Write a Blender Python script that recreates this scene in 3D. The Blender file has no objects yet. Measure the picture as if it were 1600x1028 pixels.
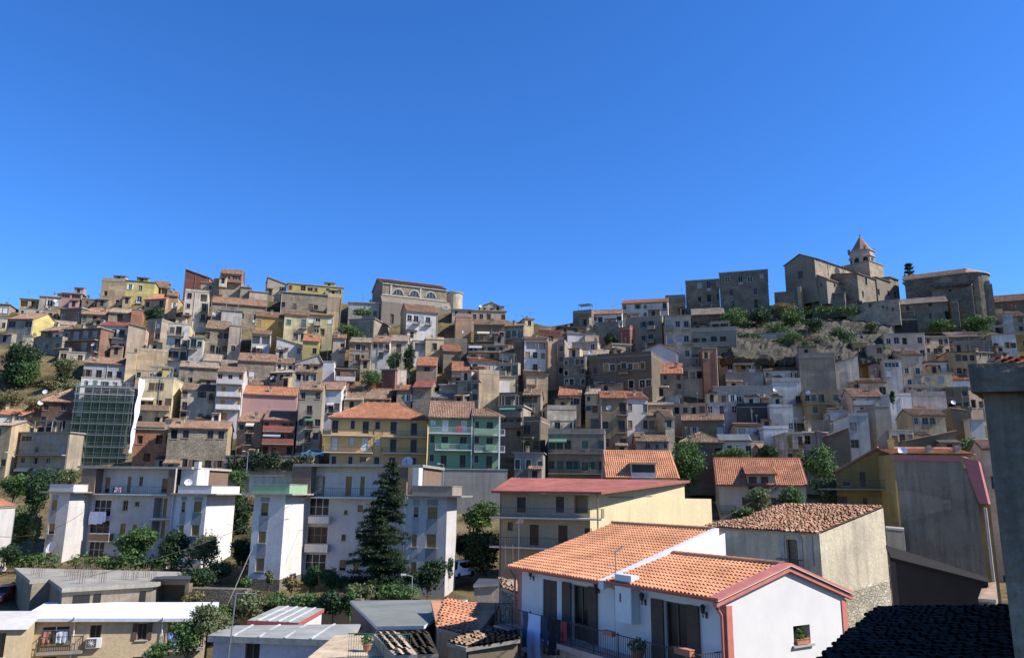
import bpy, math, random
import numpy as np
from mathutils import Matrix, Vector

SC = bpy.context.scene
# ---------------------------------------------------------------- camera, sky, sun, exposure
FPX, TH, RO = 1180.0, math.radians(12.2), 0.012
_f = np.array([0, math.cos(TH), math.sin(TH)])
_R = np.array([1., 0, 0]); _U = np.array([0, -math.sin(TH), math.cos(TH)])
_r = math.cos(RO)*_R + math.sin(RO)*_U
_u = -math.sin(RO)*_R + math.cos(RO)*_U
cam = bpy.data.cameras.new('Camera'); camo = bpy.data.objects.new('Camera', cam)
SC.collection.objects.link(camo); SC.camera = camo
cam.sensor_width = 36; cam.lens = 36*FPX/1600; cam.clip_start = .1; cam.clip_end = 6000
M = Matrix.Identity(4)
for i in range(3):
    M[i][0], M[i][1], M[i][2] = _r[i], _u[i], -_f[i]
camo.matrix_world = M

SUN = np.array([.73, -.15, .655]); SUN = SUN/np.linalg.norm(SUN)
w = bpy.data.worlds.new('World'); SC.world = w; w.use_nodes = True
nt = w.node_tree; bg = nt.nodes['Background']
sky = nt.nodes.new('ShaderNodeTexSky'); sky.sky_type = 'NISHITA'; sky.sun_disc = False
sky.sun_elevation = math.asin(SUN[2]); sky.sun_rotation = math.atan2(SUN[0], SUN[1])
sky.air_density = 1.0; sky.dust_density = .25; sky.ozone_density = 5.0; sky.altitude = 600
hs = nt.nodes.new('ShaderNodeHueSaturation'); hs.inputs['Saturation'].default_value = 1.2
hs.inputs['Hue'].default_value = .5
hs.inputs['Value'].default_value = 1.0
tint = nt.nodes.new('ShaderNodeMixRGB'); tint.blend_type = 'MULTIPLY'; tint.inputs[0].default_value = 1; tint.inputs[2].default_value = (.96, 1.165, 1.54, 1)
nt.links.new(sky.outputs[0], hs.inputs['Color']); nt.links.new(hs.outputs[0], tint.inputs[1]); nt.links.new(tint.outputs[0], bg.inputs[0])
bg.inputs[1].default_value = .085
sl = bpy.data.lights.new('Sun', 'SUN'); sl.energy = 4.7; sl.angle = math.radians(.55); sl.color = (1, .97, .925)
so = bpy.data.objects.new('Sun', sl); SC.collection.objects.link(so)
so.rotation_euler = Vector(-SUN).to_track_quat('-Z', 'Y').to_euler(); so.location = (60, -20, 120)
SC.view_settings.view_transform = 'Standard'; SC.view_settings.look = 'None'
SC.view_settings.exposure = .8; SC.view_settings.gamma = 1
SC.render.engine = 'CYCLES'
SC.cycles.max_bounces = 6; SC.cycles.diffuse_bounces = 4; SC.cycles.transparent_max_bounces = 12

# ---------------------------------------------------------------- measuring helpers
TILES = {'A': (0, 400, 5.14), 'B': (260, 400, 5.14), 'C': (520, 400, 5.14), 'D': (780, 400, 5.14),
         'E': (1040, 380, 4.896), 'F': (1310, 360, 4.783), 'G': (0, 540, 5.14), 'H': (260, 540, 5.14),
         'I': (520, 540, 5.14), 'J': (780, 540, 5.14), 'K': (1040, 540, 5.14), 'L': (1300, 540, 4.673),
         'N1': (780, 800, 4.444), 'N2': (1100, 760, 3.837), 'N3': (60, 720, 5.0), 'N4': (370, 700, 4.444),
         'P1': (0, 700, 5.14), 'P2': (260, 700, 5.14), 'P3': (520, 720, 5.14), 'P4': (750, 680, 4.285), 'P5': (1050, 680, 4.285),
         'P6': (1300, 660, 4.283), 'Q1': (0, 828, 5.14), 'Q2': (260, 828, 5.14), 'Q3': (520, 828, 5.14),
         'Q6': (1310, 808, 4.672), 'U5': (540, 900, 5.714), 'U6': (0, 900, 4.848), 'R3': (1200, 360, 6.427),
         'R4': (1380, 400, 6.427), 'C3': (560, 410, 7.906), '0': (0, 0, 1.0)}
def T(t, x, y):
    a = TILES[t]; return a[0]+x/a[2], a[1]+y/a[2]
def ray(px, py):
    d = _f + (px-800)/FPX*_r + (514-py)/FPX*_u
    return d/d[1]
def P(px, py, D): return ray(px, py)*D
def proj(p):
    z = p @ _f; return 800+FPX*(p @ _r)/z, 514-FPX*(p @ _u)/z
_DT = [(1100, 45), (1028, 52), (960, 66), (905, 82), (870, 97), (800, 118), (740, 136), (690, 150), (630, 165), (560, 180),
       (520, 196), (480, 215), (440, 235), (400, 255), (300, 300)]
def Dt(py):
    return float(np.interp(-py, [-a for a, b in _DT], [b for a, b in _DT]))

# ---------------------------------------------------------------- mesh building
class MB:
    def __init__(s): s.V = []; s.F = []; s.n = 0
    def add(s, v, f, m=0, uv=None):
        v = np.asarray(v, float).reshape(-1, 3); f = np.asarray(f, int)
        s.V.append(v); s.F.append((f + s.n, m, uv)); s.n += len(v)
    def quads(s, q, m=0, uv=None):
        q = np.asarray(q, float).reshape(-1, 4, 3)
        if len(q): s.add(q.reshape(-1, 3), np.arange(len(q)*4).reshape(-1, 4), m, uv)
    def quad(s, a, b, c, d, m=0): s.quads([[a, b, c, d]], m)
    def poly(s, pts, m=0): s.add(pts, [list(range(len(pts)))], m)
    def box(s, x0, y0, z0, x1, y1, z1, m=0):
        v = np.array([(x, y, z) for z in (z0, z1) for y in (y0, y1) for x in (x0, x1)])
        s.add(v, [(0, 2, 3, 1), (4, 5, 7, 6), (0, 1, 5, 4), (2, 6, 7, 3), (0, 4, 6, 2), (1, 3, 7, 5)], m)
    def obox(s, o, ex, ey, ez, m=0):
        o, ex, ey, ez = (np.asarray(a, float) for a in (o, ex, ey, ez))
        v = [o, o+ex, o+ey, o+ex+ey, o+ez, o+ex+ez, o+ey+ez, o+ex+ey+ez]
        s.add(v, [(0, 2, 3, 1), (4, 5, 7, 6), (0, 1, 5, 4), (2, 6, 7, 3), (0, 4, 6, 2), (1, 3, 7, 5)], m)
    def tube(s, p, q, r, n=6, m=0, r2=None, caps=True):
        p, q = np.asarray(p, float), np.asarray(q, float); d = q-p; L = np.linalg.norm(d)
        if L < 1e-6: return
        d = d/L; a = np.cross(d, [0, 0, 1.]) if abs(d[2]) < .9 else np.cross(d, [1., 0, 0])
        a /= np.linalg.norm(a); b = np.cross(d, a); r2 = r if r2 is None else r2
        t = np.arange(n)*2*math.pi/n; c = np.outer(np.cos(t), a)+np.outer(np.sin(t), b)
        s.add(np.vstack([p+c*r, q+c*r2]), [(i, (i+1) % n, n+(i+1) % n, n+i) for i in range(n)], m)
        if caps:
            s.poly(list((p+c*r)[::-1]), m); s.poly(list(q+c*r2), m)
    def lathe(s, prof, n=16, o=(0, 0, 0), m=0, a0=0, a1=2*math.pi):
        t = np.linspace(a0, a1, n+1); k = len(prof)
        v = np.array([(o[0]+r*math.cos(x), o[1]+r*math.sin(x), o[2]+z) for x in t for r, z in prof])
        f = [(i*k+j, (i+1)*k+j, (i+1)*k+j+1, i*k+j+1) for i in range(n) for j in range(k-1)]
        s.add(v, f, m)
    def build(s, name, mats, parent=None, smooth=False, weld=True, col=None):
        me = s.mesh(name, mats, smooth, weld)
        return link(name, me, parent)
    def mesh(s, name, mats, smooth=False, weld=True):
        me = bpy.data.meshes.new(name)
        V = np.concatenate(s.V) if s.V else np.zeros((0, 3))
        inv = None
        if weld and len(V):
            key = np.round(V*2000).astype(np.int64)
            _, idx, inv = np.unique(key, axis=0, return_index=True, return_inverse=True)
            V = V[idx]; inv = inv.ravel()
        li, ls, mi, uvs = [], [], [], []; pos = 0; anyuv = any(u is not None for _, _, u in s.F)
        for f, m, u in s.F:
            k = f.shape[1]; li.append(f.ravel()); ls.append(pos+np.arange(len(f))*k); pos += f.size
            mi.append(np.full(len(f), m))
            if anyuv: uvs.append(np.repeat(u if u is not None else np.zeros((len(f), 2)), k, axis=0))
        li = np.concatenate(li); ls = np.concatenate(ls); mi = np.concatenate(mi)
        if inv is not None: li = inv[li]
        me.vertices.add(len(V)); me.vertices.foreach_set('co', V.ravel())
        me.loops.add(len(li)); me.loops.foreach_set('vertex_index', li.astype(np.int32))
        me.polygons.add(len(ls)); me.polygons.foreach_set('loop_start', ls.astype(np.int32))
        me.polygons.foreach_set('material_index', mi.astype(np.int32))
        me.polygons.foreach_set('use_smooth', np.full(len(ls), bool(smooth)))
        if anyuv:
            l = me.uv_layers.new(name='UVMap'); l.data.foreach_set('uv', np.concatenate(uvs).astype(np.float32).ravel())
        for m in (mats if isinstance(mats, (list, tuple)) else [mats]): me.materials.append(m)
        me.update(calc_edges=True); me.validate()
        return me
def link(name, me, parent=None, loc=None, rz=0):
    o = bpy.data.objects.new(name, me); SC.collection.objects.link(o)
    if parent is not None: o.parent = parent
    if loc is not None: o.location = [float(x) for x in loc]
    if rz: o.rotation_euler = (0, 0, rz)
    return o
def tag(o, label, cat, group=None, kind=None):
    if label: o['label'] = label
    if cat: o['category'] = cat
    if group: o['group'] = group
    if kind: o['kind'] = kind
    return o
def empty(name, loc, rz=0):
    o = bpy.data.objects.new(name, None); SC.collection.objects.link(o)
    o.location = [float(x) for x in loc]; o.rotation_euler = (0, 0, rz); o.empty_display_size = .3
    return o

# ---------------------------------------------------------------- materials
MATS = {}
def _new(key):
    m = bpy.data.materials.new(key); m.use_nodes = True; MATS[key] = m
    n = m.node_tree.nodes; return m, n, m.node_tree.links, n['Principled BSDF']
def _n(n, t, **k):
    x = n.new('ShaderNode'+t)
    for a, b in k.items():
        if a.startswith('i_'): x.inputs[a[2:].replace('_', ' ')].default_value = b
        else: setattr(x, a, b)
    return x
def _coords(n, l):
    tc = _n(n, 'TexCoord'); oi = _n(n, 'ObjectInfo'); mu = _n(n, 'VectorMath', operation='MULTIPLY_ADD')
    cb = _n(n, 'CombineXYZ'); l.new(oi.outputs['Random'], cb.inputs[0]); l.new(oi.outputs['Random'], cb.inputs[2])
    l.new(cb.outputs[0], mu.inputs[0]); mu.inputs[1].default_value = (87, 31, 53); l.new(tc.outputs['Object'], mu.inputs[2])
    return mu.outputs[0], tc, oi
def _ramp(n, stops):
    r = _n(n, 'ValToRGB'); e = r.color_ramp.elements
    while len(e) < len(stops): e.new(.5)
    for i, (p, c) in enumerate(stops):
        e[i].position = p; e[i].color = (c, c, c, 1) if isinstance(c, (int, float)) else (*c, 1)
    return r
def _mul(n, l, a, b, fac=1.0, mode='MULTIPLY'):
    x = _n(n, 'MixRGB', blend_type=mode); 
    if hasattr(fac, 'links') or not isinstance(fac, (int, float)): l.new(fac, x.inputs[0])
    else: x.inputs[0].default_value = fac
    for k, v in ((1, a), (2, b)):
        if isinstance(v, tuple): x.inputs[k].default_value = (*v, 1)
        else: l.new(v, x.inputs[k])
    return x.outputs[0]
def stucco(key, rgb, dirt=.5, stain=(.15, .125, .098), scale=1.0, bump=.35, patch=.35, peel=None):
    if key in MATS: return MATS[key]
    m, n, l, b = _new(key); co, tc, oi = _coords(n, l)
    big = _n(n, 'TexNoise', i_Scale=.28*scale, i_Detail=7.0, i_Roughness=.62); l.new(co, big.inputs['Vector'])
    r1 = _ramp(n, [(.36, .0), (.62, 1.0)]); l.new(big.outputs['Fac'], r1.inputs[0])
    mp = _n(n, 'Mapping'); mp.inputs['Scale'].default_value = (1.6, 1.6, .13); l.new(co, mp.inputs[0])
    st = _n(n, 'TexNoise', i_Scale=.9*scale, i_Detail=5.0, i_Roughness=.7); l.new(mp.outputs[0], st.inputs['Vector'])
    r2 = _ramp(n, [(.45, .0), (.75, 1.0)]); l.new(st.outputs['Fac'], r2.inputs[0])
    fi = _n(n, 'TexNoise', i_Scale=5.0*scale, i_Detail=4.0, i_Roughness=.7); l.new(co, fi.inputs['Vector'])
    r3 = _ramp(n, [(.3, .82), (.7, 1.1)]); l.new(fi.outputs['Fac'], r3.inputs[0])
    lo = tuple(c*.52+s*.16 for c, s in zip(rgb, stain))
    fa = _n(n, 'Math', operation='MULTIPLY'); fa.inputs[1].default_value = patch; l.new(r1.outputs[0], fa.inputs[0])
    c = _mul(n, l, rgb, lo, fa.outputs[0], 'MIX')
    fb = _n(n, 'Math', operation='MULTIPLY'); fb.inputs[1].default_value = dirt; l.new(r2.outputs[0], fb.inputs[0])
    c = _mul(n, l, c, stain, fb.outputs[0], 'MIX'); c = _mul(n, l, c, r3.outputs[0])
    pe = patch if peel is None else peel
    pn = _n(n, 'TexNoise', i_Scale=.42*scale, i_Detail=9.0, i_Roughness=.68); ofs = _n(n, 'VectorMath', operation='ADD'); ofs.inputs[1].default_value = (37, 11, 5); l.new(co, ofs.inputs[0]); l.new(ofs.outputs[0], pn.inputs['Vector'])
    rp = _ramp(n, [(.565, 0.), (.585, .75*pe)]); l.new(pn.outputs['Fac'], rp.inputs[0]); c = _mul(n, l, c, tuple(x*.45+y*.5 for x, y in zip(rgb, (.24, .19, .14))), rp.outputs[0], 'MIX')
    fl = _n(n, 'Mapping'); fl.inputs['Scale'].default_value = (.09, .09, .36); l.new(co, fl.inputs[0]); fv = _n(n, 'TexVoronoi', distance='CHEBYCHEV', i_Scale=1.0); l.new(fl.outputs[0], fv.inputs['Vector'])
    fs = _n(n, 'SeparateColor'); l.new(fv.outputs['Color'], fs.inputs[0]); fr = _ramp(n, [(0, 1-.3*pe), (1, 1+.12*pe)]); l.new(fs.outputs[0], fr.inputs[0]); c = _mul(n, l, c, fr.outputs[0])
    hsv = _n(n, 'HueSaturation'); mr = _n(n, 'MapRange', i_To_Min=.78, i_To_Max=1.1); l.new(oi.outputs['Random'], mr.inputs[0])
    l.new(mr.outputs[0], hsv.inputs['Value']); l.new(c, hsv.inputs['Color']); l.new(hsv.outputs[0], b.inputs['Base Color'])
    b.inputs['Roughness'].default_value = .92; b.inputs['Specular IOR Level'].default_value = .25
    bp = _n(n, 'Bump', i_Strength=bump, i_Distance=.04); l.new(fi.outputs['Fac'], bp.inputs['Height']); l.new(bp.outputs[0], b.inputs['Normal'])
    return m
def stone(key, rgb, mortar, scale=1.7):
    if key in MATS: return MATS[key]
    m, n, l, b = _new(key); co, tc, oi = _coords(n, l)
    wn = _n(n, 'TexNoise', i_Scale=1.3, i_Detail=3.0); l.new(co, wn.inputs['Vector'])
    ad = _n(n, 'VectorMath', operation='MULTIPLY_ADD'); ad.inputs[1].default_value = (.5, .5, .5); l.new(wn.outputs['Color'], ad.inputs[0]); l.new(co, ad.inputs[2])
    mp = _n(n, 'Mapping'); mp.inputs['Scale'].default_value = (1, 1, 1.5); l.new(ad.outputs[0], mp.inputs[0])
    v = _n(n, 'TexVoronoi', i_Scale=scale); l.new(mp.outputs[0], v.inputs['Vector'])
    ve = _n(n, 'TexVoronoi', feature='DISTANCE_TO_EDGE', i_Scale=scale); l.new(mp.outputs[0], ve.inputs['Vector'])
    r = _ramp(n, [(.02, 0.), (.11, 1.)]); l.new(ve.outputs['Distance'], r.inputs[0])
    sp = _n(n, 'SeparateColor'); l.new(v.outputs['Color'], sp.inputs[0])
    rr = _ramp(n, [(0, tuple(c*.72 for c in rgb)), (.5, rgb), (1, tuple(min(1, c*1.22) for c in rgb))]); l.new(sp.outputs[0], rr.inputs[0])
    c = _mul(n, l, mortar, rr.outputs[0], r.outputs[0], 'MIX')
    big = _n(n, 'TexNoise', i_Scale=.33, i_Detail=7.0, i_Roughness=.65); l.new(co, big.inputs['Vector'])
    rb = _ramp(n, [(.3, .55), (.65, 1.15)]); l.new(big.outputs['Fac'], rb.inputs[0])
    c = _mul(n, l, c, rb.outputs[0]); l.new(c, b.inputs['Base Color'])
    b.inputs['Roughness'].default_value = .95; b.inputs['Specular IOR Level'].default_value = .2
    bp = _n(n, 'Bump', i_Strength=.7, i_Distance=.08); l.new(r.outputs[0], bp.inputs['Height']); l.new(bp.outputs[0], b.inputs['Normal'])
    return m
def tilemat(key, c0, c1, c2, lichen=None, lf=.5):
    if key in MATS: return MATS[key]
    m, n, l, b = _new(key); co, tc, oi = _coords(n, l)
    wn = _n(n, 'TexWhiteNoise', noise_dimensions='2D'); l.new(tc.outputs['UV'], wn.inputs['Vector'])
    r = _ramp(n, [(0, c0), (.5, c1), (1, c2)]); l.new(wn.outputs['Value'], r.inputs[0])
    big = _n(n, 'TexNoise', i_Scale=.55, i_Detail=8.0, i_Roughness=.7); l.new(co, big.inputs['Vector'])
    rb = _ramp(n, [(.35, .66), (.65, 1.12)]); l.new(big.outputs['Fac'], rb.inputs[0])
    c = _mul(n, l, r.outputs[0], rb.outputs[0])
    if lichen:
        li = _n(n, 'TexNoise', i_Scale=1.6, i_Detail=8.0, i_Roughness=.75); l.new(co, li.inputs['Vector'])
        rl = _ramp(n, [(.5, 0.), (.66, lf)]); l.new(li.outputs['Fac'], rl.inputs[0])
        c = _mul(n, l, c, lichen, rl.outputs[0], 'MIX')
    l.new(c, b.inputs['Base Color']); b.inputs['Roughness'].default_value = .92; b.inputs['Specular IOR Level'].default_value = .08
    fi = _n(n, 'TexNoise', i_Scale=14.0, i_Detail=4.0); l.new(co, fi.inputs['Vector'])
    bp = _n(n, 'Bump', i_Strength=.3, i_Distance=.03); l.new(fi.outputs['Fac'], bp.inputs['Height']); l.new(bp.outputs[0], b.inputs['Normal'])
    return m
def plain(key, rgb, rough=.7, metal=0., var=.2, scale=2.0, spec=.4, bump=0.):
    if key in MATS: return MATS[key]
    m, n, l, b = _new(key); co, tc, oi = _coords(n, l)
    fi = _n(n, 'TexNoise', i_Scale=scale, i_Detail=6.0, i_Roughness=.65); l.new(co, fi.inputs['Vector'])
    r = _ramp(n, [(.3, 1-var), (.7, 1+var*.6)]); l.new(fi.outputs['Fac'], r.inputs[0])
    l.new(_mul(n, l, rgb, r.outputs[0]), b.inputs['Base Color'])
    b.inputs['Roughness'].default_value = rough; b.inputs['Metallic'].default_value = metal; b.inputs['Specular IOR Level'].default_value = spec
    if bump:
        bp = _n(n, 'Bump', i_Strength=bump, i_Distance=.03); l.new(fi.outputs['Fac'], bp.inputs['Height']); l.new(bp.outputs[0], b.inputs['Normal'])
    return m
def slatted(key, rgb, scale=9.0, axis='Z', rough=.6, depth=.02, mul=.55):
    if key in MATS: return MATS[key]
    m, n, l, b = _new(key); tc = _n(n, 'TexCoord')
    wv = _n(n, 'TexWave', bands_direction=axis, i_Scale=scale, i_Distortion=0.0); l.new(tc.outputs['Object'], wv.inputs['Vector'])
    fi = _n(n, 'TexNoise', i_Scale=3.0, i_Detail=5.0); l.new(tc.outputs['Object'], fi.inputs['Vector'])
    r = _ramp(n, [(.3, .8), (.7, 1.1)]); l.new(fi.outputs['Fac'], r.inputs[0])
    l.new(_mul(n, l, rgb, r.outputs[0]), b.inputs['Base Color']); b.inputs['Roughness'].default_value = rough
    bp = _n(n, 'Bump', i_Strength=.8, i_Distance=depth); l.new(wv.outputs['Fac'], bp.inputs['Height']); l.new(bp.outputs[0], b.inputs['Normal'])
    return m
def leafmat(key, a, c, d):
    if key in MATS: return MATS[key]
    m, n, l, b = _new(key); tc = _n(n, 'TexCoord')
    wn = _n(n, 'TexWhiteNoise', noise_dimensions='2D'); l.new(tc.outputs['UV'], wn.inputs['Vector'])
    r = _ramp(n, [(0, a), (.55, c), (1, d)]); l.new(wn.outputs['Value'], r.inputs[0])
    l.new(r.outputs[0], b.inputs['Base Color']); b.inputs['Roughness'].default_value = .65; b.inputs['Specular IOR Level'].default_value = .3
    tr = _n(n, 'BsdfTranslucent'); l.new(r.outputs[0], tr.inputs[0])
    mx = _n(n, 'MixShader'); mx.inputs[0].default_value = .22; l.new(b.outputs[0], mx.inputs[1]); l.new(tr.outputs[0], mx.inputs[2])
    l.new(mx.outputs[0], n['Material Output'].inputs[0])
    return m
WALLS = {
 'lw': (0.610, 0.565, 0.490), 'lq': (0.500, 0.490, 0.460), 'pe': (0.560, 0.440, 0.320),
 'gy': (0.355, 0.289, 0.206), 'lg': (0.602, 0.504, 0.376), 'wh': (0.647, 0.593, 0.541), 'cr': (0.737, 0.564, 0.312), 'be': (0.556, 0.420, 0.266), 'bp': (0.378, 0.269, 0.161),
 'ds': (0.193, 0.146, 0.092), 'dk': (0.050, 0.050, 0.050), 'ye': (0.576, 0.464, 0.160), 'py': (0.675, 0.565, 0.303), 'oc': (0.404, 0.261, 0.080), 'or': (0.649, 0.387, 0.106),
 'pk': (0.435, 0.245, 0.216), 'pg': (0.374, 0.263, 0.183), 'sa': (0.640, 0.379, 0.217), 'rd': (0.284, 0.095, 0.067), 'co': (0.568, 0.166, 0.103), 'rb': (0.198, 0.103, 0.067),
 'bl': (0.559, 0.534, 0.484), 'gb': (0.326, 0.297, 0.238), 'tn': (0.457, 0.310, 0.153), 'sr': (0.344, 0.150, 0.087), 'pb': (0.632, 0.460, 0.310), 'li': (0.468, 0.379, 0.318),
 'tb': (0.261, 0.245, 0.206), 'mw': (0.681, 0.563, 0.407), 'yb': (0.740, 0.450, 0.185), 'dg': (0.030, 0.049, 0.034), 'gn': (0.225, 0.350, 0.205), 'cn': (0.585, 0.487, 0.281), 'rp': (0.598, 0.432, 0.246)}
def wallmat(k):
    if k == 'st': return stone('rubble stone', (.29, .235, .165), (.22, .18, .13), 2.6)
    if k == 'sg': return stone('grey stone', (.205, .172, .125), (.165, .138, .10), 3.0)
    if k == 'sb': return stone('beige stone', (.36, .295, .205), (.30, .245, .175), 2.4)
    if k == 'br': return stone('orange brick', (.42, .16, .08), (.34, .20, .13), 3.2)
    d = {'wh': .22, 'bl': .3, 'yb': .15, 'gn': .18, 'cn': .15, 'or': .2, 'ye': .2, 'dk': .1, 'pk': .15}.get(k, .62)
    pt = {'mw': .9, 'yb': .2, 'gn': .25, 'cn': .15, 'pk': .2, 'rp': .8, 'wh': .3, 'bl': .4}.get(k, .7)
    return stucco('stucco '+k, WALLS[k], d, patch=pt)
def roofmat(k):
    return {'new': lambda: tilemat('new terracotta tile', (.37, .15, .08), (.45, .195, .105), (.51, .25, .145)),
            'old': lambda: tilemat('old terracotta tile', (.17, .10, .065), (.29, .178, .115), (.39, .27, .18), (.25, .22, .165), .8),
            'mid': lambda: tilemat('weathered terracotta tile', (.23, .122, .077), (.335, .19, .122), (.43, .275, .188), (.30, .25, .19), .5),
            'near': lambda: tilemat('bright terracotta tile', (.53, .235, .118), (.565, .258, .135), (.60, .285, .155)),
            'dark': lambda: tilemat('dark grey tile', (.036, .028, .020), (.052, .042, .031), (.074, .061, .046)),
            'red': lambda: tilemat('red roof sheet', (.235, .082, .066), (.26, .092, .075), (.285, .105, .085)),
            'pale': lambda: tilemat('pale worn tile', (.29, .21, .15), (.39, .30, .22), (.47, .38, .29), (.31, .275, .22), .6),
            'gry': lambda: plain('grey roof sheet', (.27, .28, .26), .7, var=.3, scale=.8)}[k]()
G = lambda: plain('window glass', (.016, .017, .018), .25, var=.5, scale=.7, spec=.22)
GB = lambda: plain('blue window glass', (.10, .16, .21), .15, var=.5, scale=.7, spec=.6)
CONC = lambda: stucco('weathered concrete', (.36, .325, .27), .6)
IRON = lambda: plain('painted iron', (.035, .033, .032), .55)
WPAINT = lambda: plain('white paint', (.60, .585, .55), .55, var=.12)
TRIM = lambda: plain('pale trim', (.38, .345, .285), .85, var=.25)
FRAMES = {'brown': (.10, .055, .03), 'white': (.66, .65, .62), 'green': (.05, .11, .08), 'grey': (.30, .30, .30), 'tan': (.30, .17, .05), 'orange': (.50, .24, .06)}
def frame(k): return plain(k+' painted wood', FRAMES[k], .6, var=.2)
def shutter(k): return slatted(k+' shutter slats', FRAMES[k], 6.0)

# ---------------------------------------------------------------- windows, balconies
_WM = {}
def winmesh(kind, w, h, col='brown', trim=0, sill=1):
    w, h = round(w, 1), round(h, 1); key = (kind, w, h, col, trim, sill)
    if key in _WM: return _WM[key]
    b = MB(); f = .07; y0, y1 = .1, .17          # frame 0, glass 1, shutter 2, trim 3
    def bars(nx, nz, fw=f):
        b.box(0, y0, 0, fw, y1, h, 0); b.box(w-fw, y0, 0, w, y1, h, 0); b.box(fw, y0, h-fw, w-fw, y1, h, 0); b.box(fw, y0, 0, w-fw, y1, fw, 0)
        for i in range(1, nx):
            x = w*i/nx; b.box(x-fw*.5, y0+.01, fw, x+fw*.5, y1-.01, h-fw, 0)
        for i in range(1, nz):
            z = h*i/nz; b.box(fw, y0+.015, z-fw*.3, w-fw, y1-.015, z+fw*.3, 0)
    def leaf(x0, x1, y, z0=0., z1=None):
        z1 = h if z1 is None else z1
        b.box(x0, y, z0, x1, y+.05, z1, 2)
    glass = lambda y=.15: b.quad((0, y, 0), (w, y, 0), (w, y, h), (0, y, h), 1)
    if kind == 'w': bars(2, 1 if h < 1.3 else 2); glass()
    elif kind == 'd':
        bars(2, 1); glass(); b.box(f, y0+.02, f, w-f, y1-.02, h*.3, 0)
    elif kind in 'sS':
        leaf(.0, w/2-.012, .06); leaf(w/2+.012, w, .06); b.quad((0, .15, 0), (w, .15, 0), (w, .15, h), (0, .15, h), 1)
    elif kind == 'p':                                # shutters folded open against the wall
        bars(2, 1); glass(); leaf(-w/2-.02, -.02, -.055); leaf(w+.02, w*1.5+.02, -.055)
    elif kind == 'r':                                # roller shutter most of the way down
        z = h*(.0 if (int(w*10)+int(h*10)) % 3 else .3)
        b.box(0, .07, z, w, .12, h, 2); glass(.16)
        if z: b.box(0, .08, z-.06, w, .13, z, 0)
    elif kind == 'k': glass(.3); b.box(0, .2, 0, .05, .28, h, 0); b.box(w-.05, .2, 0, w, .28, h, 0)
    elif kind == 'g': bars(max(2, int(round(w/.8))), 2, .06); glass()
    if trim:
        t = .16; b.box(-t, -.035, 0, 0, .05, h+t, 3); b.box(w, -.035, 0, w+t, .05, h+t, 3); b.box(0, -.035, h, w, .05, h+t, 3)
    if sill and kind not in 'dSg': b.box(-.12, -.1, -.08, w+.12, .08, 0, 3)
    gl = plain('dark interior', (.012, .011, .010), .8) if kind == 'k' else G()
    me = b.mesh('window', [frame(col), gl, shutter(col), TRIM()]); _WM[key] = me
    return me
WNAME = {'w': 'window', 'd': 'balcony_door', 's': 'shuttered_window', 'S': 'shuttered_door', 'p': 'shuttered_window', 'r': 'roller_shutter', 'k': 'opening', 'g': 'glazed_veranda'}
_BM = {}
def balmesh(w, dep, style, smat=None):
    w = round(w, 1); key = (w, dep, style, smat.name if smat else '')
    if key in _BM: return _BM[key]
    b = MB(); b.box(0, -dep, -.16, w, 0, 0, 0)
    if w < 2.6:
        for x in (.15, w-.27): b.box(x, -dep*.7, -.34, x+.12, 0, -.16, 0)
    s = b.mesh('balcony', [smat or CONC()])
    r = MB()
    if style == 'p':
        r.box(0, -dep, 0, w, -dep+.1, .95, 0); r.box(0, -dep+.1, 0, .1, 0, .95, 0); r.box(w-.1, -dep+.1, 0, w, 0, .95, 0)
    else:
        y = -dep+.05
        r.box(.03, y-.02, .93, w-.03, y+.02, .97, 0); r.box(.03, y-.02, .08, w-.03, y+.02, .11, 0)
        for x in (.03, w-.07):
            r.box(x, y+.02, .93, x+.04, 0, .97, 0); r.box(x, y-.02, 0, x+.04, y+.02, .93, 0)
        n = max(4, int(w/(.14 if w < 8 else .26)))
        for i in range(1, n):
            x = .03+(w-.06)*i/n; r.box(x-.009, y-.009, .11, x+.009, y+.009, .93, 0)
        k = max(2, int(dep/.16))
        for i in range(1, k):
            for x in (.05, w-.05): r.box(x-.009, y+i*dep/k-.009, 0, x+.009, y+i*dep/k+.009, .93, 0)
    _BM[key] = (s, r); return s, r
_RM = {}
_ARN = random.Random(99); _AM = {}
def awning(parent, loc, w, rz):
    w = round(w, 1); c = _ARN.choice(['green', 'cream', 'brown', 'grey']); k = (w, c)
    if k not in _AM:
        b = MB(); n = 5
        for i in range(n):
            y0, y1 = -1.15*i/n, -1.15*(i+1)/n; z0, z1 = -.55*(i/n)**1.3, -.55*((i+1)/n)**1.3; b.quad((0, y0, z0), (w, y0, z0), (w, y1, z1), (0, y1, z1), 0); b.quad((0, y0, z0-.03), (0, y1, z1-.03), (w, y1, z1-.03), (w, y0, z0-.03), 0)
        b.quad((0, -1.15, -.55), (w, -1.15, -.55), (w, -1.15, -.78), (0, -1.15, -.78), 0); _AM[k] = b.mesh('awning', [plain(c+' awning cloth', {'green': (.07, .16, .11), 'cream': (.52, .46, .34), 'brown': (.24, .14, .08), 'grey': (.36, .36, .36)}[c], .85)])
    return link('awning', _AM[k], parent, loc, rz)
def balcony(parent, loc, w, dep=.95, style='r', rz=0, mat=None, rmat=None, smat=None):
    s, r = balmesh(w, dep, style, smat); w = round(w, 1)
    if isinstance(r, MB):
        pass
    o = link('balcony', s, parent, loc, rz)
    k = (w, dep, style, mat, rmat.name if rmat else '')
    if k not in _RM: _RM[k] = r.mesh('railing', [wallmat(mat) if (style == 'p' and mat) else (rmat or IRON())])
    link('railing' if style == 'r' else 'parapet', _RM[k], o)
    return o

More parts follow.
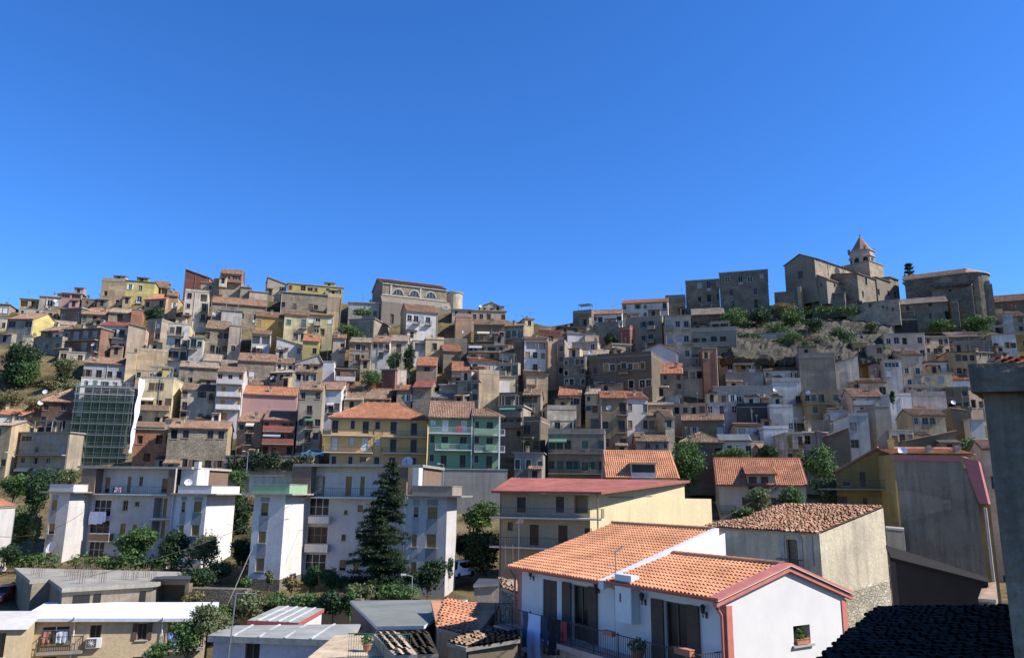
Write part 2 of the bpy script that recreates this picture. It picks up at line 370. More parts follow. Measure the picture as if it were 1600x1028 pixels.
class Pl:
    """a facade plane of a building: picks points on it, cuts openings in it, hangs windows and balconies on it"""
    def __init__(s, root, O, yaw, o=(0, 0, 0), ang=0):
        s.root = root; s.ang = math.radians(ang); s.o = np.array(o, float)
        c, d = math.cos(s.ang), math.sin(s.ang); s.ex = np.array([c, d, 0]); s.ey = np.array([-d, c, 0])
        a = math.radians(yaw); R = np.array([[math.cos(a), -math.sin(a), 0], [math.sin(a), math.cos(a), 0], [0, 0, 1.]])
        s.R = R; s.O = np.array(O, float); s.W = s.O+R @ s.o; s.wx = R @ s.ex; s.wy = R @ s.ey; s.holes = []
    def loc(s, t, x, y, dy=0.):
        d = ray(*T(t, x, y)); q = s.W+s.wy*dy; k = (q @ s.wy)/(d @ s.wy); p = d*k-s.W
        return float(p @ s.wx), float(p[2])
    def rect(s, t, x0, y0, x1, y1, dy=0.):
        xm, ym = (x0+x1)/2, (y0+y1)/2
        a = s.loc(t, x0, ym, dy)[0]; b = s.loc(t, x1, ym, dy)[0]; c = s.loc(t, xm, y1, dy)[1]; d = s.loc(t, xm, y0, dy)[1]
        return min(a, b), min(c, d), max(a, b), max(c, d)
    def xp(s, t, x, y, lx):
        d = ray(*T(t, x, y)); q = s.W+s.wx*lx; k = (q @ s.wx)/(d @ s.wx); p = d*k-s.W
        return float(p @ s.wy), float(p[2])
    def pt(s, x, y, z): return s.o+s.ex*x+s.ey*y+np.array([0, 0, z])
    def win(s, kind, r, col='brown', trim=0, sill=1, depth=.3, label=None, name=None):
        x0, z0, x1, z1 = r; w, h = round(max(.3, x1-x0), 1), round(max(.3, z1-z0), 1)
        x1, z1 = x0+w, z0+h
        for a in s.holes:
            if x0 < a[2]+.05 and x1 > a[0]-.05 and z0 < a[3]+.05 and z1 > a[1]-.05: return None
        if kind == 'o': s.holes.append((x0, z0, x1, z1, 1.5)); return None
        s.holes.append((x0, z0, x1, z1, depth))
        o = link(name or WNAME[kind], winmesh(kind, w, h, col, trim, sill), s.root, s.pt(x0, 0, z0), s.ang)
        if label: o['label'] = label
        return o
    def wins(s, t, col, trim, items, **k):
        for it in items: s.win(it[0], s.rect(t, *it[1:5]), it[5] if len(it) > 5 else col, trim, **k)
    def balc(s, t, x0, x1, y, dep=1.0, style='r', mat=None, rmat=None, smat=None):
        a, z = s.loc(t, x0, y, -dep); b, _ = s.loc(t, x1, y, -dep)
        return balcony(s.root, s.pt(a, 0, z), b-a, dep, style, s.ang, mat, rmat, smat)
    def wall(s, mb, x0, x1, z0, z1, m=0, mi=None):
        mi = m if mi is None else mi
        H = [h for h in s.holes if h[2] > x0+.02 and h[0] < x1-.02 and h[1] < z1-.02 and h[3] > z0+.02]
        H = [(max(h[0], x0), max(h[1], z0), min(h[2], x1), min(h[3], z1), h[4]) for h in H]
        r4 = lambda v: round(v, 4)
        xs = sorted({r4(x0), r4(x1)} | {r4(h[i]) for h in H for i in (0, 2)}); zs = sorted({r4(z0), r4(z1)} | {r4(h[i]) for h in H for i in (1, 3)})
        q = []
        for a, b in zip(xs, xs[1:]):
            for c, d in zip(zs, zs[1:]):
                xm, zm = (a+b)/2, (c+d)/2
                if any(h[0] < xm < h[2] and h[1] < zm < h[3] for h in H): continue
                q.append([s.pt(a, 0, c), s.pt(b, 0, c), s.pt(b, 0, d), s.pt(a, 0, d)])
        mb.quads(q, m)
        for h in H:
            a, c, b, d, e = h; p = s.pt
            mb.quads([[p(a, 0, c), p(a, e, c), p(a, e, d), p(a, 0, d)], [p(b, 0, c), p(b, 0, d), p(b, e, d), p(b, e, c)],
                      [p(a, 0, d), p(a, e, d), p(b, e, d), p(b, 0, d)], [p(a, 0, c), p(b, 0, c), p(b, e, c), p(a, e, c)]], mi)
            mb.quad(p(a, e, c), p(b, e, c), p(b, e, d), p(a, e, d), mi)

# ---------------------------------------------------------------- tiled roofs
def tiles(mb, o, U, V, L, S, li=0., ri=0., cw=.32, rh=.5, amp=.075, m=0, jit=.3, rng=None, base=True, lift=.45):
    """barrel tiles on a slope: o eave start, U along the eave, V up the slope, L eave length, S slope length, insets at the top"""
    rng = np.random.RandomState(rng if rng is not None else 1)
    o, U, V = (np.asarray(a, float) for a in (o, U, V)); N = np.cross(U, V); N /= np.linalg.norm(N)
    q, uv = [], []; nr = max(1, int(math.ceil(S/rh))); T5 = np.array([0, .16, .36, .58, .78, 1.0]); H5 = np.array([0, .8, 1.0, .8, 0, 0])
    for r in range(nr):
        v0, v1 = r*rh, min((r+1)*rh, S); vm = (v0+v1)/2
        xa, xb = li*vm/S, L-ri*vm/S; n = int((xb-xa)/cw)
        if n < 1: continue
        x = xa+(xb-xa-n*cw)/2+np.arange(n)*cw
        j = rng.randn(n)*jit*.12; jv = rng.randn(n)*jit*rh*.16; js = rng.randn(n)*jit*.03
        X = x[:, None]+T5[None]*cw+js[:, None]*cw*np.array([0, 1, 1, 1, 0, 0])
        Hh = H5[None]*amp*(1+j[:, None])
        lo = o+X[..., None]*U+(v0+jv[:, None, None]-.03)*V+(Hh+amp*lift)[..., None]*N
        hi = o+X[..., None]*U+(v1)*V+(Hh*.88)[..., None]*N
        qq = np.stack([lo[:, :-1], lo[:, 1:], hi[:, 1:], hi[:, :-1]], axis=2).reshape(-1, 4, 3)
        q.append(qq); t = rng.rand(n, 2)*50; uv.append(np.repeat(t, 5, axis=0))
    if q: mb.quads(np.concatenate(q), m, np.concatenate(uv))
    if base:
        d = -.02*N; mb.quad(o+d, o+U*L+d, o+U*(L-ri)+V*S+d, o+U*li+V*S+d, m)
def ridge(mb, p, q, r=.13, m=0, step=.42, seed=3):
    p, q = np.asarray(p, float), np.asarray(q, float); L = np.linalg.norm(q-p); d = (q-p)/max(L, 1e-6)
    n = max(1, int(L/step)); rn = random.Random(seed); s = np.cross(d, [0, 0, 1.]); s /= np.linalg.norm(s); up = np.cross(s, d)
    t = np.linspace(0, math.pi, 6); qs, uv = [], []
    for i in range(n):
        a, b = p+d*L*i/n, p+d*(L*(i+1)/n+.03); k = (rn.random()*40, rn.random()*40)
        c = [s*math.cos(x)+up*math.sin(x) for x in t]
        for j in range(5):
            qs.append([a+c[j]*r*1.06, a+c[j+1]*r*1.06, b+c[j+1]*r*.92, b+c[j]*r*.92]); uv.append(k)
    mb.quads(qs, m, np.array(uv))

# ---------------------------------------------------------------- a house
HOUSES = []
class House:
    def __init__(s, t, x0, x1, yt, yb, D=None, yaw=None, name='house', seed=None, px=None):
        s.t = t; s.seed = len(HOUSES) if seed is None else seed; s.rng = random.Random(s.seed*7+13)
        pa, pb = T(t, x0, yt), T(t, x1, yt); pm = T(t, (x0+x1)/2, yb)
        s.c = ((pa[0]+pb[0])/2, (pa[1]+pm[1])/2)
        if D is None: D = Dt(pm[1])
        if yaw is None:
            k = s.c[0]; yaw = (s.rng.uniform(12, 26) if k < 470 else s.rng.uniform(2, 16) if k < 900 else (s.rng.uniform(5, 18) if s.rng.random() < .3 else s.rng.uniform(-16, -3)))
        s.D, s.yaw = D, yaw; a = math.radians(yaw)
        A = P(pa[0], (pa[1]+pm[1])/2, D); B = ray(pb[0], (pb[1]+pm[1])/2); ub = B[0]
        s.W = (ub*D-A[0])/(math.cos(a)-ub*math.sin(a))
        O = np.array([A[0], A[1], 0.])
        pl = Pl(None, O, yaw); xm = s.xm = (x0+x1)/2
        zt = pl.loc(t, xm, yt)[1]; zb = pl.loc(t, xm, yb)[1]
        s.O = np.array([A[0], A[1], zb]); s.H = zt-zb
        s.root = empty(name, s.O, a); s.f = Pl(s.root, s.O, yaw)
        s.dep = None; HOUSES.append(s); s.balcs = []
    def lay(s, rows, col='brown', trim=0, bst='r', bmat=None, bm=None):
        rows = rows.split('/'); n = len(rows); sh = s.H/n; rng = s.rng
        for i, row in enumerate(rows):
            suf = row[-1] if row[-1] in '_=' else ''; cells = row[:-1] if suf else row
            zf = s.H-(i+1)*sh; cw = s.W/len(cells); k = min(1., sh/2.9)
            first = last = None
            for j, c in enumerate(cells):
                if c == '-' and cells.strip('-') and rng.random() < .42 and cw > 1.3: c = rng.choice('wwwk')
                if c == '-': continue
                q_ = rng.random()
                if c == 'w': c = 'p' if q_ < .16 else 's' if q_ < .32 else 'r' if q_ < .4 else 'k' if q_ < .46 else 'w'
                elif c == 'd' and q_ < .28: c = 'S'
                xc = (j+.5)*cw+rng.uniform(-.1, .1)*cw; kk = k*rng.uniform(.88, 1.1)
                ww, hh, zo = {'w': (1.1, 1.5, .8), 'd': (1.3, 2.3, .1), 'k': (1.15, 1.65, .6), 's': (1.2, 1.6, .75), 'p': (.9, 1.5, .8), 'S': (1.25, 2.3, .1),
                              'r': (1.1, 1.4, .9), 'g': (cw*.86, 1.5, .8), 'o': (cw*.86, sh/k*.76, .25)}[c]
                ww = min(ww*(kk if c not in 'go' else 1), cw*(.5 if c == 'p' else .82)); hh = min(hh*kk, sh*.86); zo = min(zo*k, sh*.95-hh)
                tr = trim if c not in 'go' else 0
                s.f.win(c, (xc-ww/2, zf+zo, xc+ww/2, zf+zo+hh), col, tr)
                first = xc-ww/2 if first is None else first; last = xc+ww/2
                if c in 'dS' and suf == '' and rng.random() < .9:
                    balcony(s.root, (xc-.95*kk, 0, zf+.1*k), 1.9*kk, .9, bst, 0, bmat)
                    if _ARN.random() < .16: awning(s.root, (xc-.9*kk, -.01, min(zf+2.6*k, s.H-.15)), 1.8*kk, 0)
            if suf == '_' and first is not None:
                a, b = max(.1, first-.7), min(s.W-.1, last+.7)
                balcony(s.root, (a, 0, zf+.1*k), b-a, 1.15, bst, 0, bmat)
                if _ARN.random() < .22: awning(s.root, (a+.1, -.01, min(zf+2.65*k, s.H-.15)), min(3.2, b-a-.2), 0)
    def solve_roof(s, yr, dmax=7., smax=.62, dmin=1.8):
        py = T(s.t, 0, yr)[1]; best = None
        for d in np.arange(dmin, dmax+.01, .4):
            for sl in np.arange(.22, smax+.001, .04):
                q = s.O+s.f.R @ np.array([s.W/2, d, s.H+d*sl]); e = abs(proj(q)[1]-py)+abs(sl-.42)*2+abs(d-4)*.15
                if best is None or e < best[0]: best = (e, d, sl)
        return best[1], best[2]
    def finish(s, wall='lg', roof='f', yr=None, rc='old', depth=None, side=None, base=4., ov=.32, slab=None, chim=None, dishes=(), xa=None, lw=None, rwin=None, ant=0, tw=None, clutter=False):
        W, H, rng = s.W, s.H, s.rng; wm = wallmat(wall); sm = wallmat(side) if side else wm
        wb = MB(); rb = MB(); up = 0.; z0 = -base
        terr = max(4., min(10., (Dt(T(s.t, 0, 0)[1] if False else proj(s.O+np.array([0, 0, H]))[1])-s.D)*.95))
        f = s.f; cw, rh = (.30, .48) if s.D > 110 else (.25, .42)
        oh = ov
        if roof in 'eh':
            d, sl = s.solve_roof(yr); dd = depth or 2*d; dd = max(dd, d+1.5); s.dep = dd
            zr = H+d*sl; zb2 = zr-(dd-d)*sl
            V = np.array([0, math.cos(math.atan(sl)), math.sin(math.atan(sl))]); S = (d+oh)/V[1]
            ie = d+oh if roof == 'h' else 0.; ie = min(ie, (W+2*oh)/2-.05) if roof == 'h' else 0.
            so_ = oh if roof == 'h' else .18; x0 = -so_; L = W+2*so_; ze = H-oh*sl+.06
            tiles(rb, (x0, -oh, ze), (1, 0, 0), V, L, S, ie, ie, cw, rh, .085, 0, .5 if rc in ('old', 'pale', 'mid') else .15, s.seed)
            n = np.array([0, -V[2], V[1]])
            rt = ze+S*V[2]
            if roof == 'h':
                yb_ = d+(d+oh)
                for sg in (0, 1):
                    A_, B_, C_ = (x0, -oh, ze), (x0, yb_, ze), (x0+ie, d, rt)
                    if sg: A_, B_, C_ = (x0+L, yb_, ze), (x0+L, -oh, ze), (x0+L-ie, d, rt)
                    a, b2, c2 = map(np.array, (A_, B_, C_)); Ul = b2-a; Ll = np.linalg.norm(Ul); Ul = Ul/Ll; mid = (a+b2)/2; Vv = c2-mid; Sl = np.linalg.norm(Vv); 
                    tiles(rb, b2 if True else a, -Ul, Vv/Sl, Ll, Sl, Ll/2-.02, Ll/2-.02, cw, rh, .07, 0, .2, s.seed+sg+5)
                    ridge(rb, (x0 if not sg else x0+L, -oh, ze+.05), (C_[0], C_[1], C_[2]+.05), .13, 0)
                rb.quad((x0, yb_, ze), (x0+L, yb_, ze), (x0+L-ie, d, rt), (x0+ie, d, rt), 0)
                ridge(rb, (x0+ie, d, rt+.04), (x0+L-ie, d, rt+.04), .14, 0)
            else:
                yb_ = dd+oh; zq = rt-(yb_-d)*sl
                rb.quad((x0+L, yb_, zq), (x0, yb_, zq), (x0, d, rt), (x0+L, d, rt), 0)
                ridge(rb, (x0, d, rt+.04), (x0+L, d, rt+.04), .14, 0)
                for x in (x0, x0+L-.06):
                    rb.obox((x, -oh, ze-.16), (.06, 0, 0), V*S, (0, 0, .15), 1); rb.obox((x, yb_, zq-.16), (.06, 0, 0), (0, d-yb_, rt-zq), (0, 0, .15), 1)
            rb.box(x0, -oh-.04, ze-.17, x0+L, -oh, ze-.01, 1)
            rb.quad((x0, -oh, ze-.15), (x0+L, -oh, ze-.15), (x0+L, 0.05, ze-.15+oh*sl), (x0, .05, ze-.15+oh*sl), 1)
            f.wall(wb, 0, W, z0, H, 0)
            zt_b = zb2 if roof == 'e' else H
            if roof == 'h': dd = 2*d; s.dep = dd
            prof = lambda x: [(x, 0, z0), (x, dd, z0), (x, dd, zt_b), (x, d, zr), (x, 0, H)] if roof == 'e' else [(x, 0, z0), (x, dd, z0), (x, dd, H), (x, 0, H)]
            s.rz = lambda x, y: H+min(y, d)*sl
        elif roof == 'g':
            dd = depth or terr; s.dep = dd; xa = W/2 if xa is None else f.loc(s.t, xa, yr)[0]; za = f.loc(s.t, s.xm, yr)[1]
            f.wall(wb, 0, W, z0, H, 0); wb.poly([(0, 0, H), (W, 0, H), (xa, 0, za)], 0)
            for (xe, sg) in ((0, -1), (W, 1)):
                run = abs(xa-xe); ln = math.hypot(run, za-H); Vv = np.array([xa-xe, 0, za-H])/ln; st = np.array([xe, 0, H+.05])-Vv*oh
                if sg < 0: tiles(rb, st+np.array([0, dd+.2, 0]), (0, -1, 0), Vv, dd+.4, ln+oh, 0, 0, cw, rh, .08, 0, .3, s.seed)
                else: tiles(rb, st+np.array([0, -.2, 0]), (0, 1, 0), Vv, dd+.4, ln+oh, 0, 0, cw, rh, .08, 0, .3, s.seed+1)
                rb.obox(st+np.array([0, -.22, -.16]), Vv*(ln+oh), (0, .05, 0), (0, 0, .17), 1)
            ridge(rb, (xa, -.2, za+.08), (xa, dd+.2, za+.08), .14, 0)
            prof = lambda x: [(x, 0, z0), (x, dd, z0), (x, dd, H), (x, 0, H)]
            zt_b = H; s.rz = lambda x, y: H
        elif roof in 'LR':                              # single slope falling to one side
            dd = depth or terr; s.dep = dd; zh = f.loc(s.t, s.xm, yr)[1]; zh = max(zh, H+.3)
            zl, zr_ = (H, zh) if roof == 'L' else (zh, H)
            f.wall(wb, 0, W, z0, H, 0); wb.poly([(0, 0, H), (W, 0, H), (W if roof == 'L' else 0, 0, zh)], 0)
            ln = math.hypot(W, zh-H); Vv = np.array([W if roof == 'L' else -W, 0, zh-H])/ln; st = np.array([0 if roof == 'L' else W, 0, H+.05])-Vv*.2
            if roof == 'L': tiles(rb, st+np.array([0, dd+.2, 0]), (0, -1, 0), Vv, dd+.4, ln+.4, 0, 0, cw, rh, .08, 0, .3, s.seed)
            else: tiles(rb, st+np.array([0, -.2, 0]), (0, 1, 0), Vv, dd+.4, ln+.4, 0, 0, cw, rh, .08, 0, .3, s.seed)
            rb.obox(st+np.array([0, -.22, -.16]), Vv*(ln+.4), (0, .05, 0), (0, 0, .17), 1)
            prof = lambda x: [(x, 0, z0), (x, dd, z0), (x, dd, zl if x == 0 else zr_), (x, 0, zl if x == 0 else zr_)]
            zt_b = max(zl, zr_); s.rz = lambda x, y: H
        else:
            dd = depth or terr; s.dep = dd; oo = rng.choice([.06, .12, .3]) if slab is None else slab; th = rng.choice([.14, .2, .24])
            rb.box(-oo, -oo, H, W+oo, dd+oo, H+th, 0)
            if oo < .2 and H > 3: 
                pw = .14; ph = rng.choice([.0, .5, .8])
                if ph:
                    rb.box(0, 0, H+th, W, pw, H+th+ph, 1); rb.box(0, dd-pw, H+th, W, dd, H+th+ph, 1); rb.box(0, pw, H+th, pw, dd-pw, H+th+ph, 1); rb.box(W-pw, pw, H+th, W, dd-pw, H+th+ph, 1)
            f.wall(wb, 0, W, z0, H, 0)
            prof = lambda x: [(x, 0, z0), (x, dd, z0), (x, dd, H), (x, 0, H)]; zt_b = H; s.rz = lambda x, y: H+th
        wb.poly(prof(0)[::-1], 1)
        # right wall, with a few openings where it is seen
        rp = prof(W)
        if rwin:
            R = Pl(s.root, s.O, s.yaw, (W, 0, 0), 90)
            for k, x, z in rwin: R.win(k, (x, z, x+.9, z+1.2), 'brown')
            R.wall(wb, 0, dd, z0, min(p[2] for p in rp[2:]), 1)
            if len(rp) == 5: wb.poly([(W, dd, rp[2][2]), (W, d, rp[3][2]), (W, 0, H)] if rp[2][2] >= H-.01 else [(W, 0, rp[2][2]), (W, dd, rp[2][2]), (W, d, rp[3][2]), (W, 0, H)], 1)
        else: wb.poly(rp, 1)
        wb.quad((W, dd, z0), (0, dd, z0), (0, dd, zt_b), (W, dd, zt_b), 0)
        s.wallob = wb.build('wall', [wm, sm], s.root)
        fm = plain('roof timber', (.16, .10, .07), .8) if roof != 'f' else wm
        top = roofmat(rc) if roof != 'f' else (CONC() if rc == 'old' else roofmat(rc))
        s.roofob = rb.build('roof', [top, fm], s.root)
        if H > 3.5 and rng.random() < .6:
            c = MB(); x = rng.choice([.12, W-.12, W*rng.uniform(.3, .7)]); c.tube((x, -.1, -2), (x, -.1, H-.1), .06, 6); c.build('drainpipe', [plain('grey drainpipe', (.20, .18, .16), .6) if rng.random() < .6 else plain('pale pipe', (.55, .50, .44), .5)], s.root)
        if chim is None: chim = 1 if rng.random() < .5 else 0
        for i in range(chim):
            c = MB(); x, y = rng.uniform(.15, .85)*W, rng.uniform(1., max(1.2, min(dd*.6, 3.5))); z = s.rz(x, y)
            c.box(x-.28, y-.28, z-.5, x+.28, y+.28, z+.9, 0); c.box(x-.38, y-.38, z+.9, x+.38, y+.38, z+.98, 1)
            for sx in (-.24, .18): c.box(x+sx, y-.2, z+.98, x+sx+.06, y+.2, z+1.2, 0)
            c.box(x-.34, y-.3, z+1.2, x+.34, y+.3, z+1.27, 2); c.build('chimney', [wallmat('be'), CONC(), roofmat('old')], s.roofob)
        for i in range(ant):
            c = MB(); x, y = rng.uniform(.1, .9)*W, rng.uniform(.8, 2.5); z = s.rz(x, y); h = rng.uniform(2., 3.2)
            c.tube((x, y, z-.2), (x, y, z+h), .028, 5)
            for k in range(4): c.tube((x-.35+.08*k, y-.2, z+h-.15-.12*k), (x+.35-.08*k, y+.2, z+h-.15-.12*k), .014, 4)
            c.build('antenna', [plain('grey metal', (.25, .25, .25), .4, .6)], s.root)
        if clutter and W > 4.5:
            if roof == 'f' and H > 2.5 and dd > 4.5 and rng.random() < .42:          # a small room on the roof
                c = MB(); w_ = min(W*.5, rng.uniform(2.2, 4.)); x = rng.uniform(.1, W-w_-.1); y = rng.uniform(1.2, dd-3.2); z = s.rz(0, 0); h = rng.uniform(1.9, 2.4); c.box(x, y, z, x+w_, y+2.4, z+h, 0)
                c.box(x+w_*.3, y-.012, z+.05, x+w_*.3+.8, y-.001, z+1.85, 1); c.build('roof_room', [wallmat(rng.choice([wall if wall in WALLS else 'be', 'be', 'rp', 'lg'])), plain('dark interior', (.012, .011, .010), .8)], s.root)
                c = MB(); v = np.array([0, 2.9, .55]); L = np.linalg.norm(v); tiles(c, (x-.2, y-.3, z+h+.02), (1, 0, 0), v/L, w_+.4, L, 0, 0, .3, .48, .08, 0, .5, s.seed+91); c.box(x-.2, y-.33, z+h-.1, x+w_+.2, y-.3, z+h+.02, 1); c.quad((x+w_, y, z+h), (x+w_, y+2.4, z+h), (x+w_, y+2.4, z+h+.45), (x+w_, y, z+h), 1); c.build('roof', [roofmat(rng.choice(['old', 'mid', 'pale'])), plain('roof timber', (.16, .10, .07), .8)], s.root)
            elif roof == 'f' and H > 2.5 and rng.random() < .35:                     # a pergola
                c = MB(); w_ = min(W*.6, 4.); x = rng.uniform(.2, W-w_); z = s.rz(0, 0)
                for (px_, py_) in ((x, .5), (x+w_, .5), (x, 3.), (x+w_, 3.)): c.box(px_-.06, py_-.06, z, px_+.06, py_+.06, z+2.2)
                for i in range(7): c.box(x-.2, .4+i*.42, z+2.2, x+w_+.2, .48+i*.42, z+2.3)
                c.build('pergola', [plain('weathered wood', (.30, .26, .20), .8)], s.root)
            if s.D > 120 and rng.random() < .4:                                     # a lean-to against the front
                c = MB(); w_ = W*rng.uniform(.28, .5); x = rng.choice([0., W-w_]) ; h = rng.uniform(.6, 1.6); yo = rng.uniform(1.4, 2.2); wm2 = wallmat(rng.choice(['be', 'rp', 'lg', 'gy', 'st', wall]))
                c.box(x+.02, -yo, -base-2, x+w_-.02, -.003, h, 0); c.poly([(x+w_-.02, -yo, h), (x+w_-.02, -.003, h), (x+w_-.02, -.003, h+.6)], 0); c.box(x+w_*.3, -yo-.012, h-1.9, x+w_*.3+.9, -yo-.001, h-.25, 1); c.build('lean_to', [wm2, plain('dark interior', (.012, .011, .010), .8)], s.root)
                c = MB(); v = np.array([0, yo+.3, .62]); L = np.linalg.norm(v); tiles(c, (x-.1, -yo-.3, h+.02), (1, 0, 0), v/L, w_+.2, L, 0, 0, .3, .48, .08, 0, .6, s.seed+93); c.box(x-.1, -yo-.33, h-.1, x+w_+.1, -yo-.3, h+.02, 1); c.build('lean_to_roof', [roofmat(rng.choice(['old', 'mid', 'pale', 'old'])), plain('roof timber', (.16, .10, .07), .8)], s.root)
        for (dx, dy) in dishes:
            x, z = f.loc(s.t, dx, dy, -.35); dish(s.root, (x, -.4, z), s.rng.uniform(-40, 25), (z, ))
        return s
    def lab(s, label, group='old town houses on the hillside', cat='house'):
        tag(s.root, label, cat, group); return s
_DM = []
def dish(parent, loc, az=0, _=None, scale=1.):
    if not _DM:
        b = MB(); prof = [(.02, .0), (.2, .02), (.36, .07), (.5, .14)]
        n = 16; t = np.arange(n+1)*2*math.pi/n
        def ptt(r, z, a): return (r*math.cos(a), -z, r*math.sin(a))
        for i in range(n):
            for (r0, q0), (r1, q1) in zip(prof, prof[1:]): b.quad(ptt(r0, q0, t[i]), ptt(r1, q1, t[i]), ptt(r1, q1, t[i+1]), ptt(r0, q0, t[i+1]), 0)
        b.tube((0, .02, 0), (0, .38, -.25), .03, 5, 1); b.tube((0, -.1, -.45), (0, -.5, -.05), .018, 4, 1); b.box(-.05, -.56, -.08, .05, -.46, .04, 1)
        _DM.append(b.mesh('satellite_dish', [plain('dish paint', (.62, .62, .62), .5), plain('grey metal', (.25, .25, .25), .4, .6)]))
    o = link('satellite_dish', _DM[0], parent, loc); o.rotation_euler = (math.radians(-25), 0, math.radians(az)); o.scale = (scale,)*3
    return o

# ---------------------------------------------------------------- hillside
RIDGE = [(-600, 500), (0, 486), (150, 476), (300, 466), (530, 470), (580, 478), (720, 482), (800, 498), (860, 507), (930, 492), (1060, 480), (1230, 474), (1400, 474), (1600, 486), (2200, 490)]
def ridge_y(px): return float(np.interp(px, [a for a, b in RIDGE], [b for a, b in RIDGE]))
NEARZ = [(0, -15.5), (30, -14.5), (48, -14), (60, -12.6), (72, -10.2), (98, -9.4), (104, -8.3)]
def noise2(x, y): return math.sin(x*.31+1.7*math.sin(y*.23))*.5+math.sin(y*.47+x*.13)*.3+math.sin(x*.9+y*.7)*.2
def ground_z(px, Y):
    if Y <= 104: return float(np.interp(Y, [a for a, b in NEARZ], [b for a, b in NEARZ]))
    ry = ridge_y(px); yr_ = Dt(ry)
    py = float(np.interp(min(Y, yr_), [b for a, b in reversed(_DT)][::-1], [a for a, b in reversed(_DT)][::-1]))
    z = ray(px, py)[2]*min(Y, yr_)
    z = z if Y <= yr_ else z-(Y-yr_)*.02-max(0, Y-yr_-25)*.35
    k = min(1, max(0, (px-120)/110))*min(1, max(0, (Y-112)/20)); k *= 1 if px < 1120 else 1-min(1, max(0, (Y-178)/8))*min(1, (px-1120)/40); k *= min(1, max(0, (yr_+2-Y)/14))
    k2 = min(1, max(0, (Y-108)/10))*min(1, max(0, (164-Y)/14))*(1 if px < 480 else max(0, 1-(px-480)/60)); z -= max(3.6*k, 5.5*k2)
    return max(z, -60) if Y > yr_ else z
def build_hill():
    ROCK = (1130, 1400, 484, 545)
    pxs = np.arange(-700, 2340, 20); Ys = list(range(2, 104, 6))+list(np.arange(104, 262, 3.))+[270, 290, 330, 420, 700, 1500, 3500]
    V = []; idx = {}
    for i, px in enumerate(pxs):
        for j, Y in enumerate(Ys):
            u = ray(px, 600)[0]; z = ground_z(px, Y)+(noise2(u*Y, Y)*.45 if Y > 60 else 0)
            V.append((u*Y, Y, z)); idx[i, j] = len(V)-1
    F = [(idx[i, j], idx[i+1, j], idx[i+1, j+1], idx[i, j+1]) for i in range(len(pxs)-1) for j in range(len(Ys)-1)]
    mb = MB(); mb.add(V, F)
    m, n, l, b = _new('dry hillside'); tc = _n(n, 'TexCoord')
    a = _n(n, 'TexNoise', i_Scale=.12, i_Detail=8.0, i_Roughness=.7); l.new(tc.outputs['Object'], a.inputs['Vector'])
    r = _ramp(n, [(.33, (.05, .052, .02)), (.46, (.11, .085, .04)), (.6, (.22, .165, .08)), (.75, (.19, .155, .11))]); l.new(a.outputs['Fac'], r.inputs[0])
    c = _n(n, 'TexNoise', i_Scale=1.6, i_Detail=8.0, i_Roughness=.75); l.new(tc.outputs['Object'], c.inputs['Vector'])
    r2 = _ramp(n, [(.3, .55), (.7, 1.25)]); l.new(c.outputs['Fac'], r2.inputs[0])
    l.new(_mul(n, l, r.outputs[0], r2.outputs[0]), b.inputs['Base Color']); b.inputs['Roughness'].default_value = 1; b.inputs['Specular IOR Level'].default_value = .1
    bp = _n(n, 'Bump', i_Strength=1., i_Distance=.3); l.new(c.outputs['Fac'], bp.inputs['Height']); l.new(bp.outputs[0], b.inputs['Normal'])
    tag(mb.build('hillside', [m], smooth=True, weld=False), None, None, None, 'structure')
build_hill()

# rock cliff below the church on the right
def build_rock():
    rn = np.random.RandomState(4); nx, nz = 60, 22; V = []
    for i in range(nx+1):
        for j in range(nz+1):
            px = 1120+i*(1408-1120)/nx; t = j/nz
            py = 572-(572-(487+abs(px-1330)*.03))*t; Dd = Dt(py)-3.2-5*math.sin(math.pi*min(1, t*1.1)**.8)
            q = P(px, py, Dd)
            a = 1.3*noise2(q[0]*.9, q[2]*1.3)+.6*noise2(q[0]*2.6+9, q[2]*2.2)+.16*rn.randn()
            edge = min(1, i/4, (nx-i)/4)
            V.append(q+np.array([.15*rn.randn(), -a*edge-1.2*edge+4*(1-edge), .2*rn.randn()]))
    k = nz+1; F = [(i*k+j, (i+1)*k+j, (i+1)*k+j+1, i*k+j+1) for i in range(nx) for j in range(nz)]
    mb = MB(); mb.add(V, F)
    top = [V[i*k+nz] for i in range(nx+1)]
    mb.quads([[top[i], top[i+1], top[i+1]+np.array([0, 10, .4]), top[i]+np.array([0, 10, .4])] for i in range(nx)])
    m = stone('cliff rock', (.08, .07, .05), (.06, .052, .037), .8)
    tag(mb.build('rock_cliff', [m]), None, None, None, 'structure')
build_rock()

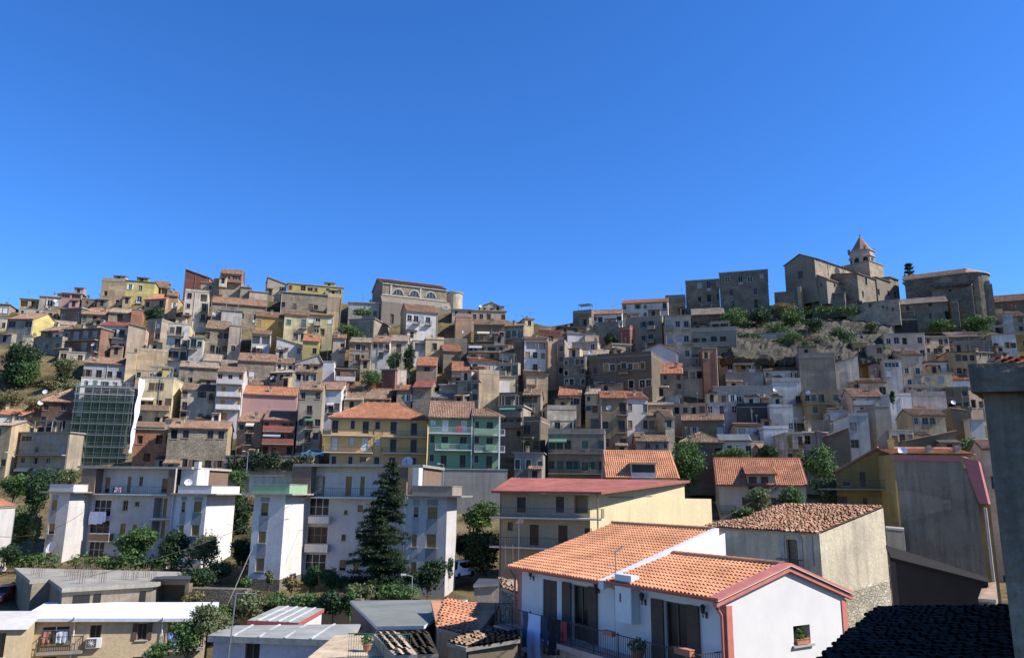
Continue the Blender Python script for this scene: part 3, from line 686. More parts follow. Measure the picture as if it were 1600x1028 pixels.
# ---------------------------------------------------------------- the two white apartment blocks
def apartment(t, yaw, D, tower, wing, mid, ytop, yslab, ybase, zones):
    pa = T(t, tower[0], yslab); O = P(pa[0], T(t, 0, (yslab+ybase)/2)[1], D); tmp = Pl(None, [O[0], O[1], 0], yaw)
    zb = tmp.loc(t, tower[0], ybase)[1]; zs = tmp.loc(t, tower[0], yslab)[1]
    O = np.array([O[0], O[1], zb]); root = empty('apartment_block', O, math.radians(yaw)); H = zs-zb
    wm = wallmat('wh'); gm = wallmat('pb'); br = stucco('brown render', (.22, .145, .095), .3); cc = CONC(); tan = 'tan'
    F = Pl(root, O, yaw); tw = F.loc(t, tower[1], yslab)[0]
    dy = zones['dy']; C = Pl(root, O, yaw, (0, dy, 0))
    xc0 = tw; wx0 = F.loc(t, wing[0], yslab)[0]; wx1 = F.loc(t, wing[1], yslab)[0]
    # openings
    F.wins(t, tan, 0, [('r', *r) for r in zones['tower']], depth=.25); 
    Wg = Pl(root, O, yaw, (0, zones.get('wy', 0), 0)); Wg.wins(t, tan, 0, [('r', *r) for r in zones['wing']], depth=.25)
    for it in zones['mid']: C.win(it[0], C.rect(t, *it[1:5]), it[5] if len(it) > 5 else tan, 0)
    zt = C.loc(t, (wing[0]+tower[1])/2, ytop)[1]; za = C.loc(t, (wing[0]+tower[1])/2, zones['ybal'])[1]
    back = dy+9.
    # walls
    b = MB(); F.wall(b, 0, tw, -2.5, H, 0); b.quads([[(tw, 0, -2.5), (tw, dy, -2.5), (tw, dy, H), (tw, 0, H)], [(0, back, -2.5), (0, 0, -2.5), (0, 0, H), (0, back, H)]], 0)
    b.build('stair_tower', [wm], root)
    b = MB(); C.wall(b, xc0, wx0, -2.5, zt, 0); q = C.pt
    b.quads([[(wx0, dy, H-.3), (wx0, back, H-.3), (wx0, back, zt), (wx0, dy, zt)], [(xc0, back, H-.3), (xc0, dy, H-.3), (xc0, dy, zt), (xc0, back, zt)]], 1)
    b.quad((wx0, back, -2), (xc0, back, -2), (xc0, back, zt), (wx0, back, zt), 0)
    b.build('wall', [wm, br], root)
    wb = zones['wb']; wy = zones.get('wy', 0); b = MB(); Wg.wall(b, wx0, wx1, -2.5, H, 0)
    b.quads([[(wx1, wy, -2.5), (wx1, wb, -2.5), (wx1, wb, H), (wx1, wy, H)], [(wx0, dy+.02, -2.5), (wx0, wy, -2.5), (wx0, wy, H), (wx0, dy+.02, H)], [(wx1, wb, -2.5), (wx0, wb, -2.5), (wx0, wb, H), (wx1, wb, H)]], 0)
    b.build('wing', [wm], root)
    # recessed grey strips over and under the windows
    for pl, R in ((F, zones['tower']), (Wg, zones['wing'])):
        cols = {}
        for r in R:
            x0, z0, x1, z1 = pl.rect(t, *r); cols.setdefault(round(x0/1.2), []).append((x0, x1, z0, z1))
        for k in cols:
            v = cols[k]; x0 = v[0][0]; x1 = v[0][1]; zz = sorted((a[2], a[3]) for a in v); lo = .4
            for (a, c) in zz+[(H-.15, H)]:
                if a-lo > .3:
                    sb = MB(); o = pl.pt(x0-.1, -.012, lo+.1); sb.obox(o, pl.ex*(x1-x0+.2), pl.ey*.01, (0, 0, a-lo-.2), 0); sb.build('render_strip', [stucco('grey strip render', (.33, .325, .305), .3)], root)
                lo = c
    # slabs, parapets, balcony, roof
    s = MB(); s.box(-1.0, -.9, H, tw+1.1, dy+1, H+.15, 0); s.build('roof_slab', [cc], root)
    s = MB(); s.box(wx0-.05, wy-.8, H, wx1+1.6, wb+.6, H+.15, 0); s.build('roof_slab', [cc], root)
    for (x0, x1, y0, y1, m) in ((-.3, tw+.4, -.1, dy-.3, zones['pcol'][0]), (wx0+.4, wx1+.5, wy, wb, zones['pcol'][1])):
        s = MB(); z = H+.15; h = .9
        s.box(x0, y0, z, x1, y0+.18, z+h, 0); s.box(x0, y0+.18, z, x0+.18, y1, z+h, 0); s.box(x1-.18, y0+.18, z, x1, y1, z+h, 0); s.box(x0+.18, y1-.18, z, x1-.18, y1, z+h, 0)
        s.box(x0-.05, y0-.05, z+h, x1+.05, y0+.23, z+h+.06, 1); s.box(x1-.23, y0+.23, z+h, x1+.05, y1, z+h+.06, 1); s.build('parapet', [wallmat(m), cc], root)
    bw = wx0-xc0-.1; balcony(root, (xc0+.05, dy, za), bw, 1.3, 'r', 0, None, plain('grey railing', (.10, .095, .09), .6), plain('white slab paint', (.55, .53, .49), .8))
    s = MB(); s.box(xc0-1.4 if zones.get('lp') else xc0-.3, dy-1.6, zt, wx0+.3, back+.3, zt+.3, 0); s.build('roof', [cc], root)
    # brown end panels beside the top storey balcony
    for (a, c) in zones['panel']:
        x0 = C.loc(t, a, ytop+20, -1.5)[0]; x1 = C.loc(t, c, ytop+20, -1.5)[0]
        s = MB(); s.box(x0, dy-1.5, za-.1, x1, dy+.3, zt, 0); s.build('end_panel', [br], root)
    for (x0, y0, x1, y1, m) in zones['slabs']:
        a, z0, c, z1 = C.rect(t, x0, y0, x1, y1, -1.0); s = MB(); s.box(a, dy-1.0, z0, c, dy-.01, z1, 0)
        s.build('veranda_front' if z1-z0 > .5 else 'balcony', [wallmat(m) if m in WALLS else br], root)
    return root, F, C, Wg, (tw, wx0, wx1, H, zt, dy)
ra, F1, C1, W1, d1 = apartment('N3', -6.5, 98, (65, 250), (1075, 1330), (430, 1055), 62, 247, 800, dict(
    dy=4.2, ybal=256, wb=7.2, wy=-.3, lp=1,
    tower=[(105, 305, 145, 385), (80, 485, 125, 570), (60, 668, 100, 745)],
    wing=[(1118, 315, 1150, 400), (1215, 315, 1275, 398), (1098, 500, 1133, 585), (1195, 500, 1255, 585), (1090, 690, 1120, 765), (1180, 690, 1235, 765)],
    mid=[('g', 455, 100, 500, 245, 'white'), ('r', 520, 125, 558, 248), ('r', 695, 120, 725, 250), ('w', 788, 120, 815, 195), ('r', 965, 135, 1015, 247),
         ('g', 432, 305, 565, 432, 'white'), ('g', 402, 465, 552, 565, 'tan'), ('g', 392, 632, 512, 755, 'white'),
         ('w', 660, 310, 698, 388), ('w', 755, 315, 790, 355), ('r', 640, 490, 680, 570), ('r', 738, 495, 770, 540), ('o', 900, 290, 968, 442), ('r', 975, 290, 1005, 440), ('o', 880, 470, 950, 600), ('r', 958, 470, 985, 600)],
    pcol=('wh', 'wh'), panel=[(342, 452), (1020, 1072)],
    slabs=[(865, 449, 1035, 458, 'wh'), (392, 572, 548, 620, 'brown'), (398, 565, 552, 571, 'wh'), (395, 622, 545, 630, 'wh')]))
tag(ra, 'white apartment block with brown end panels and a white stair hut on its roof', 'apartment block', 'white apartment blocks')
sb = MB(); x0, z0, x1, z1 = W1.rect('N3', 1112, 60, 1240, 205, 3.5); sb.box(x0, 3.2, d1[3]+.2, x1, 6.2, z1, 0); sb.box(x1-.5, 3.1, z1, x1+.1, 3.9, z1+.9, 0); sb.build('stair_hut', [wallmat('wh')], ra)
dish(ra, (W1.loc('N3', 1165, 170, 3.)[0], 3.0, W1.loc('N3', 1165, 170, 3.)[1]), 20)
dish(ra, (F1.loc('N3', 115, 675, -.4)[0], -.5, F1.loc('N3', 115, 675, -.4)[1]), -20, None, 1.6)
for xx in (1060,):
    sb = MB(); a = W1.loc('N3', 1068, 250, -.1); sb.tube((a[0]-.1, -.45, -2), (a[0]-.1, -.45, d1[4]), .1, 6); sb.build('drainpipe', [plain('pale pipe', (.55, .42, .36), .5)], ra)
rb_, F2, C2, W2, d2 = apartment('N4', -7.5, 81, (100, 340), (1190, 1462), (490, 1175), 132, 322, 905, dict(
    dy=6.2, ybal=338, wb=5.0, wy=.0, lp=1,
    tower=[(168, 380, 218, 468), (150, 575, 203, 660), (132, 765, 187, 855)],
    wing=[(1228, 405, 1262, 478), (1325, 405, 1390, 492), (1215, 597, 1250, 683), (1315, 600, 1383, 690), (1205, 790, 1245, 880), (1305, 795, 1373, 880)],
    mid=[('r', 562, 195, 610, 330), ('r', 755, 195, 800, 330), ('r', 857, 195, 888, 330), ('r', 1055, 205, 1110, 335),
         ('g', 502, 348, 640, 468, 'white'), ('g', 490, 542, 630, 662, 'tan'), ('g', 472, 730, 615, 852, 'white'),
         ('w', 745, 430, 772, 462), ('r', 840, 395, 878, 440), ('w', 727, 595, 758, 643), ('r', 827, 588, 865, 630), ('r', 713, 775, 753, 848), ('r', 810, 778, 850, 848), ('r', 1040, 600, 1075, 650)],
    pcol=('gn', 'gy'), panel=[(385, 518), (1118, 1182)],
    slabs=[(495, 475, 638, 522, 'wh'), (470, 667, 625, 722, 'wh')]))
tag(rb_, 'white apartment block with a green parapet standing behind the tall cedar', 'apartment block', 'white apartment blocks')
a = W2.rect('N4', 1195, 135, 1215, 280, 1.); 
for (u0, u1, m) in ((1188, 1215, 'sa'), (1218, 1262, 'wh')):
    x0, z0, x1, z1 = W2.rect('N4', u0, 135, u1, 278, 1.5); sb = MB(); sb.box(x0, 1.5, d2[3]+.2, x1, 3.2, z1, 0); sb.build('chimney_stack', [wallmat(m)], rb_)
sb = MB(); sb.box(-.02, -.06, -2.5, d2[0]+.05, d2[5]-.2, -.02, 0); sb.build('stone_base', [wallmat('sg')], rb_)
sb = MB(); a = F2.loc('N4', 1175, 400, .3); sb.tube((a[0], .2, -2), (a[0], .2, d2[3]), .09, 6); sb.build('drainpipe', [WPAINT()], rb_)
# low roof house on the terrace of the block
sb = MB(); x0, z0, x1, z1 = C2.rect('N4', 115, 198, 385, 262, 1.); sb.box(x0, 6.2, d2[3]+.2, d2[0]+1.5, 11, z1, 0); sb.box(x0-.2, 6.0, z1, d2[0]+1.6, 11.2, z1+.18, 1); sb.build('roof_hut', [wallmat('lg'), CONC()], rb_)

# ---------------------------------------------------------------- yellow and green apartment houses
h = House('I', -18, 755, 572, 975, D=139, yaw=5, name='apartment_house', seed=901)
h.f.wins('I', 'brown', 1, [('d', -6, 600, 44, 700), ('w', 145, 602, 175, 668), ('d', 240, 607, 290, 705), ('w', 343, 610, 380, 672), ('d', 463, 612, 512, 712), ('d', 628, 620, 678, 718)])
h.f.wins('I', 'white', 1, [('S', -8, 738, 38, 840), ('s', 135, 740, 170, 800), ('S', 228, 742, 280, 842), ('s', 345, 752, 378, 802)])
h.f.wins('I', 'brown', 1, [('d', 460, 752, 508, 852), ('d', 625, 755, 675, 855), ('w', -10, 890, 25, 960), ('w', 125, 890, 158, 958), ('k', 218, 893, 268, 935), ('w', 332, 893, 370, 960), ('d', 452, 900, 500, 970), ('d', 618, 905, 668, 970)])
h.finish('yb', 'h', 465, 'new', ov=.7, chim=0, base=5).lab('yellow ochre apartment house of three storeys under a hipped tile roof', None, 'apartment house')
for (x0, x1, y) in ((-85, 322, 712), (392, 752, 724), (-85, 318, 850), (388, 750, 858)): h.f.balc('I', x0, x1, y, 1.2, 'r', None, None, TRIM() if False else plain('cream slab paint', (.62, .54, .42), .8))
sb = MB(); x0, z0, x1, z1 = h.f.rect('I', 330, 580, 392, 975); sb.box(x0, -.05, z0-4, h.f.rect('I', 338, 700, 345, 800)[0], -.002, z1, 0); sb.build('render_panel', [wallmat('pb')], h.root)
dish(h.root, (h.f.loc('I', 600, 938, -1)[0], -1.1, h.f.loc('I', 600, 938, -1)[1]), -10, None, 2.1)
YEL = h
h = House('I', 765, 1128, 566, 985, D=132, yaw=4, name='apartment_house', seed=902)
h.f.wins('I', 'white', 0, [('s', 785, 597, 825, 640), ('S', 878, 597, 930, 690), ('S', 1030, 600, 1078, 692)])
h.f.wins('I', 'brown', 0, [('w', 783, 720, 815, 780), ('d', 873, 727, 922, 826), ('d', 1022, 730, 1073, 830), ('w', 778, 872, 810, 930), ('d', 866, 878, 912, 970), ('d', 1020, 880, 1065, 977)])
h.finish('gn', 'e', 455, 'mid', ov=.8, chim=0, base=5, depth=9).lab('green apartment house of three storeys with white balcony slabs', None, 'apartment house')
h.f.balc('I', 768, 1125, 697, 1.2, 'r', None, WPAINT(), WPAINT()); h.f.balc('I', 820, 1118, 832, 1.2, 'r', None, WPAINT(), WPAINT())
W_ = h.W; x1 = h.f.rect('I', 1130, 600, 1345, 900, -.8)[2]
G2 = Pl(h.root, h.O, h.yaw, (0, -.8, 0)); G2.wins('I', 'brown', 0, [('w', 1145, 610, 1172, 660), ('d', 1235, 612, 1285, 706), ('w', 1140, 733, 1172, 787), ('d', 1233, 738, 1282, 840), ('w', 1140, 880, 1168, 940), ('d', 1232, 885, 1280, 985)])
sb = MB(); zt = G2.loc('I', 1230, 572)[1]; G2.wall(sb, W_+.05, x1, -5, zt, 0); sb.quads([[(x1, -.8, -5), (x1, 9, -5), (x1, 9, zt), (x1, -.8, zt)], [(W_+.05, .2, -5), (W_+.05, -.8, -5), (W_+.05, -.8, zt), (W_+.05, .2, zt)]], 0)
sb.build('side_wing', [wallmat('gn')], h.root)
rb = MB(); x2 = G2.loc('I', 1385, 560, -.8)[0]; ze = zt+.05; d_ = 4.5; hh = 1.75
tiles(rb, (W_-.4, -1.5, ze), (1, 0, 0), np.array([0, .94, .34]), x2-W_+.4, 5.4, .05, 3.2, .3, .48, .08, 0, .3, 5); rb.box(W_-.4, -1.54, ze-.18, x2, -1.5, ze-.01, 1)
tiles(rb, (x2, -1.5, ze), (0, 1, 0), np.array([-.87, 0, .5]), 9., 3.7, 4.4, 4.4, .3, .48, .08, 0, .3, 6); rb.quad((W_-.4, -1.5, ze-.15), (x2, -1.5, ze-.15), (x2, 8, ze-.15), (W_-.4, 8, ze-.15), 1); rb.build('wing_roof', [roofmat('mid'), plain('roof timber', (.16, .10, .07), .8)], h.root)
G2.balc('I', 1132, 1385, 712, 1.1, 'r', None, WPAINT(), WPAINT()); G2.balc('I', 1135, 1385, 847, 1.1, 'r', None, WPAINT(), WPAINT())
for (r, pl) in (((868, 782, 936, 826), h.f), ((1020, 786, 1088, 829), h.f), ((1228, 792, 1296, 838), G2), ((1140, 665, 1302, 706), G2)):
    x0, z0, x1_, z1 = pl.rect('I', *r, -1.25); sb = MB(); sb.obox(pl.pt(x0, -1.24, z0), pl.ex*(x1_-x0), pl.ey*.06, (0, 0, z1-z0)); sb.build('balcony_panel', [wallmat('gn')], h.root)
sb = MB(); a = G2.loc('I', 1340, 600, -1); sb.box(a[0]-.12, -1.95, -5, a[0]+.12, -1.7, zt, 0); a = G2.loc('I', 1120, 600, -1)[0]; sb.box(a-.1, -1.05, -5, a+.1, -.85, zt, 0); sb.build('column', [WPAINT()], h.root)
GRN = h

# concrete retaining wall below the green house
def retaining(t, x0, x1, yt, yb, D, wall, label, yaw=0, name='retaining_wall', depth=1.2, cap=1):
    h = House(t, x0, x1, yt, yb, D=D, yaw=yaw, name=name, seed=77); HOUSES.pop()
    m = MB(); m.box(0, 0, -4, h.W, depth, h.H, 0); o = m.build('wall', [wallmat(wall) if isinstance(wall, str) else wall], h.root)
    if cap: c = MB(); c.box(-.1, -.1, h.H, h.W+.1, depth+.1, h.H+.16, 0); c.build('coping', [CONC()], h.root)
    tag(h.root, label, 'wall'); return h
retaining('P3', 690, 1400, 70, 420, 124, stucco('streaked concrete', (.34, .305, .25), .75), 'tall streaked concrete retaining wall below the green apartment house', 1)
ivy_wall = retaining('H', 462, 1172, 890, 1040, 133, 'be', 'retaining wall below the coral red house, half covered in ivy', 2)

# ---------------------------------------------------------------- cream house with red metal roof
h = House('P4', 130, 738, 392, 905, D=84, yaw=-20, name='villa', seed=903); h.base = 3
h.f.wins('P4', 'brown', 0, [('d', 247, 410, 305, 515), ('d', 508, 412, 562, 515), ('o', 628, 400, 722, 520), ('k', 185, 582, 222, 637), ('S', 333, 597, 395, 735), ('S', 524, 605, 585, 735), ('w', 700, 617, 742, 660)])
sd = np.array([math.cos(math.radians(73)), math.sin(math.radians(73))]); W_ = h.W; Hh = h.H
S_ = Pl(h.root, h.O, h.yaw, (W_, 0, 0), 73); HOUSES.pop()
xe = S_.loc('P4', 1368, 330)[0]; ze = S_.loc('P4', 1368, 312)[1]; x2 = S_.loc('P4', 1550, 470)[0]; z2 = S_.loc('P4', 1368, 425)[1]
S_.wins('P4', 'tan', 0, [('w', 862, 375, 1030, 415), ('w', 1092, 350, 1148, 402), ('w', 1283, 597, 1312, 625)])
b = MB(); h.f.wall(b, 0, W_, -5, Hh, 0); S_.wall(b, 0, xe, -5, Hh-.2, 1); b.poly([S_.pt(0, 0, Hh-.2), S_.pt(xe, 0, Hh-.2), S_.pt(xe, 0, ze), S_.pt(0, 0, Hh+.1)], 1)
S_.wall(b, xe, x2, -5, z2, 1); b.quad(S_.pt(xe, 0, z2), S_.pt(xe, 8, z2), S_.pt(xe, 8, ze), S_.pt(xe, 0, ze), 1)
b.poly([(0, 10, -5), (0, 0, -5), (0, 0, Hh), (0, 10, ze)], 0); b.quad(S_.pt(xe, 0, z2), S_.pt(x2, 0, z2), S_.pt(x2, 6, z2), S_.pt(xe, 6, z2), 1)
b.build('wall', [stucco('villa front render', (.44, .345, .225), .2, peel=.1), wallmat('cn')], h.root)
rf = MB(); px_, pz = h.f.loc('P4', 75, 372, -1.4); a = np.array([px_, -1.4, pz]); bx, bz = h.f.loc('P4', 812, 385, -1.4); bb = np.array([bx, -1.4, pz])
bk = S_.pt(xe+.6, -.5, ze+.15); lx, lz = h.f.loc('P4', 205, 250, 9.); lf = np.array([lx, 9., bk[2]])
n = 60
for i in range(n):
    p0 = a+(bb-a)*i/n; p1 = a+(bb-a)*(i+1)/n; q0 = lf+(bk-lf)*i/n; q1 = lf+(bk-lf)*(i+1)/n; up = np.array([0, 0, .06]); k = .3
    rf.quads([[p0, p0+(p1-p0)*k+up*0, q0+(q1-q0)*k, q0], [p0+(p1-p0)*k, p0+(p1-p0)*(k+.15)+up, q0+(q1-q0)*(k+.15)+up, q0+(q1-q0)*k], [p0+(p1-p0)*(k+.15)+up, p0+(p1-p0)*(1-.15)+up, q0+(q1-q0)*.85+up, q0+(q1-q0)*(k+.15)+up], [p0+(p1-p0)*.85+up, p1, q1, q0+(q1-q0)*.85+up]], 0, np.tile([[i*.37, .2]], (4, 1)))
dn = np.array([0, 0, -.22]); rf.quads([[a, bb, bb+dn, a+dn], [bb, bk, bk+dn, bb+dn], [bk, lf, lf+dn, bk+dn], [lf, a, a+dn, lf+dn], [a+dn, bb+dn, bk+dn, lf+dn]], 1)
rf.build('roof', [roofmat('red'), plain('red brown fascia', (.24, .085, .06), .6)], h.root)
tag(h.root, 'cream two storey villa with a red metal roof and dark balconies', 'house')
cs_ = plain('cream slab paint', (.62, .54, .42), .8); h.f.balc('P4', 62, 815, 542, 1.5, 'r', None, None, cs_); h.f.balc('P4', 62, 560, 740, 1.3, 'r', None, None, cs_)
for xx in (140, 787):
    sb = MB(); u, z = h.f.loc('P4', xx, 450, -1.3); sb.tube((u, -1.3, -5), (u, -1.3, Hh+.2), .07, 6); sb.build('drainpipe', [plain('brown pipe', (.22, .11, .08), .5)], h.root)

# tiled house behind it with a roof terrace cut into the slope
h = House('P4', 850, 1325, 285, 420, D=108, yaw=-4, seed=904); HOUSES.pop()
bk = MB(); Hh, W_ = h.H, h.W; x0, zt = h.f.loc('P4', 822, 105, 5.5); x1, _ = h.f.loc('P4', 1275, 112, 5.5)
sl = np.array([0, 5.9, zt-Hh+.1]); S = np.linalg.norm(sl); tiles(bk, (-.3, -.4, Hh), (1, 0, 0), sl/S, W_+.6, S, x0+.3, W_+.3-x1, .3, .5, .09, 0, .1, 7)
bk.quad((W_+.3, -.4, Hh), (W_+.3, 11, Hh), (x1, 5.5, zt), (x1, 5.5, zt), 0) if False else bk.poly([(W_+.3, -.4, Hh), (W_+.3, 11, Hh), (x1, 5.5, zt)], 0)
bk.poly([(-.3, 11, Hh), (-.3, -.4, Hh), (x0, 5.5, zt)], 0); bk.quad((W_+.3, 11, Hh), (-.3, 11, Hh), (x0, 5.5, zt), (x1, 5.5, zt), 0)
ridge(bk, (x0, 5.5, zt+.05), (x1, 5.5, zt+.05)); bk.build('roof', [roofmat('near')], h.root)
b = MB(); h.f.wall(b, 0, W_, -4, Hh, 0); b.quads([[(W_, 0, -4), (W_, 10.5, -4), (W_, 10.5, Hh), (W_, 0, Hh)], [(0, 10.5, -4), (0, 0, -4), (0, 0, Hh), (0, 10.5, Hh)], [(W_, 10.5, -4), (0, 10.5, -4), (0, 10.5, Hh), (W_, 10.5, Hh)]]); b.build('wall', [wallmat('cr')], h.root)
x0, z0, x1, z1 = h.f.rect('P4', 1003, 192, 1168, 275, 1.6); b = MB(); b.box(x0, -.3, Hh-.3, x1, 4.5, z1, 0); b.box(x0-.15, -.4, z1, x1+.15, 4.6, z1+.12, 1)
b.box(x0+.15, -.32, Hh+.75, x1-.15, -.302, z1-.15, 2); b.box(x0, -.36, Hh-.3, x1, -.32, Hh+.7, 3); b.build('dormer', [wallmat('be'), roofmat('near'), G(), plain('grey parapet', (.25, .27, .32), .7)], h.root)
tag(h.root, 'house with a bright terracotta roof and a cut-in dormer behind the red metal roof', 'house')

# gabled cream house with a twin shutter dormer
h = House('P5', 318, 895, 318, 520, D=120, yaw=-12, seed=905); HOUSES.pop()
h.f.wins('P5', 'brown', 0, [('s', 470, 412, 540, 480), ('s', 655, 418, 700, 480)])
h.dep = 11.; Hh, W_ = h.H, h.W; zr = h.f.loc('P5', 540, 160, 5.5)[1]
b = MB(); h.f.wall(b, 0, W_, -6, Hh, 0); Lp = Pl(h.root, h.O, h.yaw, (0, 11, 0), -90); Lp.win('w', (7.2, Hh-2.9+3.2, 8.6, Hh+1.7), 'brown'); Lp.win('d', (3.0, Hh-2.9, 4., Hh-.7), 'brown'); Lp.win('w', (7.5, Hh-2.2, 8.5, Hh-.9), 'brown')
Lp.wall(b, 0, 11, -6, Hh, 1); b.poly([(0, 11, Hh), (0, 0, Hh), (0, 5.5, zr)], 1); b.poly([(W_, 0, -6), (W_, 11, -6), (W_, 11, Hh), (W_, 5.5, zr), (W_, 0, Hh)], 1); b.quad((W_, 11, -6), (0, 11, -6), (0, 11, Hh), (W_, 11, Hh), 0)
b.build('wall', [stucco('grey cream render', (.50, .45, .32), .2, peel=.1), wallmat('cn')], h.root)
sl = np.array([0, 6.1, (zr-Hh)*6.1/5.5]); S = np.linalg.norm(sl); rf = MB(); ze = Hh-(zr-Hh)*.6/5.5+.1
tiles(rb := rf, (-.4, -.6, ze), (1, 0, 0), sl/S, W_+.8, S, 0, 0, .3, .48, .08, 0, .25, 8); rf.quad((W_+.4, 11.6, ze), (-.4, 11.6, ze), (-.4, 5.5, zr+.1), (W_+.4, 5.5, zr+.1), 0); ridge(rf, (-.4, 5.5, zr+.14), (W_+.4, 5.5, zr+.14))
for x in (-.46, W_+.4): rf.obox((x, -.6, ze-.2), (.06, 0, 0), sl, (0, 0, .22), 1); rf.obox((x, 11.6, ze-.2), (.06, 0, 0), (0, -6.1, sl[2]), (0, 0, .22), 1)
rf.box(-.4, -.66, ze-.2, W_+.4, -.6, ze, 1); rf.quad((-.4, -.6, ze-.15), (W_+.4, -.6, ze-.15), (W_+.4, .1, ze+.1), (-.4, .1, ze+.1), 1); rf.build('roof', [roofmat('new'), plain('red brown fascia', (.24, .085, .06), .6)], h.root)
dp = Pl(h.root, h.O, h.yaw, (0, -.3, 0)); r = dp.rect('P5', 505, 262, 692, 366); dp.wins('P5', 'brown', 0, [('S', 514, 275, 568, 364), ('S', 596, 275, 645, 364)])
b = MB(); dp.wall(b, r[0], r[2], r[1], r[3], 0); b.quads([[(r[2], -.3, r[1]), (r[2], 4, r[1]), (r[2], 4, r[3]), (r[2], -.3, r[3])], [(r[0], 4, r[1]), (r[0], -.3, r[1]), (r[0], -.3, r[3]), (r[0], 4, r[3])]]); dm = b.build('dormer', [stucco('grey cream render', (.50, .45, .32), .2, peel=.1)], h.root)
b = MB(); zz = dp.loc('P5', 600, 210, 3.5)[1]; sl = np.array([0, 4.3, zz-r[3]]); S = np.linalg.norm(sl); tiles(b, (r[0]-.4, -.8, r[3]+.05), (1, 0, 0), sl/S, r[2]-r[0]+.8, S, 0, 0, .3, .48, .08, 0, .2, 9); b.box(r[0]-.4, -.85, r[3]-.12, r[2]+.4, -.8, r[3]+.05, 1); b.build('dormer_roof', [roofmat('new'), plain('red brown fascia', (.24, .085, .06), .6)], dm)
balcony(h.root, (r[0], -.3, r[1]), r[2]-r[0], .8); balcony(h.root, (-.1, 0, .1), 2.4, .8)
tag(h.root, 'cream gabled house with a terracotta roof and a dormer with two brown shutters', 'house')
GAB = h

# ---------------------------------------------------------------- ochre house and the blank grey party wall in front of it
h = House('P6', 35, 455, 330, 640, D=90, yaw=-26, seed=906); HOUSES.pop(); t = 'P6'
h.f.wins(t, 'brown', 0, [('d', 187, 307, 226, 430), ('w', 327, 305, 372, 368), ('w', 75, 395, 118, 425), ('s', 20+20, 492, 100, 540), ('w', 207, 500, 240, 550), ('w', 345, 505, 380, 565)])
xa, za = h.f.loc(t, 320, 160); Hh, W_ = h.H, h.W; xl = W_; zl = h.f.loc(t, 450, 235)[1]; dd = 15.
b = MB(); h.f.wall(b, 0, W_, -5, Hh, 0); b.poly([(0, 0, Hh), (W_, 0, Hh), (W_, 0, zl), (xa, 0, za)], 0); b.poly([(W_, 0, -5), (W_, dd, -5), (W_, dd, zl), (W_, 0, zl)], 0); b.poly([(0, dd, -5), (0, 0, -5), (0, 0, Hh), (0, dd, Hh)], 0); b.build('wall', [wallmat('oc')], h.root)
rf = MB(); v = np.array([xa, 0, za-Hh]); L = np.linalg.norm(v); tiles(rf, (-.3*v[0]/L, dd, Hh+.05-.3*v[2]/L), (0, -1, 0), v/L, dd+.3, L+.3, 0, 0, .3, .48, .08, 0, .2, 3)
v = np.array([xa-W_, 0, za-zl]); L = np.linalg.norm(v); tiles(rf, (W_, -.3, zl+.05), (0, 1, 0), v/L, dd+.3, L, 0, 0, .3, .48, .08, 0, .2, 4)
rf.obox((0, -.36, Hh-.1), (xa, 0, za-Hh), (0, .06, 0), (0, 0, .22), 1); rf.obox((W_, -.36, zl-.1), (xa-W_, 0, za-zl), (0, .06, 0), (0, 0, .22), 1); rf.build('roof', [roofmat('new'), plain('red brown fascia', (.24, .085, .06), .6)], h.root)
c = MB(); x0, z0, x1, z1 = h.f.rect(t, 380, 108, 420, 300, -.5); c.box(x0, -.75, 0, x1, -.003, z1-.3, 0); c.box(x0-.1, -.85, z1-.3, x1+.1, .1, z1-.15, 0); c.box(x0+.05, -.7, z1-.15, x1-.05, -.05, z1, 1); c.build('chimney', [wallmat('ye'), CONC()], h.root)
h.f.balc(t, -95, 452, 440, 1.3, 'r'); tag(h.root, 'ochre gabled house with a tall yellow chimney and a long balcony', 'house')
# long orange ridge roof behind the grey wall
h2 = House('P6', 425, 968, 215, 640, D=84, yaw=-4, seed=907); HOUSES.pop(); Hh, W_ = h2.H, h2.W
b = MB(); b.box(0, 0, -5, W_, 8, Hh, 0); b.build('wall', [wallmat('oc')], h2.root); rf = MB(); z1 = h2.f.loc(t, 600, 178, 3.5)[1]; v = np.array([0, 4., z1-Hh]); L = np.linalg.norm(v); tiles(rf, (-.2, -.4, Hh+.05), (1, 0, 0), v/L, W_+.4, L, 0, 0, .28, .45, .08, 0, .15, 5); ridge(rf, (-.2, 3.6, z1+.08), (W_+.2, 3.6, z1+.08), .16); rf.quad((W_+.2, 8.2, Hh), (-.2, 8.2, Hh), (-.2, 3.6, z1), (W_+.2, 3.6, z1), 0); rf.build('roof', [roofmat('near')], h2.root)
for xx in (652, 838):
    c = MB(); u, z = h2.f.loc(t, xx, 215, .6); c.box(u-.3, .3, Hh-.2, u+.3, .9, Hh+.75, 0); c.box(u-.4, .2, Hh+.75, u+.4, 1.0, Hh+.83, 0); c.box(u-.2, .4, Hh+.83, u+.2, .8, Hh+1.05, 1); c.build('chimney', [CONC(), roofmat('old')], h2.root)
dish(h2.root, (h2.f.loc(t, 468, 198, .2)[0], .0, Hh+.35), -10); tag(h2.root, 'long house with an orange tile ridge and two concrete chimneys above the grey wall', 'house')
h = House('P6', 456, 988, 258, 1000, D=69, yaw=-15, name='rendered_house', seed=908); HOUSES.pop(); Hh, W_ = h.H, h.W
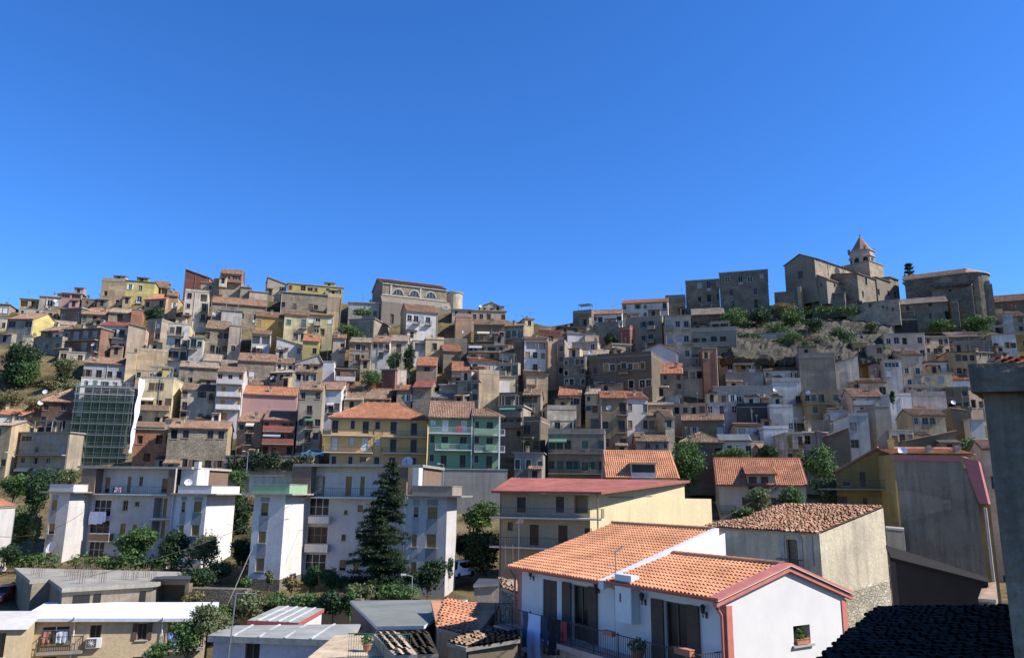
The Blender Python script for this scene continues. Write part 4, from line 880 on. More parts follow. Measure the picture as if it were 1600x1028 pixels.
b = MB(); zr = h.f.loc(t, 950, 285)[1]; b.poly([(0, 0, -6), (W_, 0, -6), (W_, 0, zr-2), (W_-1., 0, zr+.3), (0, 0, Hh+.1)], 0); b.poly([(W_, 0, -6), (W_, 9, -6), (W_, 9, zr-2), (W_, 0, zr-2)], 0); b.poly([(2.2, 9, -6), (0, 0, -6), (0, 0, Hh+.1), (2.2, 9, Hh)], 0); b.quad((2.2, 9, -6), (W_, 9, -6), (W_, 9, zr-2), (2.2, 9, Hh), 0)
b.quad((0, 0, Hh+.08), (W_-1, 0, zr+.28), (W_-1, 9, zr+.2), (2.2, 9, Hh), 0); b.build('wall', [stucco('streaked grey render', (.40, .32, .225), .8, (.085, .068, .05), 1.0, .4, .8)], h.root)
rt = plain('red painted metal', (.38, .115, .105), .5, var=.12); c = MB(); c.obox((-.1, -.12, Hh+.1), (W_-.9, 0, zr-Hh+.2), (0, .5, 0), (0, 0, .42)); c.build('roof_trim', [rt], h.root)
c = MB(); zb = h.f.loc(t, 1010, 545)[1]; c.poly([(W_-.95, -.15, zr+.75), (W_+.35, -.15, zr+.35), (W_+.75, -.15, zb), (W_+.05, -.15, zb+.05)]); c.poly([(W_+.35, -.15, zr+.35), (W_+.75, .6, zr+.2), (W_+1.15, .6, zb), (W_+.75, -.15, zb)]); c.poly([(W_-.95, -.15, zr+.75), (W_-.4, .6, zr+.75), (W_+.75, .6, zr+.2), (W_+.35, -.15, zr+.35)]); c.build('roof_trim', [rt], h.root)
b = MB(); b.box(W_+.01, .62, -6, W_+1.1, 8.5, zb+.3, 0); b.box(W_+.01, .62, zb+.3, W_+.9, 8.5, zr-.2, 0); b.build('side_wing', [wallmat('oc')], h.root)
for xx in (1035, 1046):
    c = MB(); u, z = h.f.loc(t, xx, 700, -.2); c.tube((u, -.2, -8), (u, -.2, zb-.3), .06, 6); c.build('drainpipe', [plain('pale pipe', (.55, .50, .44), .5)], h.root)
tag(h.root, 'tall blank grey rendered house with red metal roof edging', 'house')

# ---------------------------------------------------------------- crumbling beige house with an old tile roof
t = 'N2'; yaw = -60; pc = T(t, 700, 285); Oc = P(pc[0], pc[1]+30, 55)
tmp = Pl(None, [Oc[0], Oc[1], 0], yaw); zc = tmp.loc(t, 700, 285)[1]; Wf = -tmp.loc(t, 40, 300)[0]
a = math.radians(yaw); O = np.array([Oc[0]-Wf*math.cos(a), Oc[1]-Wf*math.sin(a), zc-7.5]); root = empty('old_house', O, a)
Fp = Pl(root, O, yaw); Rp = Pl(root, O, yaw, (Wf, 0, 0), 90); Hh = 7.5; dr = Rp.loc(t, 1080, 200)[0]; zr = Rp.loc(t, 1080, 128)[1]
r = Fp.rect(t, 497, 318, 566, 510); Fp.win('k', (r[0], r[3]-2.3, r[2], r[3]), 'brown', 0, 0)
b = MB(); Fp.wall(b, 0, Wf, -4, Hh, 0); b.poly([(Wf, 0, -4), (Wf, dr, -4), (Wf, dr, zr), (Wf, 0, Hh)], 0); b.poly([(0, dr, -4), (0, 0, -4), (0, 0, Hh), (0, dr, zr)], 0); b.quad((Wf, dr, -4), (0, dr, -4), (0, dr, zr), (Wf, dr, zr), 0); b.build('wall', [stucco('crumbling beige plaster', (.68, .56, .375), .55, (.18, .145, .10), 1.0, .8, .6)], root)
x0, z0, x1, z1 = r; c = MB(); zt = z1
for (p, q) in (((x0-.45, zt-2.35), (x0-.12, zt+.12)), ((x1+.12, zt-2.35), (x1+.45, zt+.12))): c.obox(Fp.pt(p[0], -.09, p[1]), Fp.ex*(q[0]-p[0]), Fp.ey*.1, (0, 0, q[1]-p[1]))
n = 8
for i in range(n):
    th0, th1 = math.pi*i/n, math.pi*(i+1)/n; xm = (x0+x1)/2; rx = (x1-x0)/2+.45; ri = (x1-x0)/2+.1
    f_ = lambda r_, th: (xm-r_*math.cos(th), zt+.12+r_*.45*math.sin(th))
    A, B_, C_, D_ = f_(ri, th0), f_(rx, th0), f_(rx, th1), f_(ri, th1); c.quad(Fp.pt(A[0], -.09, A[1]), Fp.pt(B_[0], -.09, B_[1]), Fp.pt(C_[0], -.09, C_[1]), Fp.pt(D_[0], -.09, D_[1])); c.quad(Fp.pt(B_[0], -.09, B_[1]), Fp.pt(B_[0], 0, B_[1]), Fp.pt(C_[0], 0, C_[1]), Fp.pt(C_[0], -.09, C_[1]))
c.build('door_surround', [TRIM()], root); balcony(root, Fp.pt(x0-.5, 0, zt-2.3), x1-x0+1., .6)
v = np.array([0, dr+.25, (zr-Hh)*(dr+.25)/dr]); L = np.linalg.norm(v); rf = MB(); tiles(rf, (-.2, -.25, Hh+.06), (1, 0, 0), v/L, Wf+.2, L, 0, 0, .24, .40, .1, 0, 1.6, 11, True, .9); rf.box(0, -.05, Hh-.12, Wf, .25, Hh+.05, 1); rf.build('roof', [tilemat('crumbling tile', (.24, .105, .06), (.40, .205, .12), (.50, .33, .22), (.10, .09, .065), .75), wallmat('be')], root)
z0 = Rp.loc(t, 880, 640)[1]; c = MB(); zb0 = Rp.loc(t, 850, 640)[1]; zb1 = Rp.loc(t, 1065, 565)[1]; V0, V1 = Rp.loc(t, 850, 640)[0], Rp.loc(t, 1100, 560)[0]
c.poly([Rp.pt(-.05, -.12, -9), Rp.pt(V1, -.12, -9), Rp.pt(V1, -.12, zb1), Rp.pt(-.05, -.12, zb0-.3)]); c.poly([Rp.pt(-.05, -.12, zb0-.3), Rp.pt(V1, -.12, zb1), Rp.pt(V1, .02, zb1+.1), Rp.pt(-.05, .02, zb0-.2)]); c.poly([Fp.pt(0, -.1, -9), Fp.pt(Wf+.12, -.1, -9), Fp.pt(Wf+.12, -.1, -2), Fp.pt(0, -.1, -2)])
c.build('stone_base', [stone('pale rubble', (.43, .36, .25), (.29, .245, .175), 3.2)], root)
c = MB(); c.obox(Fp.pt(Wf-.75, -.14, Hh-2.2), Fp.ex*.16, Fp.ey*.12, (0, 0, 2.0)); c.build('drainpipe', [TRIM()], root)
tag(root, 'crumbling beige house with a rough old tile roof and an arched balcony door', 'house')
RUIN = (root, O)

# ---------------------------------------------------------------- white house with the balcony in the foreground
t = 'N1'; yaw = -58; pc = T(t, 135, 390); O = P(pc[0], pc[1], 41); gz = 8.2; O = O-np.array([0, 0, gz]); root = empty('white_house', O, math.radians(yaw))
F = Pl(root, O, yaw); H0 = gz; W_ = 14.05; xs = F.loc(t, 755, 500)[0]; dp = 7.0; R1 = 6.6; zr1 = gz+2.15; R2 = 3.5; zr2 = gz+1.15; ze = gz+.1
floor = F.loc(t, 350, 465)[1]-2.45
wh = plain('fresh white render', (.62, .59, .555), .9, var=.09, scale=.7, spec=.2); salmon = plain('salmon painted metal', (.50, .165, .12), .5, var=.18)
def shut(r, z1=None, kind='S', col='brown'):
    x0, z0, x1, z1_ = r; return F.win(kind, (x0, floor+.02, x1, z1_), col, 0, 0)
d1_ = F.rect(t, 303, 465, 405, 700); d2_ = F.rect(t, 518, 500, 572, 700); d3_ = F.rect(t, 1165, 622, 1240, 900)
shut(d1_); 
for r in (d2_, d3_):
    F.win('d', (r[0]-.1, floor+.02, r[0]+1.15, r[3]), 'brown', 0, 0)
    for (a, c) in ((r[0]-.1-.72, r[0]-.13), (r[0]+1.18, r[0]+1.8)):
        sb = MB(); sb.box(a, -.1, floor+.05, c, -.04, r[3]+.02, 0); sb.build('door_shutter', [shutter('brown')], root)
F.win('k', F.rect(t, 155, 965, 195, 1010), 'brown', 0)
GBL = Pl(root, O, yaw, (W_, 0, 0), 90); r = GBL.rect('N2', 537, 830, 637, 945); GBL.win('k', r, 'white', 0, 1, .35)
b = MB(); F.wall(b, 0, W_, -3, gz, 0); GBL.wall(b, 0, dp, -3, gz, 0); b.poly([GBL.pt(0, 0, gz), GBL.pt(dp, 0, gz), GBL.pt(R2, 0, zr2)], 0)
b.poly([(0, R1+.3, -3), (0, 0, -3), (0, 0, gz+.15), (0, R1+.3, zr1-.05)], 0); b.quad((xs+.4, R1+.3, -3), (0, R1+.3, -3), (0, R1+.3, zr1-.05), (xs+.4, R1+.3, zr1-.05), 0); b.quad((W_, dp, -3), (xs+.4, dp, -3), (xs+.4, dp, gz-.2), (W_, dp, gz-.2), 0)
b.build('wall', [wh], root)
b = MB(); vx = xs+.1; b.poly([(vx+.35, -.55, ze-.15), (vx+.35, R1+.4, zr1-.1), (vx+.35, R1+.4, gz-3), (vx+.35, -.02, gz-3), (vx+.35, -.02, ze-.3)], 0)
b.obox((vx+.02, -.62, ze-.28), (.34, 0, 0), (0, R1+.6, zr1-ze+.05), (0, 0, .36), 0); b.build('gable_wall', [wh], root)
v = np.array([0, R1+.5, zr1-ze]); L = np.linalg.norm(v); rf = MB(); tiles(rf, (-.35, -.5, ze), (1, 0, 0), v/L, vx+.35, L, 0, 0,   .212, .34, .07, 0, .16, 21, True, .5); rf.quad((vx, R1+.5, zr1-.1), (-.35, R1+.5, zr1-.1), (-.35, R1, zr1), (vx, R1, zr1), 0); ridge(rf, (-.35, R1, zr1+.05), (vx+.1, R1, zr1+.05), .13)
rf.quad((-.35, -.5, ze-.08), (vx, -.5, ze-.08), (vx, .05, ze+.05), (-.35, .05, ze+.05), 1); rf.build('roof', [roofmat('near'), wh], root)
ze2 = gz+.32; v = np.array([0, R2+.5, zr2-ze2+.15]); L = np.linalg.norm(v); rf = MB(); tiles(rf, (vx+.4, -.5, ze2-.15), (1, 0, 0), v/L, W_-vx-.5, L, 0, 0, .212, .34, .07, 0, .16, 22, True, .5)
v2 = np.array([0, -(dp+.3-R2), zr2-gz]); L2 = np.linalg.norm(v2); rf.quad((W_, dp+.3, gz), (vx+.4, dp+.3, gz), (vx+.4, R2, zr2), (W_, R2, zr2), 0); ridge(rf, (vx+.4, R2, zr2+.05), (W_-.1, R2, zr2+.05), .13); rf.quad((vx+.4, -.5, ze2-.23), (W_, -.5, ze2-.23), (W_, .05, ze2-.1), (vx+.4, .05, ze2-.1), 1); rf.build('roof', [roofmat('near'), wh], root)
g = MB()
for (x0, x1, z) in ((-.4, vx, ze), (vx+.38, W_+.1, ze2-.15)):
    for i in range(6):
        a0, a1 = math.pi+math.pi*i/6, math.pi+math.pi*(i+1)/6; g.quad((x0, -.58+.1*math.cos(a0), z+.04+.12*math.sin(a0)), (x1, -.58+.1*math.cos(a0), z+.04+.12*math.sin(a0)), (x1, -.58+.1*math.cos(a1), z+.04+.12*math.sin(a1)), (x0, -.58+.1*math.cos(a1), z+.04+.12*math.sin(a1)))
    g.box(x0, -.5, z-.12, x1, -.47, z+.03, 0)
g.build('gutter', [salmon], root)
g = MB()                                                        # salmon gable edging
for (y0, z0_, y1, z1_) in ((-.62, ze2-.22, R2, zr2+.02), (dp+.35, gz-.12, R2, zr2+.02)):
    g.obox((W_-.05, y0, z0_-.2), (0, y1-y0, z1_-z0_), (.2, 0, 0), (0, 0, .15)); g.obox((W_-.25, y0, z0_+.02), (0, y1-y0, z1_-z0_), (.46, 0, 0), (0, 0, .1))
g.build('gable_edging', [salmon], root)
g = MB()
for (y0, z0_, y1, z1_) in ((-.62, ze2-.22, R2, zr2+.02), (dp+.35, gz-.12, R2, zr2+.02)): g.obox((W_-.03, y0, z0_), (0, y1-y0, z1_-z0_), (.25, 0, 0), (0, 0, .022))
g.build('gable_edging', [WPAINT()], root)
g = MB(); g.box(W_-.28, -.03, -3, W_+.03, .0-.002, gz-.1, 0); g.box(W_+.002, -.03, -3, W_+.03, .28, gz-.1, 0); g.build('corner_band', [salmon], root); g = MB(); g.box(W_+.002, dp-.28, -3, W_+.04, dp+.04, gz-.3, 0); g.build('corner_band', [salmon], root); g = MB(); g.box(-.04, -.03, -3, .3, -.002, gz, 0); g.build('corner_band', [salmon], root)
for (x, y) in ((W_-.1, -.14), (-.1, -.16)):
    g = MB(); g.tube((x, -.5, gz-.02), (x, y, gz-.45), .055, 7); g.tube((x, y, gz-.45), (x, y, -3), .055, 7); g.build('drainpipe', [salmon], root)
# balcony, railing
bd = 1.25; g = MB(); g.box(-.35, -bd, floor-.22, W_-.2, -.0, floor, 0); bal = g.build('balcony', [plain('pinkish slab render', (.52, .33, .28), .8, var=.3)], root)
g = MB(); y = -bd+.06
for z in (.98, .12): g.box(-.3, y-.02, floor+z, W_-.3, y+.02, floor+z+.035)
k = int((W_)/.115)
for i in range(k): 
    x = -.3+(W_-.05)*i/k; rr = .02 if i % 14 == 0 else .008; g.box(x-rr, y-rr, floor, x+rr, y+rr, floor+(1.08 if i % 14 == 0 else .98))
for x in (-.3, W_-.3):
    g.box(x-.015, y+.02, floor+.98, x+.015, 0, floor+1.015)
    for i in range(1, 10): g.box(x-.008, y+i*.118, floor, x+.008, y+i*.118+.016, floor+.98)
g.build('railing', [IRON()], bal)
for (xx, yy) in ((222, 428), (675, 510), (997, 590), (1420, 675)):
    x, z = F.loc(t, xx, yy, -.15); g = MB(); g.tube((x, -.01, z-.2), (x, -.16, z-.12), .018, 5); g.lathe([(.02, -.14), (.07, -.1), (.1, .1), (.12, .11), (.03, .2), (.0, .24)], 8, (x, -.2, z)); g.box(x-.05, -.03, z-.32, x+.05, 0, z-.08); g.lathe([(0, -.3), (.03, -.28), (.02, -.14)], 6, (x, -.2, z)); g.build('wall_lantern', [IRON()], root)
x0, z0, x1, z1 = F.rect(t, 812, 565, 885, 760, -.4); g = MB(); g.box(x0, -.45, z0, x0+1.05, -.02, z0+2.0-.1, 0); g.box(x0+.02, -.465, z0+.03, x0+1.03, -.451, z0+1.87, 0); g.box(x0+.3, -.47, z0+.8, x0+.42, -.4655, z0+1.15, 1); g.build('boiler_cabinet', [plain('cabinet enamel', (.62, .62, .60), .45, var=.08), plain('red label', (.25, .05, .05), .5)], root)
for (xx, yy) in ((145, 340), (820, 385)):
    u, z = F.loc(t, xx, yy, 0.3); z = gz+.3; hgt = 2.0 if xx < 500 else 1.1; g = MB(); g.tube((u, .2, z-.2), (u, .2, z+hgt), .022, 6); 
    g.tube((u-.1, .25, z+hgt-.12), (u+1.05, -.25, z+hgt+.28), .014, 5)
    for i in range(9): c_ = np.array([u+.1+.1*i, .16-.048*i, z+hgt-.04+.034*i]); l_ = .34-.02*i; g.tube(c_-np.array([.1, .3, 0])*l_*2, c_+np.array([.1, .3, 0])*l_*2, .007, 4)
    if xx < 500:
        for o_ in (-.5, -.95): g.tube((u+.1, .3+o_, z-.2), (u+.05, .3+o_, z+.9), .016, 5)
    g.build('antenna', [plain('grey metal', (.25, .25, .25), .4, .6)], root)
tag(root, 'white house with bright terracotta roofs, salmon edging and brown shutters in the foreground', 'house')
WHH = (root, O, F, yaw, floor, bd)
def world(root_O, yw, p):
    a = math.radians(yw); return root_O+np.array([math.cos(a)*p[0]-math.sin(a)*p[1], math.sin(a)*p[0]+math.cos(a)*p[1], p[2]])
# washing on the rail
def cloth(o, ex, w, h, mat, name, label, group, nrm, seed):
    rn = random.Random(seed); nx, nz = 8, 10; V = []; ex = np.array(ex, float); nrm = np.array(nrm, float)
    for sgn in (1, -1):
        for j in range(nz+1):
            for i in range(nx+1):
                s_ = i/nx; q = j/nz; wv = .035*math.sin(s_*9+seed)*(.3+q)+.02*math.sin(q*7+seed*2); V.append(ex*(w*(s_+.03*math.sin(q*5+seed)))+np.array([0, 0, -h*q*(1+.03*math.sin(s_*6+seed))])+nrm*(wv+.008*sgn))
    k = nx+1; n0 = k*(nz+1); Fc = [(j*k+i, j*k+i+1, (j+1)*k+i+1, (j+1)*k+i) for j in range(nz) for i in range(nx)]
    mb = MB(); mb.add(V, Fc+[tuple(n0+a for a in f[::-1]) for f in Fc]); ob = mb.build(name, [mat], None, True); ob.location = [float(x) for x in o]; return tag(ob, label, 'laundry', group)
ex_ = np.array([math.cos(math.radians(yaw)), math.sin(math.radians(yaw)), 0]); nr_ = np.array([math.sin(math.radians(yaw)), -math.cos(math.radians(yaw)), 0])
fab = lambda k, c: plain(k+' cloth', c, .9, var=.15)
for (xx, w_, h_, m_, nm, lb, sd_) in ((170, .42, 1.55, fab('denim', (.06, .075, .11)), 'trousers', 'dark denim trousers at the far end of the balcony washing line', 1), (205, 1.0, 2.1, fab('lilac', (.55, .55, .72)), 'bed_sheet', 'long pale lilac sheet hanging over the balcony rail', 2), (295, .55, 1.2, fab('navy', (.03, .04, .08)), 'jeans', 'navy blue trousers beside the lilac sheet', 3),
        (345, .6, 1.5, fab('black', (.012, .012, .014)), 'trousers', 'long black trousers hanging over the balcony rail', 4), (400, .5, .9, fab('black', (.012, .012, .014)), 'shirt', 'short black shirt between the trousers and the red top', 5), (430, .5, .8, fab('red', (.25, .03, .04)), 'shirt', 'dark red top drying on the balcony rail', 6)):
    u = F.loc(t, xx, 700, -bd)[0]; cloth(world(O, yaw, (u, -bd-.03, floor+1.0)), ex_, w_, h_, m_, nm, lb, 'washing on the white house balcony', nr_, sd_)
def pot(loc, r, h, label, plant=True, box=0, seed=0):
    rt_ = empty('flower_pot', loc); mb = MB()
    if box: mb.box(-box/2, -r, 0, box/2, r, h); mb.box(-box/2-.02, -r-.02, h, box/2+.02, r+.02, h+.03)
    else: mb.lathe([(0, 0), (r*.7, 0), (r, h*.85), (r*1.1, h*.85), (r*1.1, h), (r*.85, h), (0, h*.9)], 14)
    mb.build('pot', [plain('terracotta pot', (.42, .16, .09), .8)], rt_)
    if plant: leaves_mesh([(0, 0, h+.16, (box/2 if box else r*1.3), r*1.4, .24)], 90, .09, seed+5).build('plant', [FOL['mid']()], rt_, weld=False)
    return tag(rt_, label, 'flower pot')
FOL = {'dark': lambda: leafmat('dark foliage', (.012, .028, .010), (.025, .055, .018), (.05, .09, .03)), 'mid': lambda: leafmat('green foliage', (.034, .07, .016), (.068, .125, .03), (.12, .19, .05)),
       'cedar': lambda: leafmat('cedar needles', (.014, .03, .012), (.03, .055, .02), (.06, .09, .032)), 'dry': lambda: leafmat('dry foliage', (.10, .085, .03), (.16, .13, .05), (.25, .20, .09)), 'olive': lambda: leafmat('olive foliage', (.065, .08, .03), (.12, .14, .055), (.19, .21, .095))}
def leaves_mesh(blobs, n, size, seed, asp=.55, hollow=.35):
    rn = np.random.RandomState(seed); mb = MB(); vol = np.array([b[3]*b[4]*b[5] for b in blobs])**.7; cnt = np.maximum(8, (n*vol/vol.sum()).astype(int))
    for (x, y, z, a, b_, c), k in zip(blobs, cnt):
        d = rn.randn(k, 3); d /= np.linalg.norm(d, axis=1)[:, None]; rad = (hollow+(1-hollow)*rn.rand(k))**.6; lump = 1+.22*np.sin(d[:, 0]*5+x)*np.cos(d[:, 2]*6+y)+.12*rn.randn(k)
        p = d*(rad*lump)[:, None]*np.array([a, b_, c])+np.array([x, y, z])
        e1 = rn.randn(k, 3); e1 /= np.linalg.norm(e1, axis=1)[:, None]; e2 = np.cross(e1, d+.5*rn.randn(k, 3)); e2 /= np.linalg.norm(e2, axis=1)[:, None]+1e-9
        s = size*(.6+.8*rn.rand(k))[:, None]
        q = np.stack([p-e1*s, p-e2*s*asp, p+e1*s, p+e2*s*asp], axis=1); cl = np.floor(p/(max(a, b_, c)*.35)).sum(axis=1)
        uv = np.stack([(cl % 7)*.37+np.floor(rn.rand(k)*6)*.13, np.floor(rn.rand(k)*5)*.21], axis=1); mb.quads(q, 0, uv)
    return mb
pot(world(O, yaw, (W_+.0, (r[0]+r[2])/2 if False else (GBL.rect('N2', 555, 900, 612, 935)[0]+GBL.rect('N2', 555, 900, 612, 935)[2])/2, GBL.rect('N2', 537, 830, 637, 945)[1]+.02)), .1, .18, 'terracotta trough with small cactus plants on the gable window sill', True, .7).rotation_euler = (0, 0, math.radians(yaw+90))
u = F.loc(t, 1285, 950, -bd)[0]; pot(world(O, yaw, (u, -bd-.02, floor+.9)), .11, .2, 'terracotta flower box on the balcony rail beside the last brown door', False, .8).rotation_euler = (0, 0, math.radians(yaw))
u = F.loc(t, 765, 830, -bd)[0]; pot(world(O, yaw, (u, -bd-.02, floor+.9)), .1, .16, 'small terracotta trough on the balcony rail near the white cabinet', False, .6, 3).rotation_euler = (0, 0, math.radians(yaw))
u = F.loc(t, 960, 900, -.6)[0]; pot(world(O, yaw, (u, -.6, floor)), .28, .5, 'big dark pot with a red flowering plant on the balcony floor', True, 0, 9)
# air conditioners on the wall under the balcony
def aircon(parent, p, ang, w_=.85, h_=.6, d_=.3):
    g = MB(); g.box(0, -d_, 0, w_, -.03, h_, 0); g.box(.03, -d_-.012, .04, w_*.68, -d_-.001, h_-.04, 1)
    for i in range(10): a0 = i*math.pi/5; g.tube((w_*.34, -d_-.02, h_/2), (w_*.34+.22*math.cos(a0), -d_-.02, h_/2+.22*math.sin(a0)), .012, 4, 0)
    g.box(.08, -.03, -.06, .12, 0, .0, 1); g.box(w_-.12, -.03, -.06, w_-.08, 0, 0, 1)
    o = g.build('air_conditioner', [plain('off white casing', (.62, .60, .54), .5, var=.08), plain('fan grille', (.06, .06, .06), .6)], parent); o.location = [float(x) for x in p]; o.rotation_euler = (0, 0, ang); return o
for xx in (305, 370): u, z = F.loc(t, xx, 985, -.3); aircon(root, (u, 0, z), 0)

# ---------------------------------------------------------------- generic low building from its roof corners
def lean(t, pts, zb, wall, rc, label, name='low_house', kind='tile', th=.16, inset=.25, wins=(), cw=.26, rh=.42, jit=.4, fascia=None, cat='house', seed=1, lift=.5, wallins=(None,)):
    Q = [P(*T(t, x, y), D) for x, y, D in pts]; eL, eR, tR, tL = Q
    yw = math.degrees(math.atan2(eR[1]-eL[1], eR[0]-eL[0])); O = np.array([eL[0], eL[1], zb]); root = empty(name, O, math.radians(yw)); a = math.radians(yw)
    Rt = np.array([[math.cos(a), math.sin(a), 0], [-math.sin(a), math.cos(a), 0], [0, 0, 1]]); q = [Rt @ (p-O) for p in Q]
    c = sum(q)/4; ins = []
    for p in q:
        d = (c-p)*np.array([1, 1, 0]); ins.append(p+d/np.linalg.norm(d)*inset-np.array([0, 0, th]))
    F = Pl(root, O, yw, (ins[0][0], ins[0][1], 0), math.degrees(math.atan2(ins[1][1]-ins[0][1], ins[1][0]-ins[0][0])))
    for it in wins: F.win(it[0], F.rect(t, *it[1:5]), it[5] if len(it) > 5 else 'brown', 0)
    b = MB(); Wd = np.linalg.norm((ins[1]-ins[0])[:2]); zl = min(ins[0][2], ins[1][2]); F.wall(b, 0, Wd, 0, zl-.01, 0)
    b.poly([F.pt(0, 0, zl-.01), F.pt(Wd, 0, zl-.01), ins[1], ins[0]], 0)
    for i in (1, 2, 3):
        p, r_ = ins[i], ins[(i+1) % 4]; b.quad((p[0], p[1], 0), (r_[0], r_[1], 0), r_, p, 0)
    b.build('wall', [wallmat(wall) if isinstance(wall, str) else wall], root)
    m = MB(); dn = np.array([0, 0, -th])
    for i in range(4): m.quad(q[i], q[(i+1) % 4], q[(i+1) % 4]+dn, q[i]+dn, 1)
    m.quad(q[3]+dn, q[2]+dn, q[1]+dn, q[0]+dn, 1)
    if kind == 'tile':
        U = q[1]-q[0]; L = np.linalg.norm(U); U = U/L; V0 = q[3]-q[0]; V1 = q[2]-q[1]; N = np.cross(U, V0); N /= np.linalg.norm(N); V = np.cross(N, U); S = (V0 @ V+V1 @ V)/2
        m.quad(*q, 0); tiles(m, q[0], U, V, L, S, V0 @ U, -(V1 @ U), cw, rh, .085, 0, jit, seed, False, lift)
    elif kind == 'sheet':
        n = 5; L0 = q[1]-q[0]; L1 = q[2]-q[3]; m.quad(*q, 0)
        for i in range(1, n): p, r_ = q[0]+L0*i/n, q[3]+L1*i/n; U = L0/np.linalg.norm(L0)*.12; m.obox(p-U/2+np.array([0, 0, .003]), U, r_-p, (0, 0, .05), 2)
        k = 26
        for i in range(k):
            s0, s1 = i/k, (i+.5)/k; p0, p1, p2, p3 = q[0]+(q[3]-q[0])*s0, q[1]+(q[2]-q[1])*s0, q[1]+(q[2]-q[1])*s1, q[0]+(q[3]-q[0])*s1
    else: m.quad(*q, 0)
    rm = roofmat(rc) if isinstance(rc, str) else rc
    ro = m.build('roof', [rm, fascia or CONC(), plain('pale roof seam', (.48, .48, .45), .7)], root)
    tag(root, label, cat); return root, q, F, ro
white_sheet = plain('white roof membrane', (.66, .65, .63), .6, var=.12, scale=.5)
grs = plain('grey roof membrane', (.29, .285, .25), .8, var=.3, scale=.6); grn = plain('grey green roofing felt', (.18, .185, .155), .85, var=.3, scale=.5)
# tan house with the white roof
root, q, F, ro = lean('U6', [(140, 318, 53), (1640, 318, 56.8), (1660, 195, 65.5), (350, 195, 62.5)], -17, stucco('warm tan render', (.60, .45, .265), .2, patch=.25), white_sheet, 'tan house with a flat white roof and a glazed veranda in the lower corner', 'house', 'flat', .22, .75,
     [('g', 315, 338, 530, 488, 'white'), ('w', 680, 355, 765, 485), ('p', 1042, 350, 1118, 480), ('o', 1265, 338, 1462, 552), ('w', 320, 606, 420, 680), ('s', 660, 612, 745, 700), ('k', 1000, 606, 1090, 690)], fascia=plain('pale metal', (.42, .42, .42), .5))
g = MB(); x0, z0, x1, z1 = F.rect('U6', 300, 492, 525, 575, -.05); 
g.obox(F.pt(x0, -.09, z0), F.ex*(x1-x0), F.ey*.08, (0, 0, z1-z0)); g.build('veranda_panel', [plain('brown panel', (.22, .15, .09), .7)], root)
balcony(root, F.pt(F.loc('U6', 258, 590, -.9)[0], 0, F.loc('U6', 400, 585, -.9)[1]), 2.7, .5, 'r', F.ang); balcony(root, F.pt(F.loc('U6', 1225, 570, -.9)[0], 0, F.loc('U6', 1300, 555, -.9)[1]), 2.6, .8, 'r', F.ang)
u, z = F.loc('U6', 648, 545, -.3); aircon(root, F.pt(u, 0, z), F.ang, .9, .62)
for xx in (560, 1228): g = MB(); u, z = F.loc('U6', xx, 400, -.2); g.tube(F.pt(u, -.75, z+.9), F.pt(u, -.12, z+.4), .05, 6); g.tube(F.pt(u, -.12, z+.4), F.pt(u, -.12, 0), .05, 6); g.build('drainpipe', [WPAINT()], root)
a_ = F.ang+root.rotation_euler[2]
def wpt(root, p): a = root.rotation_euler[2]; return np.array(root.location)+np.array([math.cos(a)*p[0]-math.sin(a)*p[1], math.sin(a)*p[0]+math.cos(a)*p[1], p[2]])
for k, (xx, cc) in enumerate(((332, (.35, .14, .10)), (378, (.02, .025, .02)), (432, (.42, .44, .50)), (468, (.30, .35, .42)))):
    u, z = F.loc('U6', xx, 418, -.1); cloth(wpt(root, F.pt(u, -.14, z)), np.array([math.cos(a_), math.sin(a_), 0]), .42, .72, plain('veranda cloth %d' % k, cc, .9), 'towel', ['brown towel drying at the veranda of the tan house', 'black towel drying at the veranda of the tan house', 'striped pale towel drying at the tan veranda', 'grey blue towel at the end of the tan veranda'][k], 'towels at the tan veranda', (math.sin(a_), -math.cos(a_), 0), k+20)
for k, xx in enumerate((1275, 1318)):
    u, z = F.loc('U6', xx, 425, -.8); cloth(wpt(root, F.pt(u, -.85, z)), np.array([math.cos(a_), math.sin(a_), 0]), .42, .8, plain('blue cloth', (.16, .22, .55), .9), 'shirt', ['blue shirt drying on the tan house balcony', 'second blue shirt nearer the plants on the tan house balcony'][k], 'blue washing on the tan house', (math.sin(a_), -math.cos(a_), 0), k+30)
lean('U6', [(-200, 380, 47.5), (212, 376, 49), (330, 262, 56), (-200, 262, 57)], -17, stucco('warm tan render', (.60, .45, .265), .2), plain('pale terrace floor', (.55, .50, .43), .8), 'small tan annex with a pale flat roof at the lower left edge', 'annex', 'flat', .2, .3, [('k', -100, 440, 30, 620)], fascia=WPAINT())
# unfinished concrete building: flat slab with starter bars
def onz(t, x, y, z): d = ray(*T(t, x, y)); return d*(z/d[2])
zs = -7.6; cp = [onz('Q1', *a, zs) for a in ((240, 402), (395, 392), (500, 467), (1262, 424), (1500, 335), (115, 301))]; O = np.array([cp[0][0], cp[0][1], -12.]); root = empty('unfinished_building', O)
m = MB(); lp = [p-O for p in cp]; m.poly(lp, 0); m.poly([p+np.array([0, 0, -.3]) for p in lp][::-1], 0)
for i in range(6): m.quad(lp[i], lp[i]+np.array([0, 0, -.3]), lp[(i+1) % 6]+np.array([0, 0, -.3]), lp[(i+1) % 6], 0)
m.build('roof_slab', [stucco('raw concrete slab', (.37, .335, .27), .6)], root)
cen = sum(lp)/6; m = MB(); ins = [p+(cen-p)*np.array([.05, .05, 0])+np.array([0, 0, -.31]) for p in lp]
for i in range(6): p, r_ = ins[i], ins[(i+1) % 6]; m.quad((p[0], p[1], -4), (r_[0], r_[1], -4), r_, p, 0)
m.build('wall', [wallmat('gy')], root)
